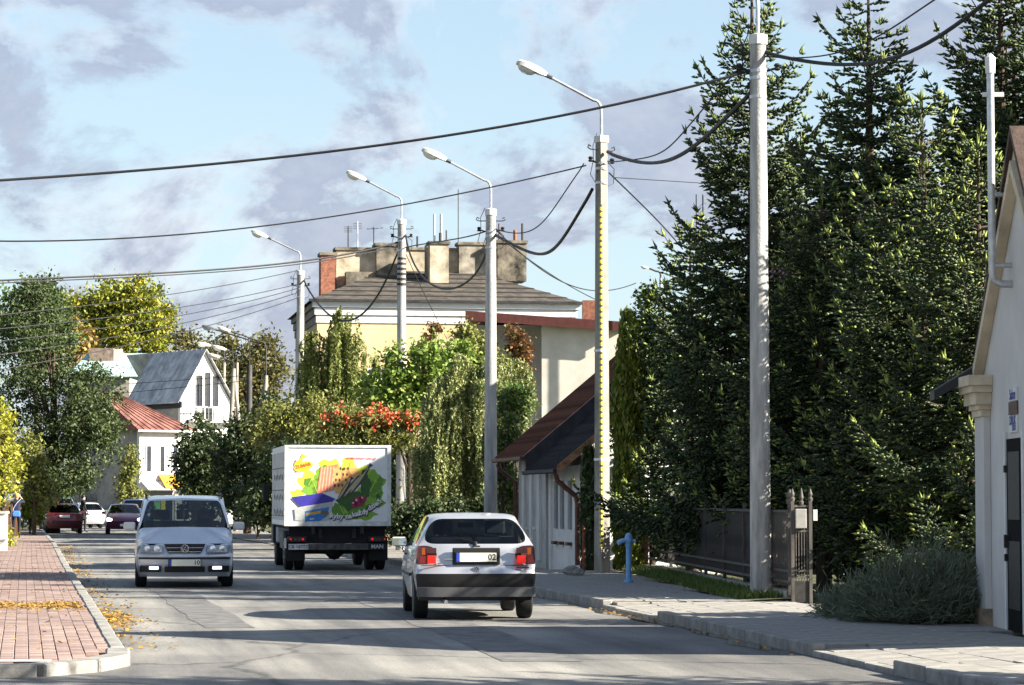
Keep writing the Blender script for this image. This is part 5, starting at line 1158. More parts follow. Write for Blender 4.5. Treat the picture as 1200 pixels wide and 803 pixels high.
# ------------------------------------------------------------------ yellow apartment building
def yellow():
    t = thing('yellow_building', 'large yellow rendered building with white cornice, tarred hip roof and many chimney stacks', 'building')
    pA = at(371, 560, 108); ang = R(9); LNy = 10.35; D = 11.0
    d = Vector((math.cos(ang), math.sin(ang), 0)); n = Vector((-math.sin(ang), math.cos(ang), 0))
    M = Matrix((d, n, Vector((0, 0, 1)))).transposed().to_4x4(); M.translation = (pA.x, pA.y, 0)
    ze = gz(350, 108) - .15
    bM(M, 0, LNy, 0, .4, 0, ze).build('front_wall', M_cream, t); bM(M, 0.0, .4, .402, D, 0, ze).build('side_wall', pm('shaded_yellow_render', (.42, .33, .19), .95, var=.3, scale=.8), t)  # left wall in a darker copy of the render, its shade painted in
    bM(M, LNy - .4, LNy, .402, D, 0, ze).build('side_wall', M_cream, t); bM(M, .402, LNy - .402, D - .4, D, 0, ze).build('rear_wall', M_cream, t)
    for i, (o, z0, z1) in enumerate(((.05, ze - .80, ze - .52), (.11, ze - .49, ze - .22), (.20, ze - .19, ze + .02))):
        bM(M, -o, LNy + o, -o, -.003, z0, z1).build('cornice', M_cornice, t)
        for xa, xb in ((-o, -.003), (LNy + .003, LNy + o)): bM(M, xa, xb, 0, D, z0, z1).build('cornice', pm('shaded_cornice', (.20, .18, .15), .95, var=.3, scale=2), t)  # side pieces get a darker colour for the shade on them
    b = MB(); bM(M, -.36, LNy + .36, -.36, -.26, ze + .02, ze + .12, b); b.build('gutter', M_tin_d, t)
    zr_ = ze + 1.75; e = .35
    c = [P3(M, -e, -e, ze + .04), P3(M, LNy + e, -e, ze + .04), P3(M, LNy + e, D + e, ze + .04), P3(M, -e, D + e, ze + .04), P3(M, 3.3, D / 2, zr_), P3(M, LNy - 3.4, D / 2, zr_)]
    # stepped strips of tar paper: six courses on the front slope
    nco = 7
    for i in range(nco):
        a, b_ = i / nco, (i + 1) / nco; L0, R0 = c[0].lerp(c[4], a), c[1].lerp(c[5], a); L1, R1 = c[0].lerp(c[4], b_), c[1].lerp(c[5], b_)
        q = MB(); q.prism([L0, R0, R1 + Vector((0, 0, -.02)), L1 + Vector((0, 0, -.02))], (0, 0, .045)); rc_ = q.build('roof_course', pm('tar_course', (.075, .064, .052), .85, var=.45, scale=2.5), t)
        up_ = Vector((0, -.01, .046)); q = MB(); q.prism([L0 + up_, R0 + up_, R0.lerp(R1, .16) + up_, L0.lerp(L1, .16) + up_], (0, 0, .006)); q.build('tar_seam', pm('tar_seam', (.018, .016, .015), .9), rc_)
    q = MB(); q.add(c, [(1, 2, 5), (2, 3, 4, 5), (3, 0, 4)]); q.build('roof', M_roofd, t)
    for x, px_ in ((2.0, 0), (5.0, 0), (8.0, 0)):
        for z in (2.0, 5.2): window(t, M, x, x + 1.1, z, z + 1.6)
    for y in (2.5, 6.0):
        for z in (2.0, 5.2):
            Ms = M @ Matrix.Rotation(-math.pi / 2, 4, 'Z') @ Matrix.Translation((-y - 1.0, 0, 0)); window(t, Ms, 0, 1.0, z, z + 1.6)
    s = 3200 / 111.0
    def stack(px0, px1, pyt, y0, dy, mat, cap=True, pyb=None):
        # px extents on the facade plane -> local x
        x0, x1 = (gx(px0, 109.5 + y0) - pA.x) / d.x - .0 - y0 * .0, (gx(px1, 109.5 + y0) - pA.x) / d.x
        x0 += y0 * math.tan(ang) ; x1 += y0 * math.tan(ang)
        zt = gz(pyt, 109.5 + y0 + x0 * .16); zb = ze + .2 if pyb is None else gz(pyb, 109.5 + y0)
        h = bM(M, x0, x1, y0, y0 + dy, zb, zt).build('chimney', mat, t)
        if cap: bM(M, x0 - .06, x1 + .06, y0 - .06, y0 + dy + .06, zt, zt + .12).build('chimney_cap', M_chim_d, h)
        return x0, x1, zt
    stack(378, 395, 303, 4.2, 1.0, M_brick); stack(395.6, 441, 297, 4.8, 1.0, M_chim); stack(407, 441, 322, 4.0, .7, M_chim_d, cap=False)
    stack(442, 471, 292, 4.5, 1.2, M_chim_d); stack(472, 500, 297, 5.4, .9, M_chim); stack(500.5, 504, 290, 4.0, .8, M_chim_d, cap=False)
    stack(504, 526, 290, 3.0, .8, M_chim, pyb=335); stack(527, 537, 298, 5.2, .7, M_chim)
    stack(538, 582, 291, 5.0, .9, pm('grey_plaster', (.30, .27, .22), .95, var=.5, scale=1.2, bump=.3)); stack(583, 617, 289, 4.6, 1.3, M_chim_d, pyb=330)
    def mast(px, y0, pyt, pyb, r, mat, name='aerial_mast'):
        b = MB(); P = at(px, pyb, 109.5 + y0); Q = at(px, pyt, 109.5 + y0); Q.y = P.y; b.tube([P, Q], r, 8); return b.build(name, mat, t)
    mast(408, 5, 265, 300, .025, M_iron); mast(419, 5, 259, 300, .03, M_galv); mast(438, 5, 266, 300, .022, M_iron)
    b = MB()
    for i in range(4):
        p = at(431 + i * 5.5, 268.5 - i * .4, 114.5); b.bar(p + Vector((0, -.25, 0)), p + Vector((0, .25, 0)), .015)
    b.bar(at(430, 268.6, 114.5), at(449, 267.2, 114.5), .02); b.build('aerial', M_iron, t)
    for px, a_, c_ in ((408, 266, 270), (419, 262, 268)):
        b = MB()
        for k in range(4):
            p = at(px, a_ + k * 2.0, 114.5); b.bar(p + Vector((-.18, 0, 0)), p + Vector((.18, 0, 0)), .014)
        b.build('aerial', M_iron, t)
    mast(509, 4, 251, 292, .05, M_galv, 'flue'); mast(517, 4, 251, 292, .06, M_galv, 'flue'); mast(516, 3.9, 273, 292, .06, M_iron, 'flue'); mast(523, 4, 270, 292, .03, M_iron, 'flue'); mast(489, 5, 277, 300, .04, M_iron, 'flue')
    mast(537, 5, 222, 292, .018, M_iron); mast(561, 5, 284, 292, .04, M_iron, 'flue'); mast(585, 4.8, 262, 292, .04, M_wood_br, 'flue'); mast(603.5, 4.8, 270, 290, .075, M_wood_br, 'flue'); mast(612, 4.8, 262, 290, .045, M_iron, 'flue')
    return t
yellow()
def annex():
    t = thing('cream_annex', 'flat roofed cream annex with dark brown fascia in front of the yellow building', 'building')
    Y = 96
    x0, x1, x2 = gx(560, Y + 1.8), gx(635, Y), gx(738, Y); zt = gz(380, Y)
    b = MB(); b.b2(x1, x2, Y, Y + 7, 0, zt); b.build('front_wall', M_offw, t)
    b = MB(); b.b2(x0, x1 - .004, Y + 2.4, Y + 7, 0, zt + .12); b.build('recessed_wall', pm('annex_shaded', (.50, .47, .44), .95, var=.1, scale=.8), t)  # shade of the recess put into a greyer wall colour
    zl, zr_ = gz(366, Y - .5), gz(379.5, Y - .5); xl_, xr__ = gx(545, Y - .5), gx(742, Y - .5)
    b = MB(); b.prism([(xl_, Y - .5, zl - .28), (xr__, Y - .5, zr_ - .28), (xr__, Y - .5, zr_ + .05), (xl_, Y - .5, zl + .05)], (0, .06, 0)); b.build('fascia', M_fascia, t)
    b = MB(); b.prism([(xl_, Y - .44, zl - .06), (xr__, Y - .44, zr_ - .06), (xr__, Y - .44, zr_ + .03), (xl_, Y - .44, zl + .03)], (0, 8, 0)); b.build('roof', M_roofd, t)
    b = MB(); b.b2(gx(683, Y + 3), gx(705, Y + 3), Y + 3, Y + 3.7, zt - .1, gz(352, Y + 3)); c = b.build('chimney', M_brick, t)
    return t
annex()
b = MB(); P = at(820, 300, 100); Q = at(820, 228, 100); t_ = thing('aerial_tower', 'thin lattice aerial mast against the sky right of the square lamp pole', 'mast', (P.x, P.y, 0))
hz = Q.z
for s_ in (-.12, .12): b.tube([(s_, 0, 3), (s_, 0, hz)], .022, 6)
for k in range(34): b.bar((-.12, 0, 4 + k * .25), (.12, 0, 4.2 + k * .25), .015)
b.build('lattice', M_iron, t_)
b = MB()
for z_, s_ in ((hz - .2, 1), (hz - .6, 1), (hz - .9, -1), (hz - 1.3, 1)): b.box((s_ * .2, 0, z_), (.10, .1, .28))
b.build('antenna_panel', M_galv, t_)

# ------------------------------------------------------------------ houses at the far left
def left_house():
    t = thing('gable_house', 'white gabled house with grey and turquoise tin roof rising behind the trees on the left', 'house')
    Y = 176; s = 3200 / Y
    # gable wall faces right and towards the camera; corner nearest the camera at px 211
    c0 = Vector((gx(211, Y), Y, 0)); an = R(38); d = Vector((math.cos(an), math.sin(an), 0)); n = Vector((-math.sin(an), math.cos(an), 0))   # d along the gable, n along the ridge (back-left)
    M = Matrix((d, n, Vector((0, 0, 1)))).transposed().to_4x4(); M.translation = c0
    wg = 4.0; ze = gz(470, Y); zr_ = gz(412, Y + 1.4); Ln = 10
    b = MB(); b.prism([P3(M, 0, 0, 0), P3(M, wg, 0, 0), P3(M, wg, 0, ze - .35), P3(M, wg / 2 - .25, 0, zr_), P3(M, 0, 0, ze)], M.to_3x3() @ Vector((0, .3, 0))); b.build('gable_wall', M_white, t)
    b = MB(); bM(M, 0, .3, .302, Ln, 0, ze, b); b.build('side_wall', M_grey_r, t); b = MB(); bM(M, wg - .3, wg, .302, Ln, 0, ze - .4, b); b.build('side_wall', M_white, t)  # left wall greyed for its shade, the sunny one stays white
    b = MB(); bM(M, -.10, -.004, -.2, Ln, ze - .45, ze - .05, b); b.build('dark_eave', M_black, t)
    # roof slope over the side wall, in seamed sheets; grey near the gable, turquoise further back
    a0, a1 = P3(M, -.35, -.3, ze - .15), P3(M, wg / 2 - .25, -.3, zr_ + .1)
    sl = a1 - a0; nn = Vector((-(sl.z), 0, math.hypot(sl.x, sl.y)))
    for i in range(11):
        y0_, y1_ = -.3 + i * .62, -.3 + (i + 1) * .62 - .02
        q = MB(); q.prism([P3(M, -.35, y0_, ze - .15), P3(M, -.35, y1_, ze - .15), P3(M, wg / 2 - .25, y1_, zr_ + .1), P3(M, wg / 2 - .25, y0_, zr_ + .1)], (0, 0, .06))
        q.prism([P3(M, -.35, y1_ - .02, ze - .10), P3(M, -.35, y1_ + .03, ze - .10), P3(M, wg / 2 - .25, y1_ + .03, zr_ + .15), P3(M, wg / 2 - .25, y1_ - .02, zr_ + .15)], (0, 0, .06)); q.build('roof_sheet', M_tin, t)
    q = MB(); q.prism([P3(M, wg / 2 - .25, -.3, zr_ + .1), P3(M, wg / 2 - .25, Ln, zr_ + .1), P3(M, wg + .3, Ln, ze - .55), P3(M, wg + .3, -.3, ze - .55)], (0, 0, .06)); q.build('rear_roof', M_tin, t)
    for x in (1.25, 1.85, 2.45):
        window(t, M, x, x + .36, ze - .35, ze + (1.9 if x > 1.5 and x < 2.2 else 1.7), y=-.03, bars=(0, 0), frame=M_iron)
    bM(M, .5, 3.8, -.7, -.004, ze - 1.35, ze - 1.2).build('balcony', M_white, t)
    for x in np.linspace(.55, 3.75, 12): bM(M, x - .02, x + .02, -.68, -.64, ze - 1.2, ze - .4).build('baluster', M_white, t)
    bM(M, .5, 3.8, -.69, -.63, ze - .4, ze - .34).build('handrail', M_white, t)
    window(t, M, 1.6, 2.5, ze - 1.18, ze - .4, y=-.03, frame=M_iron); window(t, M, .7, 1.4, 1.4, 3.0, y=-.03); window(t, M, 2.4, 3.1, 1.4, 3.0, y=-.03)
    # rear wing with turquoise roof, white gable end and chimney
    t2 = thing('turquoise_roofed_wing', 'house wing with pale turquoise tin roof and broad chimney behind the big left tree', 'house')
    Y2 = 186; xL, xm, xR = gx(84, Y2), gx(150, Y2), gx(172, Y2); z0, z1, z2 = gz(442, Y2), gz(415, Y2 + 3), gz(420, Y2)
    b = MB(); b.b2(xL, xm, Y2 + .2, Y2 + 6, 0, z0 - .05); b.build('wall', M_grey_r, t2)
    for i in range(9):
        a_, b_ = xL - .3 + (xm + .9 - xL) * i / 9, xL - .3 + (xm + .9 - xL) * (i + 1) / 9 - .02
        q = MB(); q.prism([(a_, Y2 - .3, z0), (b_, Y2 - .3, z0), (b_ + .8, Y2 + 3.2, z1), (a_ + .8, Y2 + 3.2, z1)], (0, 0, .06)); q.build('roof_sheet', M_tin_t, t2)
    q = MB(); q.prism([(xL + .5, Y2 + 3.2, z1), (xm + 1.6, Y2 + 3.2, z1), (xm + 1, Y2 + 6.4, z0), (xL - .3, Y2 + 6.4, z0)], (0, 0, .06)); q.build('rear_roof', M_tin_t, t2)
    q = MB(); q.b2(gx(103, Y2 + 2), gx(131, Y2 + 2), Y2 + 2, Y2 + 3.2, z0, gz(408, Y2 + 2)); c = q.build('chimney', pm('old_brick', (.26, .19, .15), .95, var=.4, scale=3), t2)
    q = MB(); q.b2(gx(131.5, Y2 + 2), gx(140, Y2 + 2), Y2 + 2, Y2 + 3.0, z0, gz(409, Y2 + 2)); q.build('chimney', M_offw, t2)
    q = MB(); q.b2(gx(103, Y2), gx(117, Y2), Y2 + .9, Y2 + 1.0, gz(432, Y2 + 1), gz(430, Y2 + 1)); q.build('roof_hatch', M_iron, t2)
    # shop with red tin roof, nearer
    t3 = thing('shop_house', 'low white shop house with red tin roof and orange and green shop front', 'shop')
    Y3 = 164; c0 = Vector((gx(163, Y3), Y3, 0)); M = Matrix((d, n, Vector((0, 0, 1)))).transposed().to_4x4(); M.translation = c0
    wl = 3.45; ze = gz(503, Y3); zr_ = gz(462, Y3 + 3.5)
    b = MB(); bM(M, 0, wl, 0, .3, 0, ze - .02, b); b.build('shop_wall', M_white, t3); b = MB(); bM(M, 0, .3, .302, 8, 0, ze - .02, b); b.build('side_wall', M_grey_r, t3)  # shade on the left side wall painted in as grey
    bM(M, wl - .3, wl, .302, 8, 0, ze - .02).build('side_wall', M_white, t3)
    for i in range(9):
        x0_, x1_ = -.3 + (wl + .6) * i / 9, -.3 + (wl + .6) * (i + 1) / 9 - .02
        q = MB(); q.prism([P3(M, x0_, -.4, ze - .1), P3(M, x1_, -.4, ze - .1), P3(M, -.9 + (x1_ + .3) * .28, 3.4, zr_), P3(M, -.9 + (x0_ + .3) * .28, 3.4, zr_)], (0, 0, .05))
        q.prism([P3(M, x1_ - .03, -.4, ze - .06), P3(M, x1_ + .03, -.4, ze - .06), P3(M, -.89 + (x1_ + .3) * .28, 3.4, zr_ + .04), P3(M, -.91 + (x1_ + .3) * .28, 3.4, zr_ + .04)], (0, 0, .07)); q.build('roof_sheet', M_redroof, t3)
    q = MB(); q.prism([P3(M, -.3, -.4, ze - .1), P3(M, -.9, 3.4, zr_), P3(M, -.3, 8.3, ze - .1)], (0, 0, .05)); q.build('hip_roof', M_redroof, t3)
    q = MB(); q.prism([P3(M, -.9, 3.4, zr_), P3(M, .23, 3.4, zr_), P3(M, wl + .3, 8.3, ze - .1), P3(M, -.3, 8.3, ze - .1)], (0, 0, .05)); q.build('rear_roof', M_redroof, t3)
    q = MB(); q.prism([P3(M, wl + .3, -.4, ze - .1), P3(M, wl + .3, 8.3, ze - .1), P3(M, .23, 3.4, zr_)], (0, 0, .05)); q.build('hip_roof', M_redroof, t3)
    bM(M, -.36, wl + .36, -.48, -.40, ze - .16, ze - .06).build('gutter', M_galv, t3)
    for x in (.42, 1.35, 2.25): window(t3, M, x, x + .42, ze - 2.6, ze - .95, y=-.03, bars=(0, 0))
    bM(M, .2, 2.3, -.04, -.003, .1, 2.1).build('shop_window', M_pane, t3); bM(M, 1.0, 1.45, -.05, -.042, .3, 1.75).build('green_door', pm('shop_green', (.20, .50, .25), .6), t3)
    bM(M, 1.5, 1.8, -.05, -.042, .9, 1.7).build('yellow_poster', M_yellow, t3); bM(M, 2.45, 3.2, -.05, -.003, .1, 2.3).build('shop_panel', M_frame_w, t3)
    q = MB(); q.prism([P3(M, .1, -.004, 2.65), P3(M, 2.0, -.004, 2.65), P3(M, 2.0, -.9, 2.15), P3(M, .1, -.9, 2.15)], (0, 0, .05)); q.build('awning', M_white, t3)
    q = MB(); q.b2(0, 0, 0, 0, 0, 0) if False else q.prism([P3(M, 1.3, -.06, 3.05), P3(M, 2.9, -.06, 3.05), P3(M, 2.9, -.95, 2.25), P3(M, 1.3, -.95, 2.25)], (0, 0, .05)); q.build('orange_awning', pm('awning_orange', (.72, .33, .03), .7, var=.15), t3)
    q = MB(); q.prism([P3(M, 2.95, -.06, 3.0), P3(M, 3.75, -.06, 3.0), P3(M, 3.75, -.8, 2.35), P3(M, 2.95, -.8, 2.35)], (0, 0, .05)); q.build('blue_awning', pm('awning_blue', (.05, .28, .70), .7), t3)
left_house()
# rubble wall and board fence under the left trees
t = thing('rubble_wall', 'grey stone garden wall under the big tree left of the shop', 'wall')
Y = 168; b = MB(); x0, x1 = gx(70, Y), gx(158, Y)
rg = random.Random(8)
z_ = 0
me_st = []
for k in range(5):
    q = MB(); rr = [rg.uniform(.8, 1.15) for _ in range(8)]
    q.add([(sx * .5 * rr[i], sy * .25, sz * .5 * rr[(i + 3) % 8]) for i, (sx, sy, sz) in enumerate([(a, b_, c) for a in (-1, 1) for b_ in (-1, 1) for c in (-1, 1)])], [(0, 1, 3, 2), (4, 6, 7, 5), (0, 4, 5, 1), (2, 3, 7, 6), (0, 2, 6, 4), (1, 5, 7, 3)])
    me = bpy.data.meshes.new('stone'); me.from_pydata(q.v, [], q.f); bm = bmesh.new(); bm.from_mesh(me); bmesh.ops.recalc_face_normals(bm, faces=bm.faces); bm.to_mesh(me); bm.free(); me.materials.append(pm('wall_stone%d' % (k % 2), ((.33, .31, .29), (.24, .22, .21))[k % 2], .95, var=.3, scale=3)); me_st.append(me)
b.b2(x0, x1, Y + .15, Y + .4, 0, 1.9); b.build('wall_core', M_mortar, t)
for r_ in range(5):
    x = x0
    while x < x1 - .3:
        w_ = rg.uniform(.35, .65); inst(rg.choice(me_st), 'stone', t, (x + w_ / 2, Y + .1, .2 + r_ * .38), 0, (w_, .5, .36)); x += w_ + .03
t = thing('gate_pillar', 'white rendered gate pillar at the far left edge behind the pavement', 'pillar', (gx(1.5, 79), 79, 0))
b = MB(); b.b2(-.14, .16, -.2, .2, 0, 1.18); b.build('shaft', M_white, t, bevel=.01); b = MB(); b.b2(-.17, .19, -.23, .23, 1.18, 1.25); b.b2(-.165, .185, -.225, .225, .42, .46); b.build('coping', M_offw, t)
t = thing('wooden_fence', 'brown board fence behind the walking woman at the left edge', 'fence', (gx(-2, 108), 108, 0))
for i in range(7):
    b = MB(); b.b2(-.3 + i * .16, -.3 + i * .16 + .13, 0, .03, .1, 1.5 + .03 * (i % 3)); b.build('board', M_wood_br, t)
b = MB(); b.b2(-.3, .9, .031, .08, .4, .48); b.b2(-.3, .9, .031, .08, 1.2, 1.28); b.build('rail', M_wood_br, t)

# ------------------------------------------------------------------ fence, gate and garden things on the right
FX = lambda Y: right_edge(Y) + .05
ft = thing('picket_fence', 'dark picket fence on a low concrete plinth between hydrant and gate post', 'fence')
mpk = MB(); mpk.box((0, 0, .60), (.026, .026, 1.10)); me_p = bpy.data.meshes.new('picket'); me_p.from_pydata(mpk.v, [], mpk.f); me_p.materials.append(M_fence)
dirf = math.atan2(-(FX(57) - FX(41)) / 16, 1)
yy = 40.4; k = 0
while yy < 57.2 and k < 240:
    inst(me_p, 'picket', ft, (FX(yy), yy, PAVE + .14), dirf); yy += .13; k += 1
posts = [40.3, 42.4, 44.5, 46.8, 49.2, 51.8, 54.4, 57.2]
for i, y in enumerate(posts):
    b = MB(); b.box((FX(y) - .03, y, PAVE + .70), (.055, .055, 1.42)); p = b.build('fence_post', M_fence, ft)
    if i in (5, 6, 0):
        b = MB(); b.lathe([(.045, 0), (.06, .05), (.03, .08), (.05, .13), (.012, .22)], c=(FX(y) - .03, y, PAVE + 1.41), n=8); b.build('finial', M_fence, p)
for a, c in zip(posts, posts[1:]):
    for z in (PAVE + .26, PAVE + .42, PAVE + 1.30):
        b = MB(); b.bar((FX(a) - .035, a, z), (FX(c) - .035, c, z), .035, .04); b.build('fence_rail', M_fence, ft)
    b = MB(); b.bar((FX(a), a, PAVE + .02), (FX(c), c, PAVE + .02), .16, .22); b.build('plinth', M_conc_d, ft)
t = thing('gate_post', 'ornate metal gate post with letterbox standing right of the thick pole', 'gate post', (gx(939, 39.4), 39.4, PAVE), R(4))
b = MB()
for x in (-.13, .13): b.box((x, 0, .72), (.045, .06, 1.46))
b.build('upright', M_fence, t); b = MB()
for x in (-.08, -.04, 0, .04, .08): b.box((x, .0, .78), (.014, .02, 1.0))
for z in (.36, .45, 1.02, 1.38): b.box((0, 0, z), (.214, .03, .03))
b.build('lattice_panel', M_fence, t); b = MB(); b.box((0, .005, .15), (.214, .03, .30)); b.build('base_plate', M_iron, t)
b = MB(); b.box((-.02, -.05, 1.20), (.16, .08, .28)); b.build('letterbox', pm('letterbox_grey', (.35, .34, .32), .5, .3), t, bevel=.01)
for x in (-.13, .0, .13):
    b = MB(); b.lathe([(.03, 0), (.04, .04), (.02, .06), (.035, .10), (.008, .18 if x else .24)], c=(x, 0, 1.45 if x else 1.40), n=8); b.build('finial', M_fence, t)
b = MB(); b.box((.20, 0, 1.25), (.06, .05, .16)); b.build('bell_box', M_offw, t)
t = thing('gate_leaf', 'dark open gate leaf with drooping top rail behind the bush', 'gate', (gx(981, 45), 45, PAVE), R(-12))
n_ = 30
tz = lambda x: 1.36 - .30 * (x / 1.25)
mp_ = MB()
for i in range(n_):
    x = .04 + i * 1.20 / n_; q = MB(); q.box((x, 0, (tz(x) + .12) / 2), (.018, .018, tz(x) - .12)); q.build('bar', M_fence, t)
for x in (0, .42, .84, 1.25):
    b = MB(); b.box((x, 0, (tz(x) + .1) / 2), (.045, .045, tz(x) + .02)); b.build('stile', M_fence, t)
for f0 in (0, .35, 1.0):
    b = MB(); z0_ = .14 if f0 == 0 else (.28 if f0 < .5 else None)
    if z0_: b.bar((0, 0, z0_), (1.25, 0, z0_), .03, .04)
    else: b.bar((0, 0, tz(0)), (1.25, 0, tz(1.25)), .03, .04)
    b.build('gate_rail', M_fence, t)
t = thing('hydrant', 'blue street hydrant post in the grass beside the square lamp pole', 'hydrant', (gx(736.5, 48.8), 48.8, PAVE), R(8))
b = MB(); b.lathe([(.085, 0), (.085, .04), (.05, .05), (.046, .62), (.056, .63), (.056, .70), (.068, .71), (.07, .80), (.05, .86), (.02, .88)], n=16); b.build('barrel', M_blue, t, smooth=True)
b = MB(); b.tube([(0, 0, .74), (-.12, -.03, .74), (-.20, -.05, .70)], .045, 10); b.tube([(0, 0, .74), (.14, .02, .73)], .03, 10); b.build('outlet', pm('hydrant_pale_blue', (.35, .55, .80), .45, var=.2, scale=14), t, smooth=True)
b = MB(); b.lathe([(.052, -.02), (.055, .02)], c=(.15, .02, .73), n=10, M=Matrix.Translation((.15, .02, .73)) @ Matrix.Rotation(math.pi / 2, 4, 'Y')); b.build('outlet_cap', M_iron, t)
t = thing('brick_pillar', 'low brick fence pillar behind the blue hydrant', 'pillar', (gx(749, 57), 57, PAVE - .05), R(10))
b = MB(); b.b2(-.155, .155, -.13, .13, 0, .98); b.build('pillar_core', M_mortar, t)
qb = MB(); qb.box((0, 0, 0), (.155, .14, .062)); me_b = bpy.data.meshes.new('brick'); me_b.from_pydata(qb.v, [], qb.f); me_b.materials.append(M_brick)
for r_ in range(13):
    for s_ in (-1, 1):
        for q_ in (-1, 1): inst(me_b, 'brick', t, (s_ * (.085 if r_ % 2 else .09), q_ * .075, .04 + r_ * .075), 0, (1, 1, 1))
t = thing('fence_stake', 'rusty fence stake with wire mesh left of the square lamp pole', 'post', (gx(684, 56), 56, PAVE - .05))
b = MB(); b.tube([(0, 0, 0), (0, 0, 1.0)], .03, 8); b.build('stake', pm('rust', (.22, .08, .045), .9, var=.4, scale=15), t)
b = MB()
for i in range(9): b.bar((-.0, 0, .1 + i * .1), (.42, .1, .1 + i * .1), .007); b.bar((.05 * i, .012 * i, .08), (.05 * i, .012 * i, .95), .007)
b.build('wire_mesh', M_iron, t)
# loose stones beside the small house
for i, (px, Y, s_) in enumerate(((671, 53.2, .16), (678, 53.0, .12), (667, 54.0, .13))):
    b = MB(); n_ = 8; rg2 = random.Random(i); b.lathe([(s_ * .7, 0), (s_, s_ * .4), (s_ * .8, s_ * .9), (s_ * .3, s_ * 1.15)], n=n_); b.v = [(x * rg2.uniform(.85, 1.15), y * rg2.uniform(.85, 1.15), z * rg2.uniform(.9, 1.1)) for x, y, z in b.v]
    o = b.build('stone', M_kerb, None); o.location = (gx(px, Y), Y, PAVE); props(o, ('largest pale stone at the corner of the small white house', 'right stone at the corner of the small white house', 'left stone at the corner of the small white house')[i], 'stone')

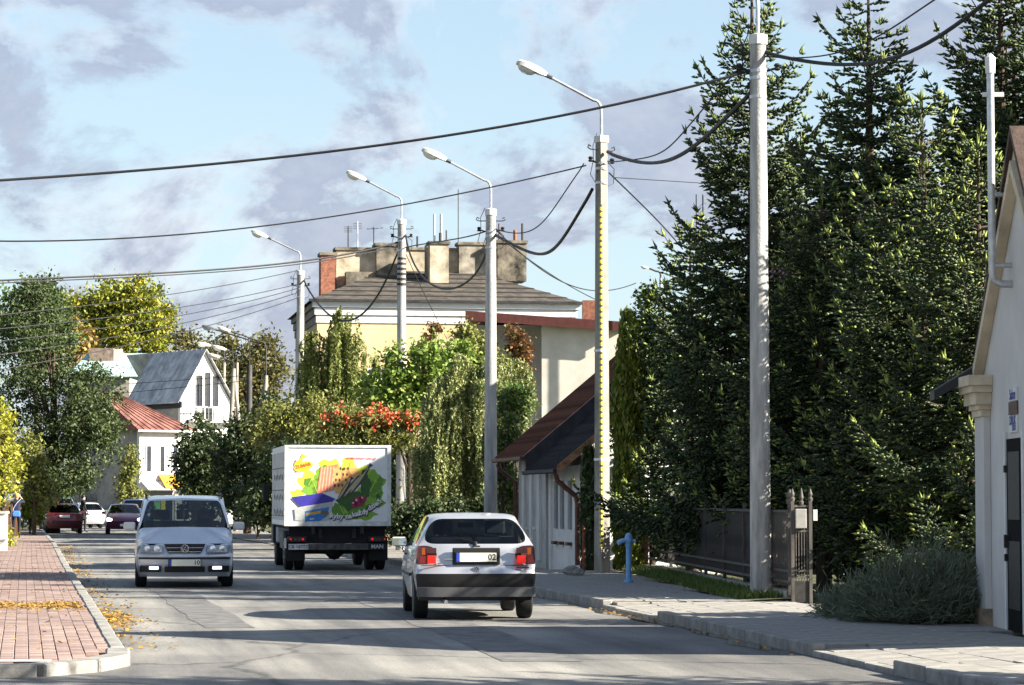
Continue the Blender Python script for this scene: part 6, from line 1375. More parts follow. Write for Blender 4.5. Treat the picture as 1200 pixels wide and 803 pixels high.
# ------------------------------------------------------------------ pale gabled building at the right edge
def right_building():
    t = thing('gabled_building', 'pale rendered building with steep gable cut off by the right edge of the picture', 'building')
    X, y0, y1 = 5.62, 27.3, 32.7; ym = (y0 + y1) / 2; zs, za = 2.95, 5.60; Dp = 9
    M_wall = pm('pale_plaster', (.60, .57, .54), .92, var=.08, scale=.9, bump=.12)
    M_trim = pm('beige_trim', (.62, .52, .38), .85, var=.15, scale=2.5, bump=.1)
    yd0, yd1, zd = 30.02, 31.0, 2.28
    b = MB()
    b.prism([(X, y1, 0), (X, yd1, 0), (X, yd1, zd), (X, yd0, zd), (X, yd0, 0), (X, y0, 0), (X, y0, zs), (X, ym, za), (X, y1, zs)], (.35, 0, 0)); b.build('gable_wall', M_wall, t)
    b = MB(); b.b2(X + .352, X + Dp, y1 - .3, y1, 0, zs); b.b2(X + .352, X + Dp, y0, y0 + .3, 0, zs); b.b2(X + Dp - .3, X + Dp - .002, y0 + .302, y1 - .302, 0, zs); b.build('side_wall', M_wall, t)
    b = MB()
    for a in (y0, y1): b.prism([(X - .12, a + (-.35 if a == y0 else .35), zs - .33), (X - .12, ym, za + .02), (X - .12, ym, za + .12), (X - .12, a + (-.35 if a == y0 else .35), zs - .23)], (Dp + .3, 0, 0))
    b.build('roof', pm('dark_tile', (.07, .045, .035), .8, var=.4, scale=5, bump=.4), t)
    # raking cornice (two mouldings), pilaster with stepped capital
    for off, wd, pr in ((0, .17, .05), (.19, .09, .10)):
        b = MB()
        for a, s_ in ((y1, 1), (y0, -1)):
            b.prism([(X - .004, a, zs - off * 1.4 - wd * 1.4 + .35), (X - .004, a, zs - off * 1.4 + .35), (X - .004, ym, za - off * 1.4), (X - .004, ym, za - off * 1.4 - wd * 1.4)], (-pr - .02 * (off > 0), 0, 0))
        b.build('raking_cornice', M_trim, t)
    for a, s_ in ((y1, -1), (y0, 1)):
        b = MB(); b.b2(X - .08, X - .003, a, a + s_ * .62, .32, zs - .38); p = b.build('pilaster', M_wall, t)
        for z0, z1, o in ((zs - .38, zs - .30, .03), (zs - .30, zs - .24, .06), (zs - .24, zs - .10, .11), (zs - .10, zs - .02, .16), (zs - .02, zs + .10, .20)):
            b = MB(); b.b2(X - .08 - o, X - .003, a - s_ * o, a + s_ * (.62 + o), z0 + .001, z1); b.build('capital_moulding', M_trim, p)
        b = MB(); b.b2(X - .12, X - .003, a - s_ * .03, a + s_ * .66, 0, .32); b.build('pilaster_base', pm('brown_base', (.36, .27, .18), .9, var=.3, scale=5), p)
    b = MB(); b.prism([(X - .55, y1 + .42, zs - .16), (X + .1, y1 + .1, zs + .25), (X + .1, y1 + .1, zs + .36), (X - .55, y1 + .42, zs - .05)], (0, -.35, 0)); b.build('eave_end', M_black, t)
    b = MB(); b.b2(X - .012, X + .06, yd0 + .003, yd1 - .003, PAVE, zd - .003); d = b.build('door', pm('dark_door', (.010, .009, .009), .9, var=.3, scale=8, spec=.1), t)
    for zc in (.75, 1.75):
        q = MB(); q.b2(X - .026, X - .013, yd0 + .15, yd1 - .15, zc - .38, zc + .38); q.build('door_panel', M_iron, d)
    b = MB(); b.b2(X - .07, X - .013, yd1 - .14, yd1 - .10, 1.05, 1.2); b.build('door_handle', M_iron, d)
    for y_ in (yd0 - .09, yd1 + .002):
        b = MB(); b.b2(X - .03, X - .002, y_, y_ + .088, PAVE, zd + .08); b.build('door_jamb', M_white, t)
    for z_ in (.9, 1.9): b = MB(); b.b2(X - .05, X - .013, yd1 - .05, yd1 - .004, z_, z_ + .08); b.build('door_hinge', M_iron, d)
    # signs beside the door
    Ms = lambda y, z: Matrix.Translation((X - .024, y, z)) @ Matrix.Rotation(-math.pi / 2, 4, 'Z') @ Matrix.Rotation(math.pi / 2, 4, 'X')
    blue = pm('sign_blue', (.02, .04, .28), .6)
    zc = gz(462, 30.7); ys0, ys1 = 30.30, 30.78; yc = (ys0 + ys1) / 2
    s = thing('wall_sign', 'small white sign with blue writing reading Salon above the door', 'sign', (0, 0, 0)); b = MB(); b.b2(X - .02, X - .002, ys0, ys1, gz(470, 30.6), gz(455, 30.6)); b.build('sign_board', M_white, s); lettering('Salon', .17, blue, s, Ms(yc, gz(463, 30.6)), .004)
    s = thing('wall_sign', 'small brown sign between the two white ones above the door', 'sign', (0, 0, 0)); b = MB(); b.b2(X - .02, X - .002, ys0 - .01, ys1 + .02, gz(486, 30.6), gz(471, 30.6)); b.build('sign_board', pm('sign_brown', (.13, .07, .06), .7, var=.4, scale=20), s)
    s = thing('wall_sign', 'lowest white sign with two rows of blue lettering above the door', 'sign', (0, 0, 0)); b = MB(); b.b2(X - .02, X - .002, ys0, ys1, gz(507, 30.6), gz(487.5, 30.6)); b.build('sign_board', M_white, s); lettering('DRUK', .14, blue, s, Ms(yc, gz(493.5, 30.6)), .004); lettering('XERO', .085, blue, s, Ms(yc - .08, gz(502, 30.6)), .003)
    # steel service mast on the gable: upright with arms and a bent foot
    Y = 30.6; xm = gx(1165.5, Y); zt, zb = gz(80, Y), gz(333, Y)
    m = thing('service_mast', 'pale steel pipe mast with side arms fixed to the gable at upper right', 'mast', (xm, Y, 0))
    b = MB(); b.tube([(0, 0, zt), (0, 0, zb + .12), (.02, 0, zb + .04), (.10, 0, zb), (X - xm + .02, 0, zb)], .042, 12); b.build('mast_pipe', M_galv, m, smooth=True)
    for py in (228, 311): b = MB(); b.tube([(.03, 0, gz(py, Y)), (X - xm + .3, 0, gz(py, Y))], .03, 10); b.build('mast_arm', M_galv, m, smooth=True)
    b = MB(); b.lathe([(.055, 0), (.06, .18), (.02, .22)], c=(0, 0, zt - .06), n=10); b.build('mast_cap', M_white, m); b = MB(); b.box((.03, 0, zt - .30), (.24, .03, .05)); b.build('mast_crossbar', M_white, m)
right_building()
# ------------------------------------------------------------------ vegetation
def leaf_quads(P, size, g, up=0.25, asp=.55, droop=None, out=None):
    n = len(P)
    nrm = g.normal(0, 1, (n, 3)); nrm[:, 2] += up * 2
    if out is not None: nrm += out * 1.2
    nrm /= np.linalg.norm(nrm, axis=1, keepdims=True) + 1e-9
    a = g.normal(0, 1, (n, 3))
    if droop is not None: a += np.array([0, 0, -droop])
    u = a - nrm * (a * nrm).sum(1, keepdims=True); u /= np.linalg.norm(u, axis=1, keepdims=True) + 1e-9
    v = np.cross(nrm, u); s = (size * g.uniform(.6, 1.35, n))[:, None]
    return np.stack([P - u * s, P + v * s * asp - u * s * .1, P + u * s, P - v * s * asp - u * s * .1], 1).reshape(-1, 3)
def blobs_points(blobs, nclump, nleaf, rclump, g, shell=.35):
    vol = np.array([b[3] * b[4] * b[5] for b in blobs]) ** .67; pick = g.choice(len(blobs), nclump, p=vol / vol.sum())
    B = np.array(blobs, float)[pick]; d = g.normal(0, 1, (nclump, 3)); d /= np.linalg.norm(d, axis=1, keepdims=True)
    r = g.random(nclump) ** shell
    C = B[:, :3] + d * B[:, 3:] * r[:, None]
    sz = g.uniform(.55, 1.3, nclump)
    P = np.repeat(C, nleaf, 0) + g.normal(0, 1, (nclump * nleaf, 3)) * (rclump * np.repeat(sz, nleaf))[:, None] * np.array([1, 1, .75])
    return C, P, np.repeat(d, nleaf, 0)
def limbs(C, base_h, r0, top, g, n=26, lean=(0, 0)):
    b = MB(); path = [(0, 0, -.1)] + [(lean[0] * t + g.normal(0, .06) * t, lean[1] * t + g.normal(0, .06) * t, top * t) for t in (.2, .4, .6, .8, 1.0)]
    b.tube(path, [r0 * 1.25, r0, r0 * .8, r0 * .6, r0 * .4, r0 * .12], 9)
    for c in C[g.choice(len(C), min(n, len(C)), replace=False)]:
        z = min(max(base_h, c[2] * g.uniform(.45, .75)), top * .9); t = z / top; s = np.array([lean[0] * t, lean[1] * t, z]); m = (s + c) / 2 + np.array([0, 0, .15 * np.linalg.norm(c - s) * .5]) + g.normal(0, .08, 3)
        r = r0 * .33 * (1 - .6 * t); b.tube([tuple(s), tuple(m), tuple(c)], [r, r * .6, r * .15], 5, caps=False)
    return b
def tree(name, label, px, Y, blobs, mat, nclump, nleaf, rclump, lsize, seed, cat='tree', group=None, trunk=.18, top=None, up=.25, droop=None, z=0.0, shell=.35, asp=.55, base=None, bark=None, nl=26, extra=None):
    """blobs: (px, py, dy, half width px, half height px, half depth m) ellipsoids read at distance Y"""
    g = np.random.default_rng(seed); x0 = gx(px, Y); k = Y / F_PX
    bl = []
    for (bx, by, dy, rw, rh, rd) in blobs:
        p = at(bx, by, Y); bl.append((p.x - x0, dy, p.z - z, rw * k, rd, rh * k))
    C, P, out = blobs_points(bl, nclump, nleaf, rclump, g, shell)
    P = P[P[:, 2] > 0.03]; out = out[:len(P)]
    tp = top if top else max(b[2] + b[5] * .6 for b in bl)
    t = thing(name, label, cat, (x0, Y, z), 0, group)
    limbs(C, base if base is not None else tp * .25, trunk, tp, g, nl).build('trunk' if cat == 'tree' else 'stems', bark or M_bark, t, smooth=True)
    V = leaf_quads(P, lsize, g, up, asp, droop)
    link(mesh_np(V, np.arange(len(V)).reshape(-1, 4)), 'crown' if cat == 'tree' else 'foliage', t, mat)
    if extra: extra(t, C, g, bl)
    return t
LM = leafmat
L_grey = LM('willow_grey_leaf', [(.03, .052, .018), (.058, .088, .028), (.10, .13, .045), (.042, .062, .02)])
L_yg = LM('yellow_green_leaf', [(.10, .16, .02), (.17, .21, .03), (.30, .28, .03), (.13, .18, .02), (.42, .34, .03), (.08, .12, .02)])
L_brown = LM('autumn_brown_leaf', [(.09, .085, .03), (.13, .115, .035), (.08, .10, .03), (.17, .12, .04)])
L_yel = LM('yellow_shrub_leaf', [(.20, .24, .03), (.34, .34, .04), (.44, .40, .05), (.24, .28, .04)])
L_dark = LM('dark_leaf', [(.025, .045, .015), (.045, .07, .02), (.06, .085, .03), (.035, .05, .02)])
L_mid = LM('green_leaf', [(.05, .10, .02), (.085, .15, .03), (.13, .19, .045), (.16, .20, .05)])
L_bright = LM('fresh_green_leaf', [(.08, .15, .02), (.14, .22, .03), (.22, .30, .06), (.27, .31, .07)])
L_olive = LM('olive_leaf', [(.10, .13, .03), (.17, .19, .04), (.24, .23, .06), (.08, .10, .03)])
L_rustc = LM('rusty_conifer_leaf', [(.16, .055, .03), (.22, .09, .03), (.12, .08, .03), (.10, .12, .03)])
L_berry = LM('berry', [(.60, .07, .03), (.68, .14, .06), (.45, .04, .02)], .05)
L_wil = LM('willow_leaf', [(.13, .17, .04), (.20, .24, .06), (.27, .29, .09), (.15, .17, .04)])
L_larch = LM('weeping_conifer_leaf', [(.11, .15, .06), (.20, .25, .09), (.30, .32, .12), (.36, .35, .12)])
L_thuja = LM('thuja_leaf', [(.07, .11, .015), (.14, .18, .02), (.24, .25, .04)])
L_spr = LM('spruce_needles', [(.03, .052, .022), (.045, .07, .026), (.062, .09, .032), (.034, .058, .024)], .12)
L_tip = LM('spruce_sunlit_tips', [(.17, .23, .04), (.26, .31, .06), (.33, .37, .10)], .2)  # sunlit look of the branch tips put into the colour
L_tip_d = LM('spruce_dim_tips', [(.11, .15, .035), (.16, .21, .05), (.22, .26, .07)], .2)  # dimmer copy of the sunlit tips for the tall spruces
L_bush = LM('grey_bush_leaf', [(.10, .125, .08), (.15, .175, .115), (.20, .22, .15)], .2)
# far left
tree('broadleaf_tree', 'big grey green tree filling the left side behind the parked dark red car', 62, 128, [(40, 400, 0, 55, 70, 2.2), (95, 480, -.5, 48, 60, 2.0), (20, 500, .5, 40, 75, 2), (60, 545, -.3, 60, 45, 1.8), (115, 520, 0, 32, 45, 1.4), (45, 350, .4, 28, 28, 1.2)], L_grey, 520, 70, .27, .085, 1, trunk=.30, top=9)
tree('broadleaf_tree', 'dark green tree top behind the big grey green tree at the left', 42, 150, [(42, 350, 0, 22, 26, 1.2), (20, 372, 0, 25, 30, 1.2), (62, 385, .2, 25, 28, 1.4)], L_mid, 150, 30, .35, .16, 2, trunk=.22)
tree('maple_tree', 'yellow green autumn tree standing behind the turquoise roofed house', 145, 215, [(120, 360, 0, 45, 32, 2.4), (165, 352, 0, 34, 27, 2.2), (150, 395, -.5, 58, 30, 2.6), (185, 380, 0, 22, 26, 1.6), (105, 385, .5, 35, 28, 2.0), (75, 360, 1, 18, 16, 1.2)], L_yg, 420, 50, .45, .16, 3, trunk=.32, shell=.5)
tree('autumn_tree', 'brownish orange tree left of the broad chimney', 82, 205, [(85, 400, 0, 24, 28, 1.8), (60, 420, 0, 22, 24, 1.5)], LM('orange_leaf', [(.20, .13, .03), (.30, .19, .05), (.24, .20, .04)]), 120, 30, .4, .2, 4, trunk=.2)
tree('autumn_tree', 'thin brown tree to the left behind the far street lamps', 228, 200, [(225, 420, 0, 26, 32, 1.8), (215, 395, 0, 14, 14, 1.0), (250, 440, 0, 26, 34, 1.8), (235, 480, 0, 40, 34, 2)], L_brown, 240, 34, .42, .15, 5, trunk=.2, shell=.6)
tree('autumn_tree', 'thin brown tree to the right behind the far street lamps', 295, 190, [(290, 430, 0, 28, 34, 1.8), (318, 445, 0, 22, 36, 1.6), (285, 475, 0, 40, 32, 2), (268, 400, 0, 14, 16, .9), (312, 408, 0, 14, 16, .9)], L_brown, 250, 34, .42, .15, 6, trunk=.2, shell=.6)
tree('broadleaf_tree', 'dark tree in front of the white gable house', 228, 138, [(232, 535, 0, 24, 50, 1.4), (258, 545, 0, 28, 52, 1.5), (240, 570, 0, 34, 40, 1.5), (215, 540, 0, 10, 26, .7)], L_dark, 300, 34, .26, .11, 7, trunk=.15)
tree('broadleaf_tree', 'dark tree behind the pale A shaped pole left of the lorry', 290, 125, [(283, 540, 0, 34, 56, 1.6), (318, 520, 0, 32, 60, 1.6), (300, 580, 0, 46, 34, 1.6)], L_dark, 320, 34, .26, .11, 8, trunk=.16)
tree('yellow_leaf_shrub', 'yellow leaved shrub hanging at the left edge above the white pillar', 4, 84, [(0, 520, 0, 20, 42, .8), (4, 490, 0, 14, 28, .6), (10, 550, 0, 15, 30, .6), (-12, 570, 0, 20, 40, .8)], L_yel, 150, 28, .14, .065, 9, cat='shrub', trunk=.06)
tree('shrub', 'olive shrub beyond the walking woman', 40, 112, [(36, 545, 0, 20, 34, .8), (24, 530, 0, 16, 22, .8), (55, 575, 0, 10, 18, .6)], L_olive, 150, 28, .2, .085, 10, cat='shrub', trunk=.07)
tree('shrub', 'low yellow green bush between the walking woman and the dark red car', 36, 116, [(34, 592, 0, 12, 22, .5), (44, 605, 0, 9, 14, .5), (26, 600, 0, 8, 18, .4)], L_yg, 110, 26, .13, .07, 11, cat='shrub', trunk=.04)
tree('shrub', 'dry yellow bush beside the white pillar along the left pavement', 8, 86, [(8, 634, 0, 5, 16, .3), (5, 644, 0, 7, 9, .3)], L_yel, 50, 24, .09, .05, 12, cat='shrub', trunk=.03)
tree('broadleaf_tree', 'dark round small tree behind the dark red car', 40, 138, [(40, 578, 0, 13, 18, .7), (64, 572, 0, 26, 14, .8), (52, 595, 0, 10, 20, .6)], L_dark, 120, 28, .2, .10, 13, trunk=.12)
tree('shrub', 'climbing greenery on the side wall of the shop house', 152, 160, [(152, 545, 0, 9, 24, .5), (146, 575, 0, 13, 20, .5), (160, 585, 0, 8, 14, .5)], L_olive, 110, 26, .2, .10, 14, cat='shrub', trunk=.05)
# middle, between the lorry and the buildings
def weeping(name, label, px, Y, limbs_px, mat, seed, hang=(.6, 1.6), lsize=.05, step=.042, trunk=.12, top_px=None, per=9, cat='tree', dense=2):
    """weeping tree: limbs_px = (x0, y0, x1, y1, depth, drop px) limbs arching from one point of the picture plane to another at distance Y; curtains of thin shoots hang from each limb"""
    g = np.random.default_rng(seed); x0 = gx(px, Y); t = thing(name, label, cat, (x0, Y, 0)); Ps = []; tw = MB()
    k = Y / F_PX
    for (ax, ay, bx, by, dp, dr) in limbs_px:
        A, B = at(ax, ay, Y), at(bx, by, Y); n = 14; ss = np.linspace(0, 1, n); h = .35 * abs(B.x - A.x) + .15
        limb = np.stack([A.x - x0 + (B.x - A.x) * ss, dp * ss + g.normal(0, .02, n).cumsum(), A.z + (B.z - A.z) * ss + h * np.sin(np.pi * ss * .8)], 1)
        tw.tube([tuple(p) for p in limb[::3]], [.022 * (1 - .75 * q / 5) for q in range(len(limb[::3]))], 5, caps=False)
        m = int(per * (abs(B.x - A.x) + abs(dp) + .4) / .35)
        for q in range(m):
            s_ = g.random() ** .8; p = np.array([np.interp(s_, ss, limb[:, i]) for i in range(3)]) + g.normal(0, .05, 3); L_ = dr * k * g.uniform(*hang); c = max(4, int(L_ / step)); u = np.linspace(0, 1, c)
            o = g.normal(0, .13, 2); path = p + np.stack([o[0] * np.sqrt(u), o[1] * np.sqrt(u), .04 * np.sin(np.pi * u) - L_ * u ** 1.15], 1) + np.cumsum(g.normal(0, .009, (c, 3)), 0)
            path = path[path[:, 2] > .1]
            if len(path) < 3: continue
            for r_ in range(dense): Ps.append(path + g.normal(0, .022, path.shape))
            if q % 4 == 0: tw.tube([tuple(v) for v in path[::max(2, len(path) // 5)]], .005, 3, caps=False)
    P = np.concatenate(Ps); V = leaf_quads(P, lsize, g, 0, .38, droop=1.8); link(mesh_np(V, np.arange(len(V)).reshape(-1, 4)), 'crown' if cat == 'tree' else 'foliage', t, mat)
    tw.build('branches', M_bark, t); zt = at(px, top_px, Y).z
    b = MB(); b.tube([(0, 0, -.1), (.05, 0, zt * .4), (-.04, .05, zt * .75), (0, 0, zt)], [trunk * 1.2, trunk, trunk * .6, .02], 8); b.build('trunk', M_bark, t, smooth=True); return t
weeping('willow_tree', 'weeping willow in front of the yellow wall left of the red berried shrub', 384, 94, [(384, 400, 352, 415, -.5, 70), (384, 388, 402, 372, -.3, 46), (386, 392, 418, 384, .3, 40), (384, 410, 425, 412, -.6, 60), (384, 420, 352, 440, .5, 70), (386, 425, 440, 438, .2, 60), (384, 440, 415, 446, -.8, 66), (384, 440, 365, 455, -.8, 66), (384, 405, 396, 400, -.9, 60), (386, 450, 445, 468, -.3, 40), (384, 460, 360, 470, .3, 50)], L_wil, 20, lsize=.07, step=.055, top_px=390, per=6)
weeping('weeping_conifer', 'grey green weeping conifer behind the roof of the silver hatchback', 552, 73, [(552, 450, 505, 470, -.4, 70), (552, 452, 498, 508, -.7, 80), (552, 470, 500, 480, .3, 70), (552, 440, 590, 448, -.2, 60), (552, 445, 622, 455, .3, 52), (552, 480, 600, 478, -.6, 80), (552, 500, 505, 512, -.9, 80), (552, 505, 486, 540, -.2, 70), (552, 520, 590, 520, -.9, 80), (552, 535, 515, 540, -1.0, 70), (552, 545, 484, 555, -.5, 56), (552, 430, 530, 436, -.3, 60), (552, 490, 532, 492, -1.0, 90), (552, 550, 580, 552, -1.0, 60), (552, 460, 570, 462, -.9, 80)], L_larch, 21, lsize=.05, step=.042, top_px=428, per=10)
tree('broadleaf_shrub', 'bright green leafy shrub in front of the yellow wall between two street lamps', 480, 80, [(503, 418, 0, 24, 18, .8), (472, 448, 0, 34, 22, 1.0), (445, 462, 0, 26, 20, .9), (524, 448, 0, 34, 28, 1.0), (490, 475, 0, 46, 16, 1.0), (462, 418, 0, 8, 16, .4), (545, 420, 0, 14, 18, .5)], L_bright, 430, 26, .17, .075, 22, cat='shrub', trunk=.10, asp=.6)
tree('broadleaf_tree', 'yellow green leafy tree right of the round street lamp above the weeping conifer', 570, 82, [(556, 415, 0, 24, 24, .8), (583, 440, 0, 26, 26, .9), (548, 450, 0, 24, 22, .9), (600, 462, 0, 24, 14, .7), (548, 392, 0, 9, 12, .4)], L_olive, 300, 28, .16, .07, 23, trunk=.12)
tree('conifer_shrub', 'rusty brown conifer top against the recessed annex wall', 607, 84, [(602, 400, 0, 9, 24, .3), (614, 410, 0, 8, 22, .3), (608, 430, 0, 16, 18, .4), (600, 385, 0, 4, 12, .2)], L_rustc, 110, 26, .10, .06, 24, cat='shrub', trunk=.06, up=.8)
tree('conifer_shrub', 'small reddish shrub tip right of the yellow wall drop cable', 506, 84, [(508, 385, 0, 9, 9, .3), (500, 398, 0, 7, 9, .3), (538, 390, 0, 8, 8, .3)], L_rustc, 34, 24, .09, .055, 25, cat='shrub', trunk=.05, up=.8)
def berries(t, C, g, bl):
    o_ = np.argsort(-C[:, 2])[:130]; P = np.repeat(C[g.choice(o_, 50, replace=False)], 20, 0) + g.normal(0, .075, (50 * 20, 3)) + np.array([0, -.22, .08]); V = leaf_quads(P, .042, g, 0, .9); link(mesh_np(V, np.arange(len(V)).reshape(-1, 4)), 'berries', t, L_berry)
tree('berry_shrub', 'shrub covered with clusters of red berries above the lorry roof', 425, 77.5, [(396, 490, 0, 20, 14, .5), (436, 494, 0, 34, 12, .5), (480, 492, 0, 20, 11, .4), (395, 515, 0, 26, 14, .6), (440, 515, 0, 50, 14, .7)], L_olive, 260, 28, .15, .065, 26, cat='shrub', trunk=.08, extra=berries)
tree('shrub', 'yellow green shrub behind the left side of the lorry under the tall lamp pole', 335, 92, [(335, 490, 0, 34, 22, .9), (312, 508, 0, 26, 26, .9), (350, 505, 0, 34, 20, .9), (372, 480, 0, 14, 18, .6)], L_olive, 280, 30, .18, .065, 27, cat='shrub', trunk=.08)
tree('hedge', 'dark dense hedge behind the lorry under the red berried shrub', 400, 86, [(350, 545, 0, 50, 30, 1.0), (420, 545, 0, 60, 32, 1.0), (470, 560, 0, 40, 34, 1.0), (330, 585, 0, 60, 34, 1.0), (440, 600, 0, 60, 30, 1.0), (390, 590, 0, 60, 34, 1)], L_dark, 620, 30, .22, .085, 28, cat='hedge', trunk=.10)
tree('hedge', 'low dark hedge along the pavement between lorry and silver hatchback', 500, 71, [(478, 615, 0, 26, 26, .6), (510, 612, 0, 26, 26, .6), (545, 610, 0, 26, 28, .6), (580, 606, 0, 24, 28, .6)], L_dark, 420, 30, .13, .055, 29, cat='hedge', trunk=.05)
tree('shrub', 'ivy clad bush climbing the round street lamp behind the silver hatchback', 590, 68.6, [(585, 545, .3, 18, 50, .4), (596, 500, .4, 16, 40, .4), (600, 580, .4, 14, 30, .4), (604, 470, .6, 18, 20, .4)], L_mid, 230, 28, .12, .055, 30, cat='shrub', trunk=.06)
tree('shrub', 'low shrub beside the left kerb side of the lorry', 302, 108, [(298, 600, 0, 22, 16, .7), (320, 602, 0, 20, 16, .7)], L_dark, 100, 26, .18, .08, 31, cat='shrub', trunk=.05)
tree('broadleaf_tree', 'small leafy tree between thuja and smallest spruce in front of the house gable', 764, 57.2, [(760, 350, 0, 12, 16, .3), (750, 385, .0, 14, 24, .3), (772, 395, 0, 22, 30, .4), (758, 440, 0, 18, 30, .4), (778, 450, 0, 20, 34, .4), (770, 500, 0, 22, 40, .4)], L_mid, 230, 24, .10, .05, 32, trunk=.06)
# thujas
def thuja(label, px, Y, pyt, rpx, seed, mat):
    g = np.random.default_rng(seed); x0 = gx(px, Y); h = gz(pyt, Y); r = rpx * Y / F_PX; t = thing('thuja', label, 'tree', (x0, Y, PAVE - .05), 0)
    n = int(5200 * (h / 5.0)); z = h * (1 - g.random(n) ** 1.25 * .99); a = g.uniform(0, 6.28, n); rr = r * np.minimum(1, (1.02 - z / h) * 3.2) ** .6 * (.72 + .2 * np.sin(a * 5 + z * 3) + g.normal(0, .12, n)).clip(.1, 1.15)
    P = np.stack([np.cos(a) * rr, np.sin(a) * rr, z - h * .0], 1); P = np.repeat(P, 3, 0) + g.normal(0, .04, (n * 3, 3)); P[:, 2] = np.maximum(P[:, 2], .06)
    m = len(P); s = (.075 * g.uniform(.6, 1.3, m))[:, None]; aa = g.uniform(0, 6.28, m); u = np.stack([np.cos(aa) * .3, np.sin(aa) * .3, np.ones(m)], 1); v = np.stack([-np.sin(aa), np.cos(aa), 0 * aa], 1)
    V = np.stack([P - u * s, P + v * s * .4, P + u * s, P - v * s * .4], 1).reshape(-1, 3)
    link(mesh_np(V, np.arange(len(V)).reshape(-1, 4)), 'crown', t, mat)
    b = MB(); b.tube([(0, 0, 0), (0, 0, h * .9)], [.07, .02], 8); b.build('trunk', M_bark, t); return t
thuja('slender golden green thuja column just right of the square lamp pole', 737, 56.9, 372, 17, 41, L_thuja)
thuja('narrow dark thuja column just left of the square lamp pole', 690, 57.0, 532, 6, 42, L_dark)
# spruces
def spruce_mesh(H, Rm, seed, full=1.0, pw=.8, tipm=None):
    g = np.random.default_rng(seed); B, D, Ln = [], [], []; br = MB(); tips = []
    z = 1.25
    while z < H - .25:
        f = z / H; Rz = Rm * (1 - f) ** pw * (1.0 if f > .12 else .85); nb = int(g.integers(6, 9)) if f < .85 else 5
        a0 = g.uniform(0, 6.28)
        for i in range(nb):
            if g.random() > full: continue
            az = a0 + i * 6.283 / nb + g.normal(0, .18); L_ = Rz * g.uniform(.66, 1.22) * (1 + .26 * math.sin(2 * az + z * 1.9) + .12 * math.sin(5 * az - z * 3.1)) + .15; slope = -.35 + .95 * f + g.normal(0, .08)
            m = max(4, int(L_ / .085)); s = np.linspace(0, 1, m)
            r = L_ * s; zz = z + g.normal(0, .05) + L_ * (slope * s - .25 * s * (1 - s) + .30 * s ** 3)
            dirv = np.array([np.cos(az), np.sin(az)]); lat = np.array([-np.sin(az), np.cos(az)])
            path = np.stack([dirv[0] * r, dirv[1] * r, zz], 1)
            if L_ > .5: br.tube([tuple(p) for p in path[:: max(1, m // 4)]], [.022 * (1 - .8 * q / len(path[:: max(1, m // 4)])) for q in range(len(path[:: max(1, m // 4)]))], 4, caps=False)
            for j in range(1, m):
                sj = s[j]
                if sj < .18: continue
                tw = min(.70, (1 - sj) * L_ * .55 + .17) * g.uniform(.7, 1.25)
                t3 = path[j] - path[j - 1]; t3 /= np.linalg.norm(t3)
                for sd in (-1, 1):
                    d = t3 * .75 + np.array([lat[0], lat[1], 0]) * sd * .8 + np.array([0, 0, g.normal(-.16, .18)]); d /= np.linalg.norm(d)
                    k = max(2, int(tw / .068))
                    for q in range(k):
                        p = path[j] + d * (q * .068) + np.array([0, 0, -.06 * (q * .1) ** 1]); dd = d + g.normal(0, .22, 3)
                        if q % 2: dd = dd + np.cross(d, [0, 0, 1]) * g.choice([-.7, .7])
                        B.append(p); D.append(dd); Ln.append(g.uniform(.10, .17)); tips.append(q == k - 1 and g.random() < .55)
            for q in (-.5, 0, .5): B.append(path[-1] - t3 * .03); D.append(t3 + np.array([lat[0] * q, lat[1] * q, .35])); Ln.append(.2 if q else .25); tips.append(True)
            if g.random() < .3: B.append(path[-1]); D.append(np.array([g.normal(0, .2), g.normal(0, .2), 1.0])); Ln.append(g.uniform(.18, .34)); tips.append(True)
        z += g.uniform(.20, .38) * (1 if f < .65 else 1.35)
    for q in range(5): B.append(np.array([0, 0, H - .5 + q * .1])); D.append(np.array([g.normal(0, .2), g.normal(0, .2), 1])); Ln.append(.4); tips.append(True)
    B, D, Ln, tips = np.array(B), np.array(D), np.array(Ln), np.array(tips)
    D /= np.linalg.norm(D, axis=1, keepdims=True)
    def shoots(B, D, Ln, rad):
        n = len(B); x = np.cross(D, np.array([.31, .17, .93])); x /= np.linalg.norm(x, axis=1, keepdims=True); y = np.cross(D, x); rr = (rad * g.uniform(.8, 1.2, n))[:, None]
        mid = B + D * (Ln * .33)[:, None]; V = [B, B + D * Ln[:, None]]
        for k in range(3): a = 2.0944 * k; V.append(mid + (x * math.cos(a) + y * math.sin(a)) * rr)
        V = np.stack(V, 1).reshape(-1, 3); o = (np.arange(n) * 5)[:, None, None]
        return V, (np.array([[0, 3, 2], [0, 4, 3], [0, 2, 4], [1, 2, 3], [1, 3, 4], [1, 4, 2]])[None] + o).reshape(-1, 3)
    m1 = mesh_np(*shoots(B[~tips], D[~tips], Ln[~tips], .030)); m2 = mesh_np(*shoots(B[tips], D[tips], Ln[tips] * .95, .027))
    t = MB(); t.tube([(0, 0, -.2), (0, 0, H * .5), (0, 0, H)], [.020 * H, .011 * H, .01], 9)
    me3 = bpy.data.meshes.new('trunk'); me3.from_pydata(t.v, [], t.f); me4 = bpy.data.meshes.new('branches'); me4.from_pydata(br.v, [], br.f)
    for m_, a in ((m1, L_spr), (m2, tipm), (me3, M_bark), (me4, M_bark)): m_.materials.append(a)
    return m1, m2, me3, me4
SM = [spruce_mesh(11.0, 2.5, 101, .92, .9, L_tip_d), spruce_mesh(8.2, 2.5, 102, .95, .75, L_tip), spruce_mesh(6.6, 1.9, 103, .95, .75, L_tip)]
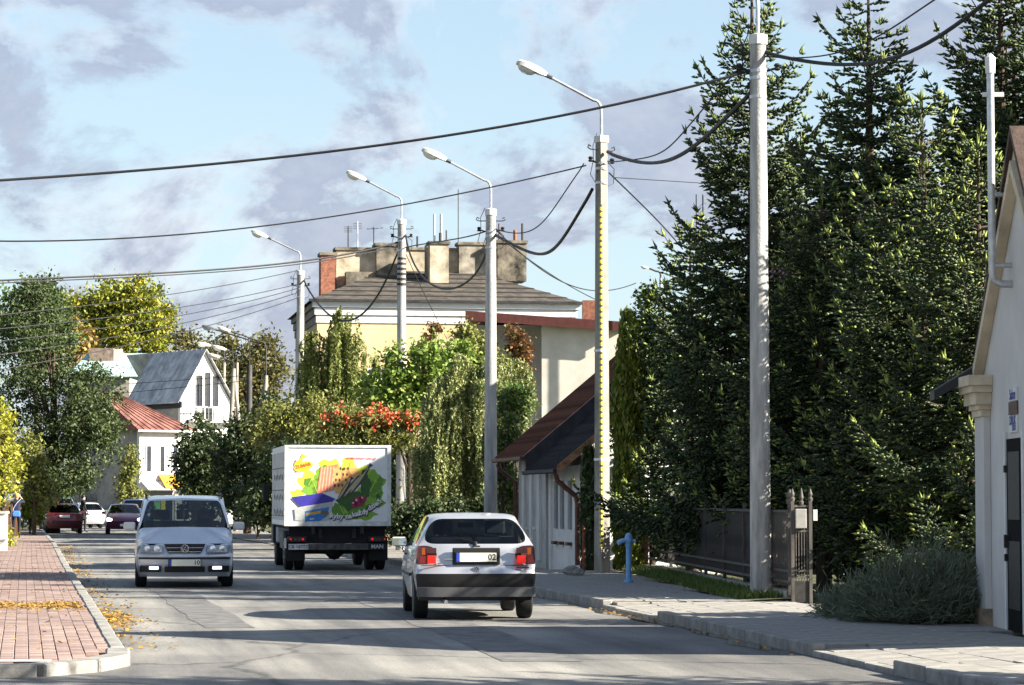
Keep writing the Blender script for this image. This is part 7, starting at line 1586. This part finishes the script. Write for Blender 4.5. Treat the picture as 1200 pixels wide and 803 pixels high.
def spruce(k, label, x, Y, rz, sc_=1.0, sz=None):
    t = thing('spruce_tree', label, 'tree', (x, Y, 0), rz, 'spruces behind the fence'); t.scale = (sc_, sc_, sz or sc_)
    for me, nm in zip(SM[k], ('crown', 'sunlit_tips', 'trunk', 'branches')): inst(me, nm, t, (0, 0, 0))
    return t
spruce(0, 'tall slim spruce directly behind the thick pale pole', gx(884, 50.5), 50.5, 0.3, .96, 1.07)
spruce(0, 'tall spruce with its spire between the thick pole and the right edge', gx(1022, 47.5), 47.5, 2.1, .98, 1.0)
spruce(1, 'broad sunlit spruce in front of the others right of the thick pole', gx(1085, 43.5), 43.5, 1.0, .98, .97)
spruce(0, 'tall dark spruce at the upper right behind the steel mast', gx(1178, 47), 47, 4.0, 1.05, 1.06)
spruce(2, 'smallest spruce with lit branches between thuja and thick pole', gx(810, 56.6), 56.6, .8, 1.02, 1.10)
spruce(2, 'low spruce filling the gap under the tall ones behind the thick pole', gx(880, 51.8), 51.8, 2.6, .92, .85)
spruce(1, 'dark lower spruce behind the gate post', gx(965, 46.5), 46.5, 3.3, .9, .85)
spruce(1, 'spruce half hidden by the pale gabled building', gx(1150, 41), 41, 5.0, .88, .85)
spruce(0, 'unseen spruce added beyond the right edge to shade the spruce row', 10.6, 45.5, 1.7, 1.1, 1.05)  # out of view, added to throw shade on the row
spruce(0, 'unseen low spruce added to shade the foot of the broad spruce', 11.8, 42.0, .6, 1.0, .62)  # out of view, height set so only lower branches are shaded
spruce(0, 'unseen spruce added deepest beyond the right edge for its shade', 13.6, 46.5, 2.9, 1.05)  # another unseen tree added as a shade caster
spruce(2, 'small spruce squeezed between the grey green bush and the pale gabled building', 6.9, 34.2, 1.1, .75, .68)
spruce(0, 'second row spruce behind the tallest spire right of the thick pole', 8.9, 48.0, 5.5, 1.0)
spruce(1, 'second row spruce filling the gap between the two tall spires', 6.6, 51.0, .2, 1.0)
spruce(0, 'unseen garden spruce added beyond the right edge to shade the road', 10.4, 45.2, 4.4, 1.05)  # unseen, added to cast shadow bands over the road
# garden hedge behind the fence and gate: dense dark greenery down to the ground
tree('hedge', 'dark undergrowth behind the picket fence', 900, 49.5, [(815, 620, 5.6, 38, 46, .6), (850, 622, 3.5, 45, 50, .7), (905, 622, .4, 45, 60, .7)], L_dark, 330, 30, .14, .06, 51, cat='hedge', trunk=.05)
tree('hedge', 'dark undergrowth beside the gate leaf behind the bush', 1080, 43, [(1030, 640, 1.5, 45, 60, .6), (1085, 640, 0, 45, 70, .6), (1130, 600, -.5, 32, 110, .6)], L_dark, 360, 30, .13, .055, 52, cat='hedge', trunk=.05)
# fine leaved bush at the foot of the gabled building
def broom(label, parts, seed):
    g = np.random.default_rng(seed); c0 = parts[0]; t = thing('broom_bush', label, 'bush', (c0[0], c0[1], PAVE)); V = []; n_tot = 0
    for (x, y, r, h, n) in parts:
        a = g.uniform(0, 6.28, n); el = np.arccos(g.uniform(.05, 1, n)); L_ = h * g.uniform(.5, 1.0, n) * (1 + .22 * np.sin(3 * a + x * 9) * np.sin(el) + .12 * np.sin(7 * a) + .1 * np.sin(el * 9 + 2 * a)); b0 = np.stack([g.normal(x - c0[0], r * .28, n), g.normal(y - c0[1], r * .28, n), np.full(n, .02)], 1)
        d = np.stack([np.cos(a) * np.sin(el) * r / h, np.sin(a) * np.sin(el) * r / h, np.cos(el)], 1)
        side = np.stack([-np.sin(a), np.cos(a), 0 * a], 1)
        for k in range(7):
            s0 = .25 + .11 * k; p = b0 + d * (L_ * s0)[:, None] + g.normal(0, .025, (n, 3)); dd = d + g.normal(0, .35, (n, 3)); dd /= np.linalg.norm(dd, axis=1, keepdims=True); ln = g.uniform(.05, .10, n)[:, None]; sd = np.cross(dd, side + g.normal(0, .4, (n, 3))); sd /= np.linalg.norm(sd, axis=1, keepdims=True) + 1e-6
            V.append(np.stack([p - dd * ln, p + sd * .006, p + dd * ln, p - sd * .006], 1).reshape(-1, 3))
    V = np.concatenate(V); V[:, 2] = np.maximum(V[:, 2], .005); link(mesh_np(V, np.arange(len(V)).reshape(-1, 4)), 'foliage', t, L_bush)
    b = MB()
    for i in range(40): a = g.uniform(0, 6.28); q = g.uniform(.2, .6); b.tube([(0, 0, 0), (math.cos(a) * q, math.sin(a) * q, .75)], [.012, .004], 4)
    b.build('stems', M_bark, t); return t
broom('grey green fine leaved bush at the foot of the pale gabled building', [(gx(1085, 32.8), 32.9, .72, 1.02, 3600), (gx(1030, 33), 33.2, .45, .72, 1500), (gx(1130, 32.5), 33.0, .5, .95, 1700), (gx(992, 34), 34.2, .35, .48, 700)], 61)
# spruce out of the picture on the right whose shade falls across the near road
spruce(1, 'spruce beyond the lower right corner that shades the near asphalt', 8.2, 20.8, 1.2, .95, .9)['group'] = 'spruces out of the frame'
